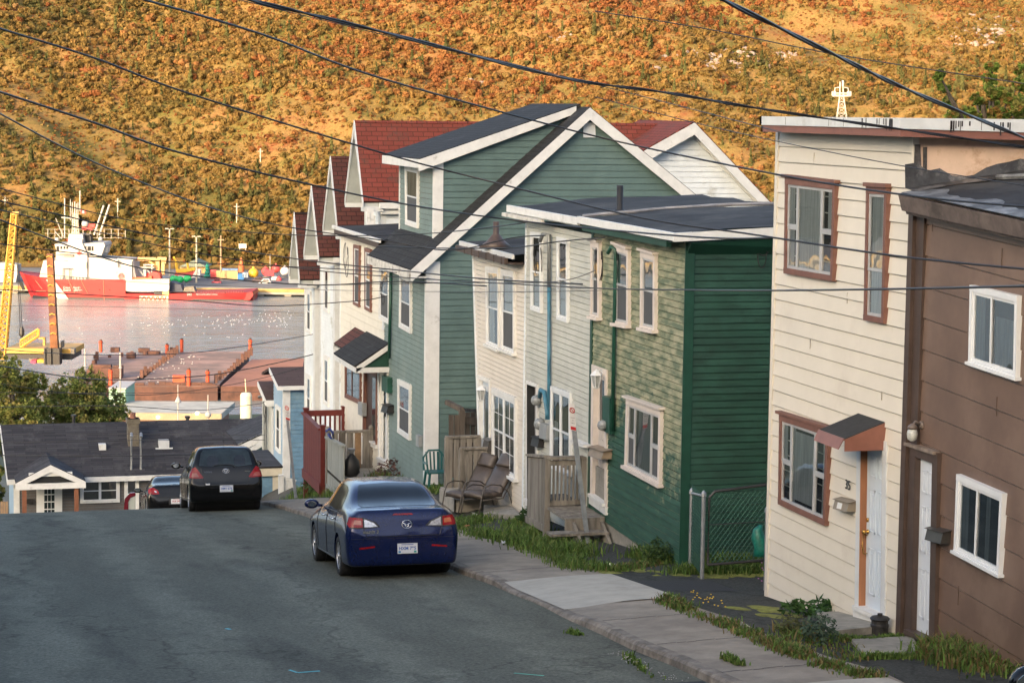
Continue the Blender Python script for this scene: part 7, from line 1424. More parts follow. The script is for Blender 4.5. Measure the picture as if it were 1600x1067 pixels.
# tank, lamps with globes, white-capped poles
tk=pm('cream_tank',(.6,.56,.42),.5,.1,1,(.35,.33,.26),.2,2); TD=330
T=thing('cream_tank','upright cream cylindrical tank above the bungalow roof','tank',tuple(fp(384.5,665,TD))); z1=fp(384.5,616,TD).z; z0=fp(384.5,700,TD).z; c=fp(384.5,616,TD); R_t=9.3*TD/F; m=MB(); m.lathe((c.x,c.y,z0),[(R_t,0),(R_t,z1-z0-.2),(R_t*.85,z1-z0+.15),(R_t*.4,z1-z0+.35)],24); m.build('tank_shell',tk,T,False); m=MB(); m.tube([(c.x,c.y,z1),fp(383,592,TD)],.07,6); m.build('vent',tk,T)
for (x,yt,yb,D,lab,gl) in ((278,601,628,300,'white lamp post with conical base by the brick building',0),(325,617,700,250,'thin lamp post with round white globe above the bungalow roof',1)):
    T=thing('lamp_post',lab,'lamp post',tuple(fp(x,yb,D))); b=fp(x,yb+(40 if not gl else 0),D); t=fp(x,yt,D); m=MB(); m.tube([b,t],[.1,.06],8); m.build('post',shipw,T)
    g=fp(x,648 if gl else 624,D); r=(5 if gl else 4.5)*D/F; m=MB()
    if gl: m.lathe(g-Vector((0,0,r)),[(r*math.sin(math.pi*k/10)+.01,r-r*math.cos(math.pi*k/10)) for k in range(11)],14)
    else: m.lathe(g-Vector((0,0,r)),[(r*1.2,0),(r,.4*r),(r*.3,2*r)],12)
    m.build('globe',shipw,T,True)
for (x,yt,ys,yb,D,lab) in ((188,551,575,640,300,'white topped grey pole rising in front of the barges, right one'),(133,545,572,640,310,'white topped pole behind the tree, left one')):
    T=thing('harbour_pole',lab,'pole',tuple(fp(x,yb,D)),'white topped poles at the waterfront'); m=MB(); m.tube([fp(x,yb,D),fp(x,ys,D)],.11,8); m.build('pole_shaft',metalg,T); m=MB(); m.lathe(fp(x,ys,D),[(.3,0),(.15,.15),(.14,1.2),(.2,1.3),(.12,1.4),(.1,(fp(x,yt,D)-fp(x,ys,D)).z)],10); m.build('cap',shipw,T)
# gulls
gm=MB(); gm.lathe((0,0,.08),[(.02,-.22),(.09,-.1),(.11,.02),(.07,.14),(.05,.2),(.02,.27)],8,(1,0,.15)); gull0=None; gw=pm('gull_white',(.38,.38,.38),.8,.03)
o=gm.build('gull',gw,None,True); o.data.transform(Matrix.Scale(.95,4)); me0=o.data; bpy.data.objects.remove(o); rg=random.Random(77)
def gull(p,g,l):
    o=bpy.data.objects.new('gull',me0); COL.objects.link(o); o.location=p; o.rotation_euler=(0,0,rg.uniform(0,6.28)); tag(o,l,'gull',g)
for k in range(150):
    if k<110: t=rg.random(); x=215+245*t**.7; y=506-8*t+rg.gauss(0,4+3*t)
    else: x=rg.uniform(30,460); y=rg.uniform(488,530)
    if x>462: continue
    gull(fz(x,y,0.),'gulls floating on the harbour','small white gull floating on the harbour water beyond the barges')
for k in range(55): 
    c=rg.choice([(248,592,16,5),(300,556,12,3),(250,572,8,3),(280,566,8,5),(238,596,14,4)]); gull(fz(c[0]+rg.gauss(0,c[2]),min(602,c[1]+rg.gauss(0,c[3])),3.06),'gulls resting on the barge','white gull resting on the rusty deck of the middle barge')

# ================= decks, chairs, signs
def balus(m,p,q,n,h0,h1,w=.05): 
    p=Vector(p);q=Vector(q)
    for i in range(n): c=p.lerp(q,(i+.5)/n); m.bar(c+Vector((0,0,h0)),c+Vector((0,0,h1)),w,w,(0,1,0))
# -- green/grey house landing
RY=35.95; a=V(onY(855,716,RY)); b=V(onY(925,712,RY)); zt=(a.z+b.z)/2; zd=V(onY(890,790,RY)).z; xa=a.x; xb=XF-.06; zg0=gz(xa,RY)
T=thing('wooden_landing','weathered grey wooden landing with railing and steps between green and pale grey houses','deck',(xa,RY,zg0))
m=MB(); m.bar((xa,RY,zt),(xb,RY,zt-.01),.14,.05); m.bar((xa,RY,zt-.09),(xb,RY,zt-.1),.04,.09); m.bar((xa,RY,zd+.06),(xb,RY,zd+.06),.04,.09); m.build('handrail',wood,T)
for i in range(9):
    c=Vector((xa,RY,0)).lerp(Vector((xb,RY,0)),(i+.7)/9.2); m=MB(); m.b2((c.x-.017,RY-.015,zd+.08),(c.x+.017,RY+.015,zt-.1)); m.build('baluster',wood,T)
m=MB(); m.b2((xa-.05,RY-.05,zg0-.1),(xa+.05,RY+.05,zt)); m.build('post',wood,T); m=MB(); m.b2((xb-.05,RY-.05,zd-.1),(xb+.04,RY+.05,zt)); m.build('post',wood,T)
zf=V(onX(826,713,xa)); zb_=V(onX(828,808,xa)); YF2=zf.y
for i in range(9):
    t=i/9; Y=RY+.05+(YF2-RY-.05)*t; Y2=Y+(YF2-RY)/9*.9; zt_=zt-.02+(zf.z-zt)*t; z0_=V(onX(852,822,xa)).z+(zb_.z-V(onX(852,822,xa)).z)*t
    m=MB(); m.b2((xa-.02,Y,z0_),(xa+.02,Y2,zt_)); m.build('side_board',wood,T)
m=MB(); m.bar((xa,RY,zt+.02),(xa,YF2,zf.z+.03),.12,.04); m.bar((xa-.03,RY,z0_+.0),(xa-.03,YF2,zb_.z-.05),.05,.12); m.build('cap_rail',wood,T)
for i in range(3): m=MB(); X0=xa+.0; m.b2((X0,RY-1.15+i*.38,zd-.04),(XF-.02,RY-1.15+i*.38+.36,zd)); m.build('deck_board',wood,T)
m=MB(); m.b2((xa,RY,zd-.04),(XF-.02,YF2,zd-.001)); m.b2((xa,RY-1.16,zd-.2),(XF-.02,RY-1.12,zd-.04)); m.b2((xa+.1,RY-1.1,zg0-.1),(xa+.18,RY-1.0,zd-.04)); m.b2((XF-.3,RY-1.1,zg0-.1),(XF-.2,RY-1.0,zd-.04)); m.build('deck_frame',wood,T)
for i,(x0,x1,y) in enumerate(((862,958,790),(872,966,812))):
    Ys=RY-1.16-.3*(i+1); p0=V(onY(x0,y,Ys)); p1=V(onY(x1,y,Ys)); p1.x=min(p1.x,XF-.05); m=MB(); m.b2((p0.x,Ys,zd-.2*(i+1)-.04),(XF-.03,Ys+.3,zd-.2*(i+1))); m.build('step',wood,T)
m=MB(); 
for X in (xa+.12,XF-.1): m.hexa([(X,RY-1.85,zg0-.1),(X,RY-1.15,zg0-.1),(X,RY-1.15,zd-.05),(X,RY-1.85,zd-.45)],[(X+.05,RY-1.85,zg0-.1),(X+.05,RY-1.15,zg0-.1),(X+.05,RY-1.15,zd-.05),(X+.05,RY-1.85,zd-.45)])
m.build('stringer',wood,T)
# -- railings by beige house
def railing(name,lab,px0,px1,yt,yb,Y,n,capmat=wood,bw=.07,depth=0,deckmat=None):
    a=V(onY(px0,yt,Y)); b=V(onY(px1,yt,Y)); zt=(a.z+b.z)/2; zb=V(onY((px0+px1)/2,yb,Y)).z; T=thing(name,lab,'railing',(a.x,Y,zb))
    m=MB(); m.bar((a.x-.03,Y,zt),(b.x+.03,Y,zt),.1,.045); m.bar((a.x,Y+.02,zt-.08),(b.x,Y+.02,zt-.08),.04,.09); m.bar((a.x,Y+.02,zb+.08),(b.x,Y+.02,zb+.08),.04,.08); m.build('handrail',capmat,T)
    for X in (a.x,b.x): m=MB(); m.b2((X-.045,Y-.045,gz(X,Y)-.1),(X+.045,Y+.045,zt-.02)); m.build('post',capmat,T)
    for i in range(n): c=a.x+(b.x-a.x)*(i+.5)/n; m=MB(); m.b2((c-bw/2,Y-.03,zb+.02),(c+bw/2,Y-.005,zt-.04)); m.build('baluster',capmat,T)
    return T,a,b,zt,zb
T,a,b,zt,zb=railing('deck_railing','taller weathered deck railing beside the teal house corner, behind the patio chairs',698,748,682,762,43.2,5,bw=.1)
m=MB(); m.b2((a.x-.1,42.1,zb-.02),(XF-.02,43.3,zb+.02)); m.b2((a.x-.12,42.0,zb-.28),(XF-.02,42.06,zb-.02)); m.b2((a.x-.12,42.0,zb-.28),(a.x-.08,43.3,zb-.02)); m.build('deck_platform',pm('pale_wood_deck',(.3,.28,.24),.85,.15,5),T)
m=MB(); m.b2((a.x-.7,41.9,zb-.45),(a.x+.1,42.9,zb-.4)); m.b2((a.x-.7,41.9,zb-.8),(a.x-.66,42.9,zb-.45)); m.build('step',MC['pale_wood_deck'],T)
railing('deck_railing','nearer weathered railing beside the beige house door',721,773,700,765,42.35,6,bw=.08)
Y=46.3; T=thing('wooden_gate','dark weathered board fence and gate between the teal and beige houses','fence',(11.2,Y,gz(11,Y))); gw_=pm('dark_aged_wood',(.085,.07,.058),.85,.3,8,streak=(1,1,.1))
for i in range(6): q=QY([(701+i*8.5,640+(8 if i<2 else 4)),(708.5+i*8.5,640+(8 if i<2 else 4)),(708.5+i*8.5,745),(701+i*8.5,745)],Y+(.0 if i<2 else .6)); m=MB(); m.qbox(q,0,0,1,1,NY,0,.03); m.build('board',gw_,T)
m=MB(); A=V(onY(698,628,Y+.6)); B=V(onY(722,640,Y)); m.bar(A,B,.1,.1); C_=V(onY(750,642,Y+.6)); m.bar(B,C_,.06,.08); q=QY([(715,650),(750,652),(750,664),(715,662)],Y+.55); m.qbox(q,0,0,1,1,NY,0,.05); m.b2((B.x-.07,Y-.07,52.6),(B.x+.05,Y+.05,B.z)); m.build('frame',gw_,T)
# creeper on the gate
# -- ivory/teal deck (grey) and red deck
def sidepanel(T,X,px0,px1,yt0,yt1,yb0,yb1,mat,n,nm='side_board'):
    A0=V(onX(px0,yt0,X));A1=V(onX(px1,yt1,X));B0=V(onX(px0,yb0,X));B1=V(onX(px1,yb1,X))
    for i in range(n):
        t0=i/n;t1=(i+.94)/n; Y0=A0.y+(A1.y-A0.y)*t0;Y1=A0.y+(A1.y-A0.y)*t1; m=MB(); zt0=A0.z+(A1.z-A0.z)*t0; zb0=B0.z+(B1.z-B0.z)*t0; m.b2((X,min(Y0,Y1),zb0),(X+.03,max(Y0,Y1),zt0)); m.build(nm,mat,T)
    m=MB(); m.bar(A0+Vector((0,0,.02)),A1+Vector((0,0,.02)),.13,.05); m.bar(B0,B1,.06,.1); m.build('cap_rail',mat,T); return A0,A1,B0,B1
palew=pm('pale_grey_boards',(.26,.27,.24),.8,.15,6,streak=(1,1,.15))
X=9.9; T=thing('grey_deck','weathered grey wooden deck with wide boards in front of the ivory and teal house doors','deck',(X,53.5,gz(X,53.5)))
A0,A1,B0,B1=sidepanel(T,X,511,537,684,698,758,778,palew,7)
RYd=A0.y; a=V(onY(512,676,RYd)); b=V(onY(592,672,RYd)); bx=min(b.x,XF-.05); zt=(a.z+b.z)/2; zb=V(onY(560,731,RYd)).z
m=MB(); m.bar((a.x,RYd,zt),(bx,RYd,zt),.12,.06); m.bar((a.x,RYd,zb+.05),(bx,RYd,zb+.05),.05,.1); m.build('handrail',wood,T)
for i in range(5): c=a.x+(bx-a.x)*(i+.9)/5.6; m=MB(); m.b2((c-.08,RYd-.03,zb),(c+.08,RYd+.0,zt-.02)); m.build('board',wood if i!=3 else pm('newer_brown_board',(.24,.15,.08),.8,.2,6),T)
for Xp in (a.x,bx): m=MB(); m.b2((Xp-.05,RYd-.05,zb-1.),(Xp+.05,RYd+.05,zt+.05)); m.lathe((Xp,RYd,zt+.05),[(.05,0),(.07,.03),(.06,.08),(.02,.11)],10); m.build('post',wood,T)
m=MB(); m.b2((X,A1.y,zb-.06),(XF-.02,RYd,zb)); m.b2((X,A1.y,zb-.3),(XF-.02,A1.y+.05,zb-.06)); m.build('deck_platform',MC['pale_wood_deck'],T)
redd=pm('oxblood_deck_paint',(.12,.018,.014),.5,.12,5)
RX=9.95; Yf=V(onX(474,645,RX)).y; T=thing('red_deck','dark red painted deck with balustrade against the ivory house','deck',(RX,Yf,gz(RX,Yf)))
A0,A1,B0,B1=sidepanel(T,RX,474,501,646,672,738,757,redd,8); RYd=A0.y
a=V(onY(478,640,RYd)); b=V(onY(546,637,RYd)); bx=min(b.x,XF); zt=V(onY(512,645,RYd)).z; zb=V(onY(520,736,RYd)).z
m=MB(); m.bar((a.x,RYd,zt),(bx,RYd,zt),.08,.16); m.bar((a.x,RYd,zb),(bx,RYd,zb),.05,.1); m.build('handrail',redd,T)
for i in range(7): c=a.x+(bx-a.x)*(i+1)/8; m=MB(); m.b2((c-.025,RYd-.02,zb),(c+.025,RYd+.02,zt)); m.build('baluster',redd,T)
for (Xp,Yp,zz) in ((a.x,RYd,zt+.12),(bx-.02,RYd,zt+.14),(A1.x+.05,A1.y,A1.z+.1)): m=MB(); m.b2((Xp-.06,Yp-.06,zb-.8),(Xp+.06,Yp+.06,zz)); m.b2((Xp-.08,Yp-.08,zz),(Xp+.08,Yp+.08,zz+.04)); m.build('post',redd,T)
m=MB(); zs=B1.z; m.b2((RX-.03,A1.y-.04,zs-.25),(XF,A1.y+.0,zs)); m.b2((RX-.04,A1.y-.04,zs-.25),(RX-.0,RYd,zs+.0)); m.build('skirt',redd,T)
m=MB(); m.b2((RX,A1.y,zs-.05),(XF-.02,RYd,zs)); m.build('deck_platform',wood,T)
m=MB(); m.b2((RX+.25,A1.y+.1,48),(XF-.1,A1.y+.2,zs-.2)); m.b2((RX+.25,A1.y+.1,48),(RX+.3,RYd,zs-.2)); m.build('under_skirt',pm('dark_crumbling_base',(.05,.035,.03),.9,.4,6),T)
# trash bag
p=V(onY(549,744,52.75)); T=thing('rubbish_bag','black rubbish bag with tied neck leaning on the grey deck railing','bag',tuple(p)); m=MB(); m.lathe(p,[(.13,0),(.19,.08),(.21,.22),(.18,.38),(.09,.5),(.04,.56)],16); o=m.build('bag_body',black,T,True)
for v in o.data.vertices: v.co+=v.co.normalized()*.03*math.sin(v.co.x*30+v.co.z*25)*math.cos(v.co.y*28)
m=MB(); m.lathe(p+Vector((0,0,.58)),[(.04,0),(.08,.06),(.1,.12)],10); m.build('bag_neck',pm('plastic_grey',(.3,.3,.3),.4,.2),T)
p=V(onY(515,677,54)); m=MB(); m.tube([p+Vector((-.1,0,.05)),p+Vector((.0,0,.12)),p+Vector((.08,-.02,.02)),p+Vector((.1,-.03,-.2)),p+Vector((.02,-.03,-.1)),p+Vector((-.04,0,.0))],.035,6); tag(m.build('blue_leash',pm('blue_rope',(.02,.04,.18),.7,.1),None,True),'dark blue strap looped over the grey deck post','strap')
# white low railing by blue house
Y=67.0; T=thing('white_railing','short white railing at the foot of the blue house','railing',tuple(V(onY(447,770,Y)))); m=MB(); a=V(onY(441,745,Y)); b=V(onY(462,752,Y)); m.bar(a,b,.08,.1); m.build('handrail',whm,T); m=MB()
for i in range(5): c=a.lerp(b,(i+.5)/5); m.b2((c.x-.04,Y-.02,c.z-.75),(c.x+.04,Y+.02,c.z)); 
m.build('balusters',whm,T); m=MB(); m.b2((a.x-.12,Y-.08,a.z-.8),(a.x+.04,Y+.05,a.z+.08)); m.build('post',whm,T)
# recliner chairs
brn=pm('brown_vinyl_cushion',(.075,.06,.05),.45,.15,6); tubem=pm('bronze_tube',(.06,.05,.042),.4,.15)
def chair(lab,X,Y,rz,rec=.5):
    T=thing('patio_recliner',lab,'chair',(0,0,0),'padded patio recliners beside the beige house')
    def pad(name,P,w,th):
        m=MB(); m.v=[]; nseg=len(P); 
        for (y,z,ny,nz) in P:
            for k in range(7):
                x=-w/2+w*k/6; puff=th*(1-.35*abs(2*k/6-1)**3); m.v+=[(x,y,z),(x,y+ny*puff,z+nz*puff)]
        n=14
        for i in range(nseg-1):
            for k in range(6):
                a=i*n+k*2; m.f+=[(a+1,a+3,a+n+3,a+n+1),(a,a+n,a+n+2,a+2)]
            for a in (i*n,i*n+12): m.f.append((a,a+1,a+n+1,a+n))
        m.f.append(tuple([k*2 for k in range(7)]+[k*2+1 for k in range(6,-1,-1)])); e=(nseg-1)*n; m.f.append(tuple([e+k*2 for k in range(7)]+[e+k*2+1 for k in range(6,-1,-1)])); return m.build(name,brn,T,True)
    pad('seat',[(-.28,.36,0,1),(-.22,.39,0,1),(0,.385,0,1),(.02,.36,0,1),(.04,.385,0,1),(.28,.36,0,1)],.52,.1)
    s,c=math.sin(rec),math.cos(rec); B=lambda t:(.28+s*t,.38+c*t,-c,s)
    pad('backrest',[B(0),B(.05),B(.3),B(.32),B(.34),B(.56)],.5,.1); pad('headrest',[B(.58),B(.62),B(.78),B(.84)],.44,.14)
    for sx in (-1,1):
        x=sx*.29; m=MB(); m.tube([(x,-.38,0),(x,-.33,.2),(x,-.28,.45),(x,-.2,.6),(x,-.05,.64),(x,.2,.6),(x,.42,.45),(x,.52,.2),(x,.6,0)],.014,6); m.build('leg',tubem,T,True)
        m=MB(); m.tube([(x,-.26,.35),(x,.28,.33),(x,.28+s*.85,.35+c*.85)],.013,6); m.build('side_rail',tubem,T,True)
    T.location=(X,Y,gz(X,Y)+.02); T.rotation_euler=(0,0,rz); return T
pc=onG(748,808); chair('nearer brown padded patio recliner leaning back beside the beige house',pc.x+.1,pc.y+.1,math.radians(-62),.62); pc=onG(722,806); chair('farther brown padded patio recliner, nearer the deck railing',pc.x+.05,pc.y+.0,math.radians(-62),.55)
# green plastic chair
p=V(onY(682,765,47.4)); T=thing('plastic_chair','dark teal moulded plastic garden chair by the teal house corner','chair',(p.x,47.4,p.z)); gp_=pm('teal_plastic',(.012,.09,.095),.35,.08); m=MB(); X0,Y0,Z0=p.x,47.4,p.z
m.b2((X0-.22,Y0-.22,Z0+.4),(X0+.22,Y0+.22,Z0+.43)); m.build('seat',gp_,T)
for sx in (-1,1):
    for sy in (-1,1): m=MB(); m.bar((X0+sx*.25,Y0+sy*.25,Z0),(X0+sx*.2,Y0+sy*.2,Z0+.42),.05,.05,(0,1,0)); m.build('leg',gp_,T)
    m=MB(); m.tube([(X0+sx*.24,Y0-.22,Z0+.4),(X0+sx*.27,Y0-.2,Z0+.62),(X0+sx*.27,Y0+.15,Z0+.62)],.025,6); m.build('armrest',gp_,T)
m=MB(); m.tube([(X0-.25,Y0+.2,Z0+.42),(X0-.25,Y0+.28,Z0+.7),(X0-.12,Y0+.3,Z0+.86),(X0+.12,Y0+.3,Z0+.86),(X0+.25,Y0+.28,Z0+.7),(X0+.25,Y0+.2,Z0+.42)],.025,6)
for i in range(5): m.bar((X0-.16+i*.08,Y0+.22,Z0+.42),(X0-.18+i*.09,Y0+.3,Z0+.83),.035,.02,(0,1,0))
m.build('backrest',gp_,T)
# no parking signs
def sign(lab,pb,pt,plate_px,Y):
    B=V(onY(*pb,Y)); Tt=V(onY(*pt,Y)); T=thing('no_parking_sign',lab,'sign',(B.x,Y,B.z)); m=MB(); m.bar(B-Vector((0,0,.1)),Tt,.075,.04,(0,1,0)); m.build('post',pm('sign_post_steel',(.25,.28,.31),.5,.15,9,metal=.3),T)
    q=QY(plate_px,Y); m=MB(); m.qbox(q,0,0,1,1,NY,.03,.035); pl=m.build('sign_plate',pm('sign_white',(.6,.6,.6),.4,.04),T)
    c=bil(q,.5,.25)+Vector((0,-.04,0)); W=(q[1]-q[0]).length; r=(q[1]-q[0]).normalized(); u=(q[0]-q[3]).normalized(); R=W*.4; rs=pm('sign_red',(.45,.02,.02),.45,.05); m=MB(); m.tube([c+r*R*math.cos(t)+u*R*math.sin(t) for t in [i*math.pi/14 for i in range(29)]],W*.07,5,False); m.bar(c+(r*-.7+u*.7)*R,c+(r*.7-u*.7)*R,.01,W*.11,(0,1,0)); m.build('prohibition_ring',rs,pl); bk=pm('sign_black',(.02,.02,.02),.5,.05)
    text(pl,'P',W*.62,c+Vector((0,.008,0)),r,u,bk,'symbol',.001,.002)
    for i,t in enumerate(('EXCEPT','BY','PERMIT')): text(pl,t,W*.2,bil(q,.5,.53+.1*i)+Vector((0,-.04,0)),r,u,bk,'lettering',.0005)
    m=MB(); m.qbox(q,.05,.86,.95,.98,NY,.036,.04); m.build('arrow_strip',rs,pl)
sign('leaning no parking sign on grey post in front of the wooden landing',(924,882),(893,640),[(888,629),(897,631),(899.5,673),(890.5,671)],34.6)
sign('no parking sign on leaning post in front of the blue house',(462,772),(449,654),[(444,630),(451,632),(453,657),(446,655)],58.5)
# chain link fence
cl=pm('green_chain_wire',(.03,.09,.07),.5,.1); FY=29.4
def clink(T,A,B,z0,z1,nm='mesh',st=.075):
    A=Vector(A);B=Vector(B); L=(B-A).length; H=z1-z0; m=MB(); n=int(L/st); d=(B-A).normalized()
    for s in (-1,1):
        for i in range(-int(H/st/1.3),n+int(H/st/1.3)):
            x0=i*st if s>0 else i*st; t0,t1=0,H; xa=x0; xb=x0+s*H/1.3
            # clip to [0,L]
            def at(x): return (x-xa)/(xb-xa)*H
            lo,hi=0,H
            if s>0:
                if xa<0: lo=at(0)
                if xb>L: hi=at(L)
            else:
                if xa>L: lo=at(L)
                if xb<0: hi=at(0)
            if hi<=lo: continue
            p=A+d*(xa+(xb-xa)*lo/H); q=A+d*(xa+(xb-xa)*hi/H); p.z=z0+lo; q.z=z0+hi; m.tube([p,q],.0045,3,False)
    m.build(nm,cl,T,fix=False)
T=thing('chain_link_fence','galvanised chain link fence stub and dark framed gate across the gap beside the green house','fence',(10.9,FY,gz(10.9,FY)))
p1=V(onY(1078.5,885,31-.6)); p2=V(onY(1097,893,FY)); p3=V(onY(1197,900,28.2)); h1=V(onY(1078.5,762,30.4)).z; h2=V(onY(1097,766,FY)).z
for (p,Y,h) in ((p1,30.4,h1),(p2,FY,h2),(V(onY(1196,930,28.0)),28.0,V(onY(1198,790,28.0)).z)):
    m=MB(); m.lathe((p.x,Y,gz(p.x,Y)-.1),[(.032,0),(.032,h-gz(p.x,Y)+.0),(.045,h-gz(p.x,Y)+.01),(.04,h-gz(p.x,Y)+.06),(.01,h-gz(p.x,Y)+.1)],10); m.build('post',metalg,T)
m=MB(); m.tube([(p1.x,30.4,h1-.08),(p2.x,FY,h2-.08)],.02,6); m.build('top_rail',metalg,T); clink(T,(p1.x,30.4,0),(p2.x,FY,0),gz(p1.x,30)+.1,h2-.08)
g0=V(onY(1106,882,FY)); g1=V(onY(1212,872,FY)); gt0=V(onY(1106,768,FY)); gt1=V(onY(1200,756,FY)); rf=pm('black_gate_frame',(.03,.03,.032),.5,.2)
m=MB(); m.tube([(g0.x,FY,g0.z),(g0.x,FY,gt0.z-.08),(g0.x+.08,FY,gt0.z),(gt1.x+.4,FY,gt1.z+.03)],.022,8); m.tube([(g0.x,FY,g0.z),(g0.x+1.2,FY,g0.z+.04)],.022,8); zc_=(gt0.z+g0.z)/2; m.tube([(g0.x,FY,zc_+.05),(gt1.x+.3,FY,zc_+.07)],.008,5); m.build('gate_frame',rf,T); clink(T,(g0.x,FY,0),(gt1.x+.3,FY,0),g0.z+.03,gt0.z+.0)
p=V(onY(1187,868,28.6)); T=thing('netting_bag','crumpled green plastic netting bag hung behind the gate','bag',tuple(p)); m=MB(); m.lathe(p,[(.1,0),(.13,.1),(.11,.25),(.07,.38),(.03,.45)],12); o=m.build('net',pm('green_netting',(.006,.12,.09),.5,.3,20),T,True)
for v in o.data.vertices: v.co+=Vector((.05*math.sin(v.co.z*14),0,0))
# stone slabs, drain pot, concrete block
def slabst(name,lab,px,th=.08):
    P=[onG(x,y) for x,y in px]; T=None; m=MB(); m.hexa([p+Vector((0,0,th)) for p in P],[p-Vector((0,0,.1)) for p in P]); return tag(m.build(name,concrete),lab,'slab')
slabst('stone_slab','large flat concrete slab below the cream house door',[(1276,966),(1366,962),(1410,985),(1290,998)]); slabst('stone_slab','flat concrete slab sunk in grass between cream and brown doors',[(1330,1003),(1425,1000),(1440,1024),(1350,1027)],.04)
slabst('concrete_block','low concrete step slab behind the grass under the beige house',[(756,797),(800,798),(812,812),(755,810)],.1)
p=onG(1374,990); T=thing('black_drain_pot','small black ribbed drain pot by the cream house door','pot',tuple(p)); m=MB(); m.lathe(p,[(.1,0),(.1,.08),(.11,.09),(.11,.12),(.1,.13),(.1,.17)],16); m.build('pot_body',black,T); m=MB(); m.lathe(p,[(.11,.17),(.12,.19),(.1,.21),(.03,.22),(.03,.25)],16); m.build('lid',black,T)
for (x,y,c,lab) in ((955,888,(.5,.55,.35),'pale crumpled paper in the grass by the leaning sign'),(789,852,(.55,.57,.6),'scrap of white litter on the pavement edge'),(730,828,(.45,.18,.12),'small orange litter on the pavement'),(742,808,(.55,.56,.58),'white scrap near the recliner legs')):
    p=onG(x,y); m=MB(); rg=random.Random(x); m.v=[tuple(p+Vector((rg.uniform(-.09,.09),rg.uniform(-.09,.09),rg.uniform(.01,.1)))) for _ in range(8)]; m.f=[(0,1,2),(2,3,4),(4,5,6),(1,3,5),(6,7,0),(0,2,5)]; tag(m.build('litter',pm('litter%d'%x,c,.7,.1),None,False,False),lab,'litter')
# ================= grass, weeds
def blades(name,lab,spots,mat):
    Vs=[];Cs=[]
    for (pl,wd,n,h,jit,cset) in spots:
        G=[onG(x,y) for x,y in pl]; seg=[(G[i+1]-G[i]).length for i in range(len(G)-1)]; tot=sum(seg)
        t=RNG.random(n)*tot; cum=np.cumsum([0]+seg)
        clump=(np.sin(t*3.1)+np.sin(t*7.7+1)+np.sin(t*1.3+2))/3
        for k in range(n):
            if clump[k]<-.2 and RNG.random()<.8: continue
            i=min(len(seg)-1,int(np.searchsorted(cum,t[k])-1)); i=max(0,i); f=(t[k]-cum[i])/seg[i]; p=G[i].lerp(G[i+1],f); X=p.x+RNG.normal(0,wd*.62); Y=p.y+RNG.normal(0,wd*.4); z=gz(X,Y) if X>8.15 else gr(X,Y)
            hh=h*(.2+.85*RNG.random()**1.3)*(1+.5*clump[k]); a=RNG.random()*6.28; ln=hh*(.25+.6*RNG.random()); dx,dy=math.cos(a),math.sin(a); w=.006+.006*RNG.random(); px_,py_=-dy*w,dx*w
            b=(X,Y,z-.01); m1=(X+dx*ln*.35,Y+dy*ln*.35,z+hh*.65); e=(X+dx*ln,Y+dy*ln,z+hh*(.8+.2*RNG.random()))
            Vs+=[(b[0]-px_,b[1]-py_,b[2]),(b[0]+px_,b[1]+py_,b[2]),(m1[0]+px_,m1[1]+py_,m1[2]),(m1[0]-px_,m1[1]-py_,m1[2]),(m1[0]-px_,m1[1]-py_,m1[2]),(m1[0]+px_,m1[1]+py_,m1[2]),(e[0]+px_*.2,e[1]+py_*.2,e[2]),(e[0]-px_*.2,e[1]-py_*.2,e[2])]
            c=np.array(cset[RNG.integers(len(cset))])*(.7+.6*RNG.random()); Cs+=[c]*8
    Vs=np.array(Vs); return npmesh(name,Vs,np.arange(len(Vs)).reshape(-1,4),mat,np.array(Cs),False,'stuff',lab)
gc=[(.09,.16,.035),(.12,.2,.045),(.16,.2,.06),(.07,.12,.03)]; gd=gc+[(.2,.16,.07),(.16,.12,.05)]
gm_=tonemat('grass_blade',.7,.1,3,.35)
blades('verge_grass','long green grass growing along the pavement edge and house fronts',[
 ([(705,822),(760,838),(800,846),(850,862),(905,888),(960,893)],.25,5200,0.161,0,gc),([(800,835),(850,850),(900,872)],.35,3800,0.211,0,gc),([(720,815),(790,815),(830,820)],.35,2000,0.124,0,gc),
 ([(960,893),(1000,885),(1040,878)],.2,900,0.093,0,gd),([(1010,868),(1045,882)],.25,1400,0.186,0,gc),([(1075,896),(1130,893),(1190,896)],.35,2600,0.136,0,gc),([(1110,885),(1190,885)],.3,1500,0.186,0,gc),
 ([(1040,938),(1090,962),(1130,975),(1200,1003),(1260,1028),(1330,1052),(1370,1060)],.13,5200,0.093,0,gd),([(1240,985),(1290,1010),(1330,1030)],.25,1600,0.099,0,gd),([(1300,1000),(1360,1003),(1420,996)],.12,1500,0.062,0,gc),([(1350,1030),(1450,1028),(1470,1018)],.1,1400,0.074,0,gc),
 ([(1475,1020),(1520,1040),(1590,1060)],.3,4200,0.198,0,gd),([(1440,1010),(1480,1022)],.1,600,0.112,0,gc),([(1130,1028),(1160,1040)],.05,180,0.074,0,gc),([(890,972),(905,978)],.05,120,0.062,0,gc),([(980,1010),(1010,1035),(1040,1045)],.05,300,0.081,0,gc),
 ([(455,776),(500,770),(540,775)],.3,1800,0.217,0,gc),([(520,765),(560,745)],.3,900,0.186,0,gd),([(590,742),(650,748)],.3,900,0.155,0,gd),([(668,765),(700,770)],.3,900,0.136,0,gc)],gm_)
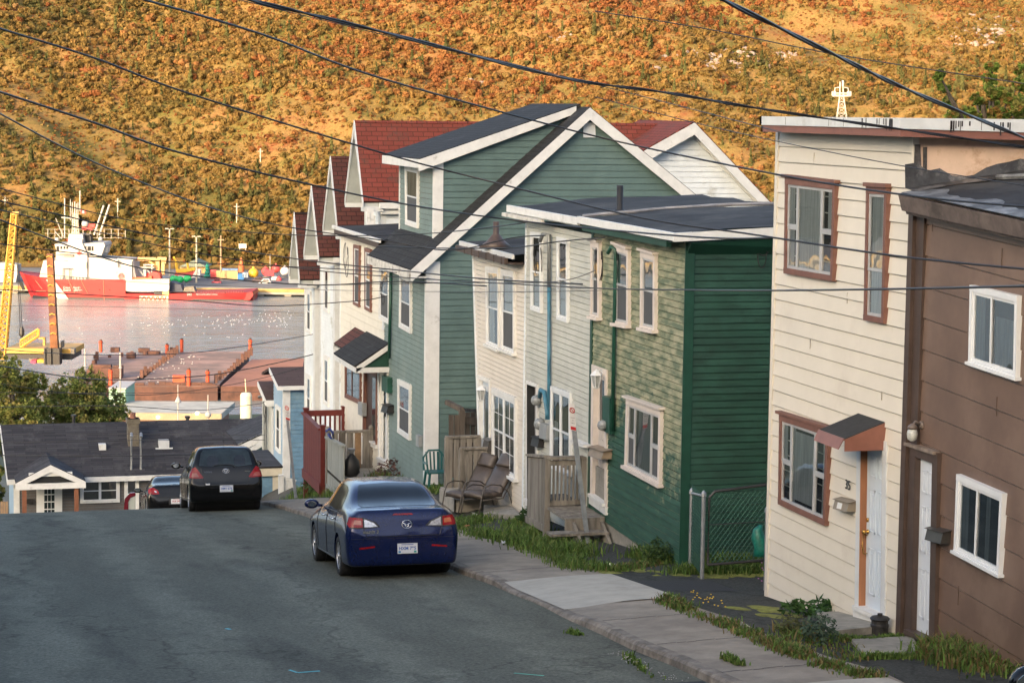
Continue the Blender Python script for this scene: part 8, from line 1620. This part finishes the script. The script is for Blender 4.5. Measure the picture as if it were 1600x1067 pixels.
# broad leaf weeds
def leafplant(lab,x,y,R,H,n,col,name='weed',ls=.05):
    p=onG(x,y); Vs=[];Cs=[]
    for k in range(n):
        a=RNG.random()*6.28; r=R*RNG.random()**.6; h=H*(.2+.8*RNG.random())*(1-.4*r/R); c=np.array([p.x+r*math.cos(a),p.y+r*math.sin(a),p.z+h]); nn=RNG.normal(0,1,3)*.5+np.array([0,-.2,1]); nn/=np.linalg.norm(nn); u=np.cross(nn,RNG.normal(0,1,3)); u/=np.linalg.norm(u); v=np.cross(nn,u); s=ls*(.5+RNG.random())
        Vs+=[c-u*s,c-v*s*.45,c+u*s,c+v*s*.45]; Cs+=[np.array(col)*(.6+.8*RNG.random())]*4
    o=npmesh(name,np.array(Vs),np.arange(len(Vs)).reshape(-1,4),gm_,np.array(Cs)); tag(o,lab,'plant')
leafplant('leafy green weed against the cream house base, left one',1245,962,.22,.22,130,(.05,.11,.03)); leafplant('leafy green weed against the cream house base, right one',1283,962,.2,.26,130,(.05,.12,.035)); leafplant('grey green bushy weed in front of the concrete slab',1280,1008,.22,.42,420,(.07,.11,.075),ls=.03); leafplant('small brownish green weed left of the grey green bush',1236,992,.2,.3,200,(.11,.12,.05),ls=.03)
leafplant('round bushy weed at the corner of the green house',1028,880,.25,.42,380,(.05,.09,.03),ls=.03); leafplant('broad leafed weed under the side of the wooden landing',832,818,.3,.35,200,(.04,.08,.025),ls=.06); leafplant('reddish brown dry weeds in front of the teal house',618,745,.5,.5,300,(.12,.07,.06),ls=.05); leafplant('low weed beside the recliner legs',722,800,.2,.15,90,(.06,.13,.03),ls=.05)
leafplant('green bush under the red deck',500,768,.5,.45,350,(.06,.10,.03),ls=.05); leafplant('green creeper on the wooden gate post',722,668,.12,.3,60,(.12,.2,.04),ls=.05)
def flowers(lab,pl,n,h,col,name):
    m=MB(); G=[onG(x,y) for x,y in pl]; rg=random.Random(n)
    for k in range(n):
        i=rg.randrange(len(G)-1); p=G[i].lerp(G[i+1],rg.random())+Vector((rg.gauss(0,.06),rg.gauss(0,.05),h*rg.uniform(.7,1.4))); g_=.5 if h==0 else .8; m.lathe(p,[(.008*g_,0),(.016*g_,.008*g_),(.005*g_,.014*g_)],6)
    o=m.build(name,col,None,False,False); tag(o,lab,None,None,'stuff')
flowers('small yellow wildflowers in the verge grass',[(1075,945),(1100,953),(1130,965)],24,.15,pm('flower_yellow',(.75,.5,.02),.6,.1),'yellow_flowers'); flowers('small pink flowers at the corner of the cream house',[(1190,915),(1196,930)],9,.25,pm('flower_pink',(.45,.15,.4),.6,.1),'pink_flowers'); flowers('tiny pale litter and grit along the kerb',[(960,1020),(1000,1040),(1060,1062)],60,.0,pm('grit',(.4,.38,.35),.9,.2),'kerb_grit')
mo=pm('yellow_moss',(.16,.17,.03),.95,.3,8,bump=.6,bsc=60); 
def mossp(pl,w):
    m=MB(); rg=random.Random(int(pl[0][0])); 
    for (x,y) in pl:
        for k in range(5):
            c=onG(x+rg.gauss(0,w),y+rg.gauss(0,w*.12)); r=rg.uniform(.06,.2); m.v.append((c.x,c.y,gz(c.x,c.y)+.02)); b=len(m.v)-1; nn=9
            for i in range(nn): a=i*6.283/nn; rr=r*rg.uniform(.6,1.2); X,Y=c.x+rr*math.cos(a),c.y+rr*math.sin(a)*1.6; m.v.append((X,Y,gz(X,Y)+.003))
            for i in range(nn): m.f.append((b,b+1+i,b+1+(i+1)%nn))
    return m
m=mossp([(1075,897),(1110,899),(1150,898),(1180,897),(1200,955),(1215,960),(1190,950),(1000,893),(960,892)],14); tag(m.build('moss',mo,None,True,False),'yellow green moss patches on the yard asphalt',None,None,'stuff')
# ================= trees
def tree(name,lab,base,crowns,nleaf,ls,cols,trunk=.2,seed=1,bark=None,grp=None):
    r=np.random.default_rng(seed); T=thing(name,lab,'tree',tuple(base),grp); m=MB(); base=Vector(base)
    top=max(c[0][2]+c[1]*.3 for c in crowns); cc=sum((Vector(c[0]) for c in crowns),Vector())/len(crowns)
    m.tube([base-Vector((0,0,.5)),base.lerp(cc,.5),cc],[trunk,trunk*.7,trunk*.35],8)
    for c,R in crowns:
        m.tube([base.lerp(cc,.45),base.lerp(cc,.6).lerp(Vector(c),.5),Vector(c)],[trunk*.45,trunk*.3,trunk*.1],6)
        for k in range(6): d=Vector(r.normal(0,1,3)).normalized(); d.z=abs(d.z); m.tube([Vector(c),Vector(c)+d*R*.9],[trunk*.12,trunk*.04],4)
    m.build('trunk',bark or pm('bark',(.09,.07,.05),.9,.25,5),T)
    tw=sum(R**2 for _,R in crowns); Vs=[];Cs=[]
    for c,R in crowns:
        n=int(nleaf*R*R/tw); ncl=max(6,int(n/28)); d=r.normal(0,1,(ncl,3)); d/=np.linalg.norm(d,axis=1)[:,None]; rad=R*(.45+.6*r.random(ncl)**.7); cl=np.array(c)+d*rad[:,None]*np.array([1,1,.9]); li=r.integers(0,ncl,n); cr=.16*R*(.6+.8*r.random(ncl)); P=cl[li]+r.normal(0,1,(n,3))*cr[li][:,None]*.6
        nn=r.normal(0,1,(n,3))+np.array([0,-.3,.8]); nn/=np.linalg.norm(nn,axis=1)[:,None]; u=np.cross(nn,r.normal(0,1,(n,3))); u/=np.linalg.norm(u,axis=1)[:,None]; v=np.cross(nn,u); s=(ls*(.6+.7*r.random(n)))[:,None]
        Vs.append(np.stack([P-u*s,P-v*s*.6,P+u*s,P+v*s*.6],1).reshape(-1,3)); ct=np.array(cols)[r.integers(0,len(cols),ncl)]; c_=ct[li]*(.7+.6*r.random((n,1))); Cs.append(np.repeat(c_,4,0))
    Vs=np.concatenate(Vs); Cs=np.concatenate(Cs); o=npmesh('crown',Vs-np.array(org(T)),np.arange(len(Vs)).reshape(-1,4),gm_,Cs); o.parent=T; return T
gt=[(.13,.17,.04),(.18,.21,.055),(.23,.24,.07),(.27,.24,.075),(.12,.145,.04)]
TD_=150.
def cp(lst,D,dj=3,seed=0):
    rg=random.Random(seed); return [(tuple(fp(x,y,D+rg.uniform(-dj,dj))),r*D/F) for x,y,r in lst]
tree('broadleaf_tree','round green maple tree in front of the barges, behind the bungalow',fp(140,700,TD_),cp([(130,640,40),(160,625,32),(100,620,32),(135,600,28),(175,650,26),(85,650,32),(120,655,35),(155,655,30)],TD_,2,1),15000,.13,gt,.3,3)
tree('broadleaf_tree','yellowish green tree at far left edge above the bungalow',fp(20,700,TD_-5),cp([(20,620,38),(45,600,26),(0,590,30),(30,650,34),(10,570,22),(55,640,26),(-20,640,34)],TD_-5,2,2),12000,.13,[(.2,.22,.05),(.28,.27,.07),(.16,.19,.05),(.33,.27,.08)],.3,4)
tree('roadside_tree','dark yellowish foliage at the left end of the bungalow',fp(-5,800,100),cp([(-8,740,16),(-12,700,18),(-6,770,14)],100,1,5),2500,.1,gt,.15,6)
ct_=47.
tree('backyard_tree','leafy tree with upright sprays rising behind the cream house roof',fp(1560,420,ct_),cp([(1550,105,9),(1547,125,11),(1553,145,13),(1545,165,14),(1468,118,9),(1475,138,9),(1482,160,10),(1488,180,11),(1530,190,15),(1570,195,17),(1592,165,16),(1598,130,13),(1500,200,13),(1512,178,12),(1525,155,9),(1585,200,18),(1560,180,15),(1575,150,12),(1605,185,20),(1478,198,11),(1540,205,16),(1595,110,9),(1462,205,8)],ct_,.8,9),26000,.058,[(.15,.22,.04),(.2,.27,.05),(.13,.19,.04),(.28,.26,.07),(.38,.24,.07)],.16,12)
# ================= overhead wires
def wire(lab,pts,r,name='power_line',g=None,tw=0):
    """pts: (px,py,D)"""
    P=[Vector(onD(x,y,min(D,3380*11.1/(x+120)*.965+2.3) if 545<x<1500 else D)) for x,y,D in pts]; out=[]
    for i in range(len(P)-1):
        n=max(8,int((P[i+1]-P[i]).length/.8)); n=min(n,60)
        for k in range(n):
            out.append(tuple(catm([tuple(q) for q in P],i+k/n)))
    out.append(tuple(P[-1])); m=MB()
    if tw:
        for ph in range(tw):
            m.tube([(p[0],p[1]+r*.9*math.cos(i*.8+ph*6.283/tw),p[2]+r*.9*math.sin(i*.8+ph*6.283/tw)) for i,p in enumerate(out)],r,6,False)
    else: m.tube(out,r,6,False)
    o=m.build(name,wirem,None,True,False); tag(o,lab,'cable',g or 'overhead wires'); return o
W=[('thick twisted power cable sweeping from the top left to above the cream house roof',[(330,-16,15),(388,0,15.5),(600,51,17),(880,122,20),(1040,145,21),(1200,172,22),(1440,207,22.5),(1640,236,23)],.009,2),
('thick double cable falling steeply across the upper right corner',[(1090,-20,13),(1129,0,13.3),(1308,88,15),(1424,143,16.5),(1600,215.5,19),(1660,240,20)],.0095,2),
('cable crossing the hill and the peak of the teal house roof',[(150,-20,20),(225,0,21),(412,55,23),(600,124,25.5),(930,213,29),(1220,274,26),(1440,308,23),(1640,326,21)],.012,0),
('cable crossing below the red roof to the green side wall',[(-40,30,22),(0,45,23),(150,92,24.5),(300,148,26),(600,240,28.5),(767,284,29),(1000,340,27),(1180,367,25.5),(1400,400,22.5),(1640,424,20)],.012,0),
('thin wire from the left hill to the corner of the pale grey house roof',[(-30,135,26),(0,144,27),(150,193,29),(300,244,31),(600,313,34),(818,346,36.5),(1080,370,31),(1206,372,28)],.015,0),
('wire dropping past the gabled roofs to the grey house service head',[(-20,165,29),(0,178,30),(150,255,34),(315,320,38),(440,353,40.5),(600,376,41.5),(704,391,41),(800,372,40),(852,368,39.2)],.012,0),
('wire sagging across the ivory house to the beige roof',[(-10,292,45),(180,340,48),(300,356,49),(480,368,49),(650,366,47),(760,356,44),(840,345,40.3)],.012,0),
('upper wire of the bundle crossing the ship masts',[(-10,312,44),(210,362,47),(330,384,48),(480,407,48),(610,421,47),(760,436,42),(910,444,38.9)],.015,0),
('thick bundle cable crossing the quay buoys and teal house',[(-10,326,42),(150,362,45),(300,394,47),(480,421,48),(620,433,47),(900,449,37),(1070,453,30.5),(1200,454,25),(1430,451,20),(1640,446,17)],.012,0),
('lower wire of the bundle crossing the red hull',[(-10,340,43),(162,403,47),(270,427,48),(480,445,49),(620,440,47),(760,447,43)],.015,0),
('thin wire crossing the wheelhouse windows to the white gables',[(-10,380,46),(120,396,48),(250,408,49),(480,418,50),(620,426,48)],.012,0),
('thin wire across the ivory house at window level',[(480,446,50),(700,442,45),(860,441,40),(928,424,37)],.008,0),
('service drop from the street pole to the mossy house service head',[(590,385,47),(700,388,44),(800,387,41),(870,378,39),(945,371,36.8)],.013,0),
('wire dipping over the water toward the teal service head',[(-10,452,46),(160,462,48),(300,470,50),(420,478,51),(560,470,52),(606,462,52.8)],.012,0),
('cable crossing the barges up to the white gabled row, lower',[(-10,570,60),(130,591,66),(239,592,70),(349,583,72),(480,556,72),(530,538,71)],.018,0),
('thin cable crossing the barges up to the white gabled row, upper',[(-10,545,60),(130,554,66),(270,553,70),(360,544,72),(480,524,72),(532,511,71)],.013,0),
('lowest cable rising over the barges to the white houses',[(-10,598,70),(110,614,72),(230,617,74),(330,606,75),(420,588,75),(532,556,73)],.012,0),
('faint grey line strung level above the tree tops',[(-10,613,90),(200,614,90),(440,612,88)],.012,0),
('thin line crossing the water below the ship stern',[(-10,478,80),(150,479,80),(400,486,80),(462,489,78)],.008,0),
('pale line crossing just above the bungalow ridge',[(-10,636,86),(180,634,86),(300,641,86),(395,632,80),(414,627,79)],.015,0),
('upper thin line strung across the bungalow roof',[(-10,679,80),(190,678,80),(414,680,79)],.008,0),
('middle line strung across the bungalow roof',[(-10,692,78),(200,688,78),(414,687,78.8)],.012,0),
('thick lower line strung across the bungalow roof',[(-10,711,74),(200,712,74),(300,710,75),(413,709,78)],.016,0),
('very thin wire high on the hillside behind the twisted cable',[(340,-8,30),(600,55,33),(760,90,33),(1000,150,31),(1220,207,26)],.006,0),
('fine wire crossing the upper right hillside behind the steep cable',[(930,18,28),(1100,45,27),(1320,88,26),(1600,131,25)],.008,0),
('thin wire falling over the white gable to the cream siding',[(930,152,32),(1085,192,30),(1233,225,27),(1424,262,24),(1600,290,22)],.006,0),
('loose fine wire from the pale grey wall to the far lines',[(-10,420,50),(200,440,50),(480,452,50),(620,455,46),(800,456,40),(940,454,37.5)],.006,0)]
for l,p,r,t in W: wire(l,p,r,'overhead_cable' if t else 'power_line',None,t)
cable_loops('cable_loop','black cable loops hanging at the service head of the pale grey house',V(onX(845,380,XF)),NX,wirem,.28,4,5)
cable_loops('cable_loop','dark cable loops hanging at the mossy green house service head',V(onX(940,385,XF)),NX,wirem,.28,3,6)
cable_loops('cable_loop','thin cable loops at the ivory house wall top',V(onX(543,380,XF)),NX,wirem,.5,2,7)
cable_loops('cable_loop','black wire loops hanging on the dark green side wall',V(onY(1196,375,GYN)),NY,wirem,.18,2,8)
cable_loops('cable_loop','dark wire loop beside the teal house service pipe',V(onX(600,440,XF)),NX,wirem,.35,2,9)
# dark car at bottom right corner
paintd=blackp; T=thing('near_dark_car','dark parked car at the bottom right corner, only its door mirror in frame','car',(0,0,0)); 
c=V(onD(1612,1075,12.5)); m=MB(); m.lathe(c-HF*.05,[(.02,-.03),(.11,0),(.14,.05),(.13,.11),(.07,.17),(.02,.19)],20,tuple(HF)); o=m.build('door_mirror',paintd,T,True)
g=MB(); g.lathe(c-HF*.075,[(.12,0),(.12,.004)],20,tuple(HF)); g.build('mirror_glass',MC['mirror_face'],T)
m=MB(); b=c+HR*.5+Vector((0,0,-.35)); m.v=[]; m.box(b+HR*.75+HF*.2+Vector((0,0,-.45)),(1.5,4.2,.55),HR,HF); m.box(b+HR*.8+HF*-.3+Vector((0,0,.05)),(1.2,2.0,.45),HR,HF); m.build('body',paintd,T); m=MB(); m.tube([c,c+HR*.2+Vector((0,0,-.08))],.03,6); m.build('mirror_arm',blkpl,T)
for sx in (0,1):
    for sy in (-1.3,1.4): w_=b+HR*(.1+1.3*sx)+HF*sy+Vector((0,0,-.75)); m=MB(); m.lathe(w_,[(.3,0),(.3,.2)],20,tuple(HR)); m.build('wheel',tyre,T)

# ================= unseen houses added beside and behind the camera to darken reflections and cut skylight
def plainhouse(lab,X0,X1,Y0,Y1,h,col,roofm,gable,side):
    zb=min(prof(Y0),prof(Y1))-.2; zt=prof((Y0+Y1)/2)+h; Hh=thing('added_street_house',lab,'house',((X0+X1)/2,(Y0+Y1)/2,zb),'unseen houses added across the street and uphill to cut skylight'); fx=X1 if side>0 else X0; nn=(side,0,0)
    wall(Hh,[(fx,Y1,zt),(fx,Y0,zt),(fx,Y0,zb),(fx,Y1,zb)],nn,.2,col,'front_wall'); wall(Hh,[(X0,Y1,zt),(X1,Y1,zt),(X1,Y1,zb),(X0,Y1,zb)],(0,1,0),.2,col,'side_wall'); wall(Hh,[(X0,Y0,zt),(X1,Y0,zt),(X1,Y0,zb),(X0,Y0,zb)],NY,.2,col,'side_wall')
    bx=X0 if side>0 else X1; m=MB(); m.b2((bx-.02,Y0,zb),(bx+.02,Y1,zt)); m.build('rear_panel',col,Hh)
    if gable:
        ym=(Y0+Y1)/2; k=2.2
        slab(Hh,'roof',[(X0-.3,Y0-.3,zt-.1),(X1+.3,Y0-.3,zt-.1),(X1+.3,ym,zt+k),(X0-.3,ym,zt+k)],roofm,.12); slab(Hh,'roof',[(X0-.3,Y1+.3,zt-.1),(X1+.3,Y1+.3,zt-.1),(X1+.3,ym,zt+k),(X0-.3,ym,zt+k)],roofm,.12,(0,.5,.8))
        for X in (X0,X1): m=MB(); m.poly([(X,Y0,zt),(X,Y1,zt),(X,ym,zt+k-.1)]); m.build('gable',col,Hh,False,False)
    else: m=MB(); m.b2((X0-.25,Y0-.25,zt),(X1+.25,Y1+.25,zt+.2)); m.build('roof',tar,Hh)
    s=-1 if side>0 else 1
    for zz in (1.0,3.9):
        for f in (.22,.72):
            yc=Y0+(Y1-Y0)*f; z1=zb+zz+2.0
            if zz<2 and f>.5: continue
            win(Hh,[(fx,yc-.5*s,z1),(fx,yc+.5*s,z1),(fx,yc+.5*s,z1-1.4),(fx,yc-.5*s,z1-1.4)],nn,'dh',vinyl,.09,white,.06,curtain=cs)
    yc=Y0+(Y1-Y0)*.72; doorway(Hh,[(fx,yc-.45*s,zb+2.5),(fx,yc+.45*s,zb+2.5),(fx,yc+.45*s,zb+.4),(fx,yc-.45*s,zb+.4)],nn,MC['dark_brown_door'],white,.1,-.05,.1,panels=False)
for k,(Y0,Y1,h,c,gb,nm) in enumerate(((-26,-17,6.8,tealS,True,'added unseen teal gabled house highest up across the street'),(-15,-6,6.4,brownS,False,'added unseen brown flat roofed house across the street behind the camera'),(-4,5,7.0,MC['blue_painted_shingles'],True,'added unseen blue gabled house across the street beside the camera'),(7,15,6.2,brownS,False,'added unseen brown flat roofed house across the street facing the cream one'),(17,26,6.8,dgreen,True,'added unseen dark green gabled house across the street'),(28,36,6.4,greyS,False,'added unseen pale grey flat roofed house across the street'),(38,47,6.8,tealS,True,'added unseen teal gabled house lowest down across the street'))):
    plainhouse(nm,-13,-5,Y0,Y1,h,c,shB,gb,1)
plainhouse('added unseen brown flat roofed house next uphill from the brown one',11.2,18,3,12.5,6.4,brownS,shB,False,-1); plainhouse('added unseen teal gabled house uphill on the right behind the camera',11.2,18,-10,0,7,tealS,shB,True,-1)
gridmesh('far_sidewalk',[-4.4,-3.4,-2.45],[-20+i for i in range(118)],lambda x,y:prof(y)+.14,conc)
# ---- split parts that are several separate pieces
SPL=('corner_trim','corner_board','dormer_trim','screen','post','leg','rear_wall','awning_sides','stringer','pane','porch_post','fenders','electric_meter','handrail','rubbing_strake','rail_posts','windows','balusters','winch_drums','rungs','masts','porthole','deck_scrap','dormer_side','machinery','brake_disc','davit_frame','tar_stains','cap_rail','deck_platform','awning_roof')
SING={'tar_stains':'tar_drip','rear_wall':'wall_panel','windows':'window','rail_posts':'rail_post','balusters':'baluster','winch_drums':'winch_drum','rungs':'rung','masts':'mast','fenders':'fender','deck_scrap':'scrap_box'}
for o in [o for o in COL.objects if o.type=='MESH' and o.parent and o.name.split('.')[0] in SPL]:
    bm=bmesh.new(); bm.from_mesh(o.data); bm.verts.ensure_lookup_table(); seen=set(); isl=[]
    for v in bm.verts:
        if v.index in seen: continue
        st=[v]; seen.add(v.index); cur=[]
        while st:
            a=st.pop(); cur.append(a.index)
            for e in a.link_edges:
                b=e.other_vert(a)
                if b.index not in seen: seen.add(b.index); st.append(b)
        isl.append(set(cur))
    if 1<len(isl)<=60:
        base=o.name.split('.')[0]; nm=SING.get(base,base)
        for k,I in enumerate(isl):
            b2=bm.copy(); b2.verts.ensure_lookup_table(); bmesh.ops.delete(b2,geom=[v for v in b2.verts if v.index not in I],context='VERTS')
            me=bpy.data.meshes.new(nm); b2.to_mesh(me); b2.free(); me.materials.append(o.data.materials[0])
            if k==0: old=me; continue
            n_=bpy.data.objects.new(nm,me); COL.objects.link(n_); n_.parent=o.parent; n_.location=o.location
        o.data=old; o.name=nm
    bm.free()
# ================= camera, light, sky
cam=bpy.data.cameras.new('camera'); co=bpy.data.objects.new('camera',cam); COL.objects.link(co); sc.camera=co
R_,U_,B_2=Vector(RT),Vector(UP),-Vector(FW); co.matrix_world=Matrix(((R_.x,U_.x,B_2.x,0),(R_.y,U_.y,B_2.y,0),(R_.z,U_.z,B_2.z,CZ),(0,0,0,1)))
cam.sensor_width=36; cam.lens=36*F/1600; cam.clip_end=6000; cam.clip_start=.1
w=bpy.data.worlds.new('World'); sc.world=w; w.use_nodes=True; nt=w.node_tree; bg=nt.nodes['Background']
sky=nt.nodes.new('ShaderNodeTexSky'); sky.sky_type='NISHITA'; sky.sun_disc=False
EL=math.radians(SUN_EL); ld=(HF*math.cos(math.radians(SUN_AZ))+HR*math.sin(math.radians(SUN_AZ))) # horizontal travel direction of light
sky.sun_elevation=EL; tos=-ld; sky.sun_rotation=math.atan2(tos.x,tos.y); sky.air_density=.75; sky.dust_density=4.0; sky.ozone_density=.3
nt.links.new(sky.outputs[0],bg.inputs[0]); bg.inputs[1].default_value=SKY_S
s=bpy.data.lights.new('sun','SUN'); s.energy=SUN_S; s.angle=math.radians(.5); s.color=SUN_C; so=bpy.data.objects.new('sun',s); COL.objects.link(so)
dirv=(ld*math.cos(EL)+Vector((0,0,-math.sin(EL)))).normalized(); so.rotation_euler=dirv.to_track_quat('-Z','Y').to_euler(); so.location=(0,0,200)
sc.view_settings.view_transform='Standard'; sc.view_settings.look='None'; sc.view_settings.exposure=EXPO; sc.view_settings.gamma=1
sc.cycles.max_bounces=6; sc.cycles.diffuse_bounces=3; sc.cycles.glossy_bounces=3; sc.cycles.transmission_bounces=4; sc.cycles.transparent_max_bounces=16
sc.cycles.use_denoising=True; sc.cycles.sample_clamp_indirect=8
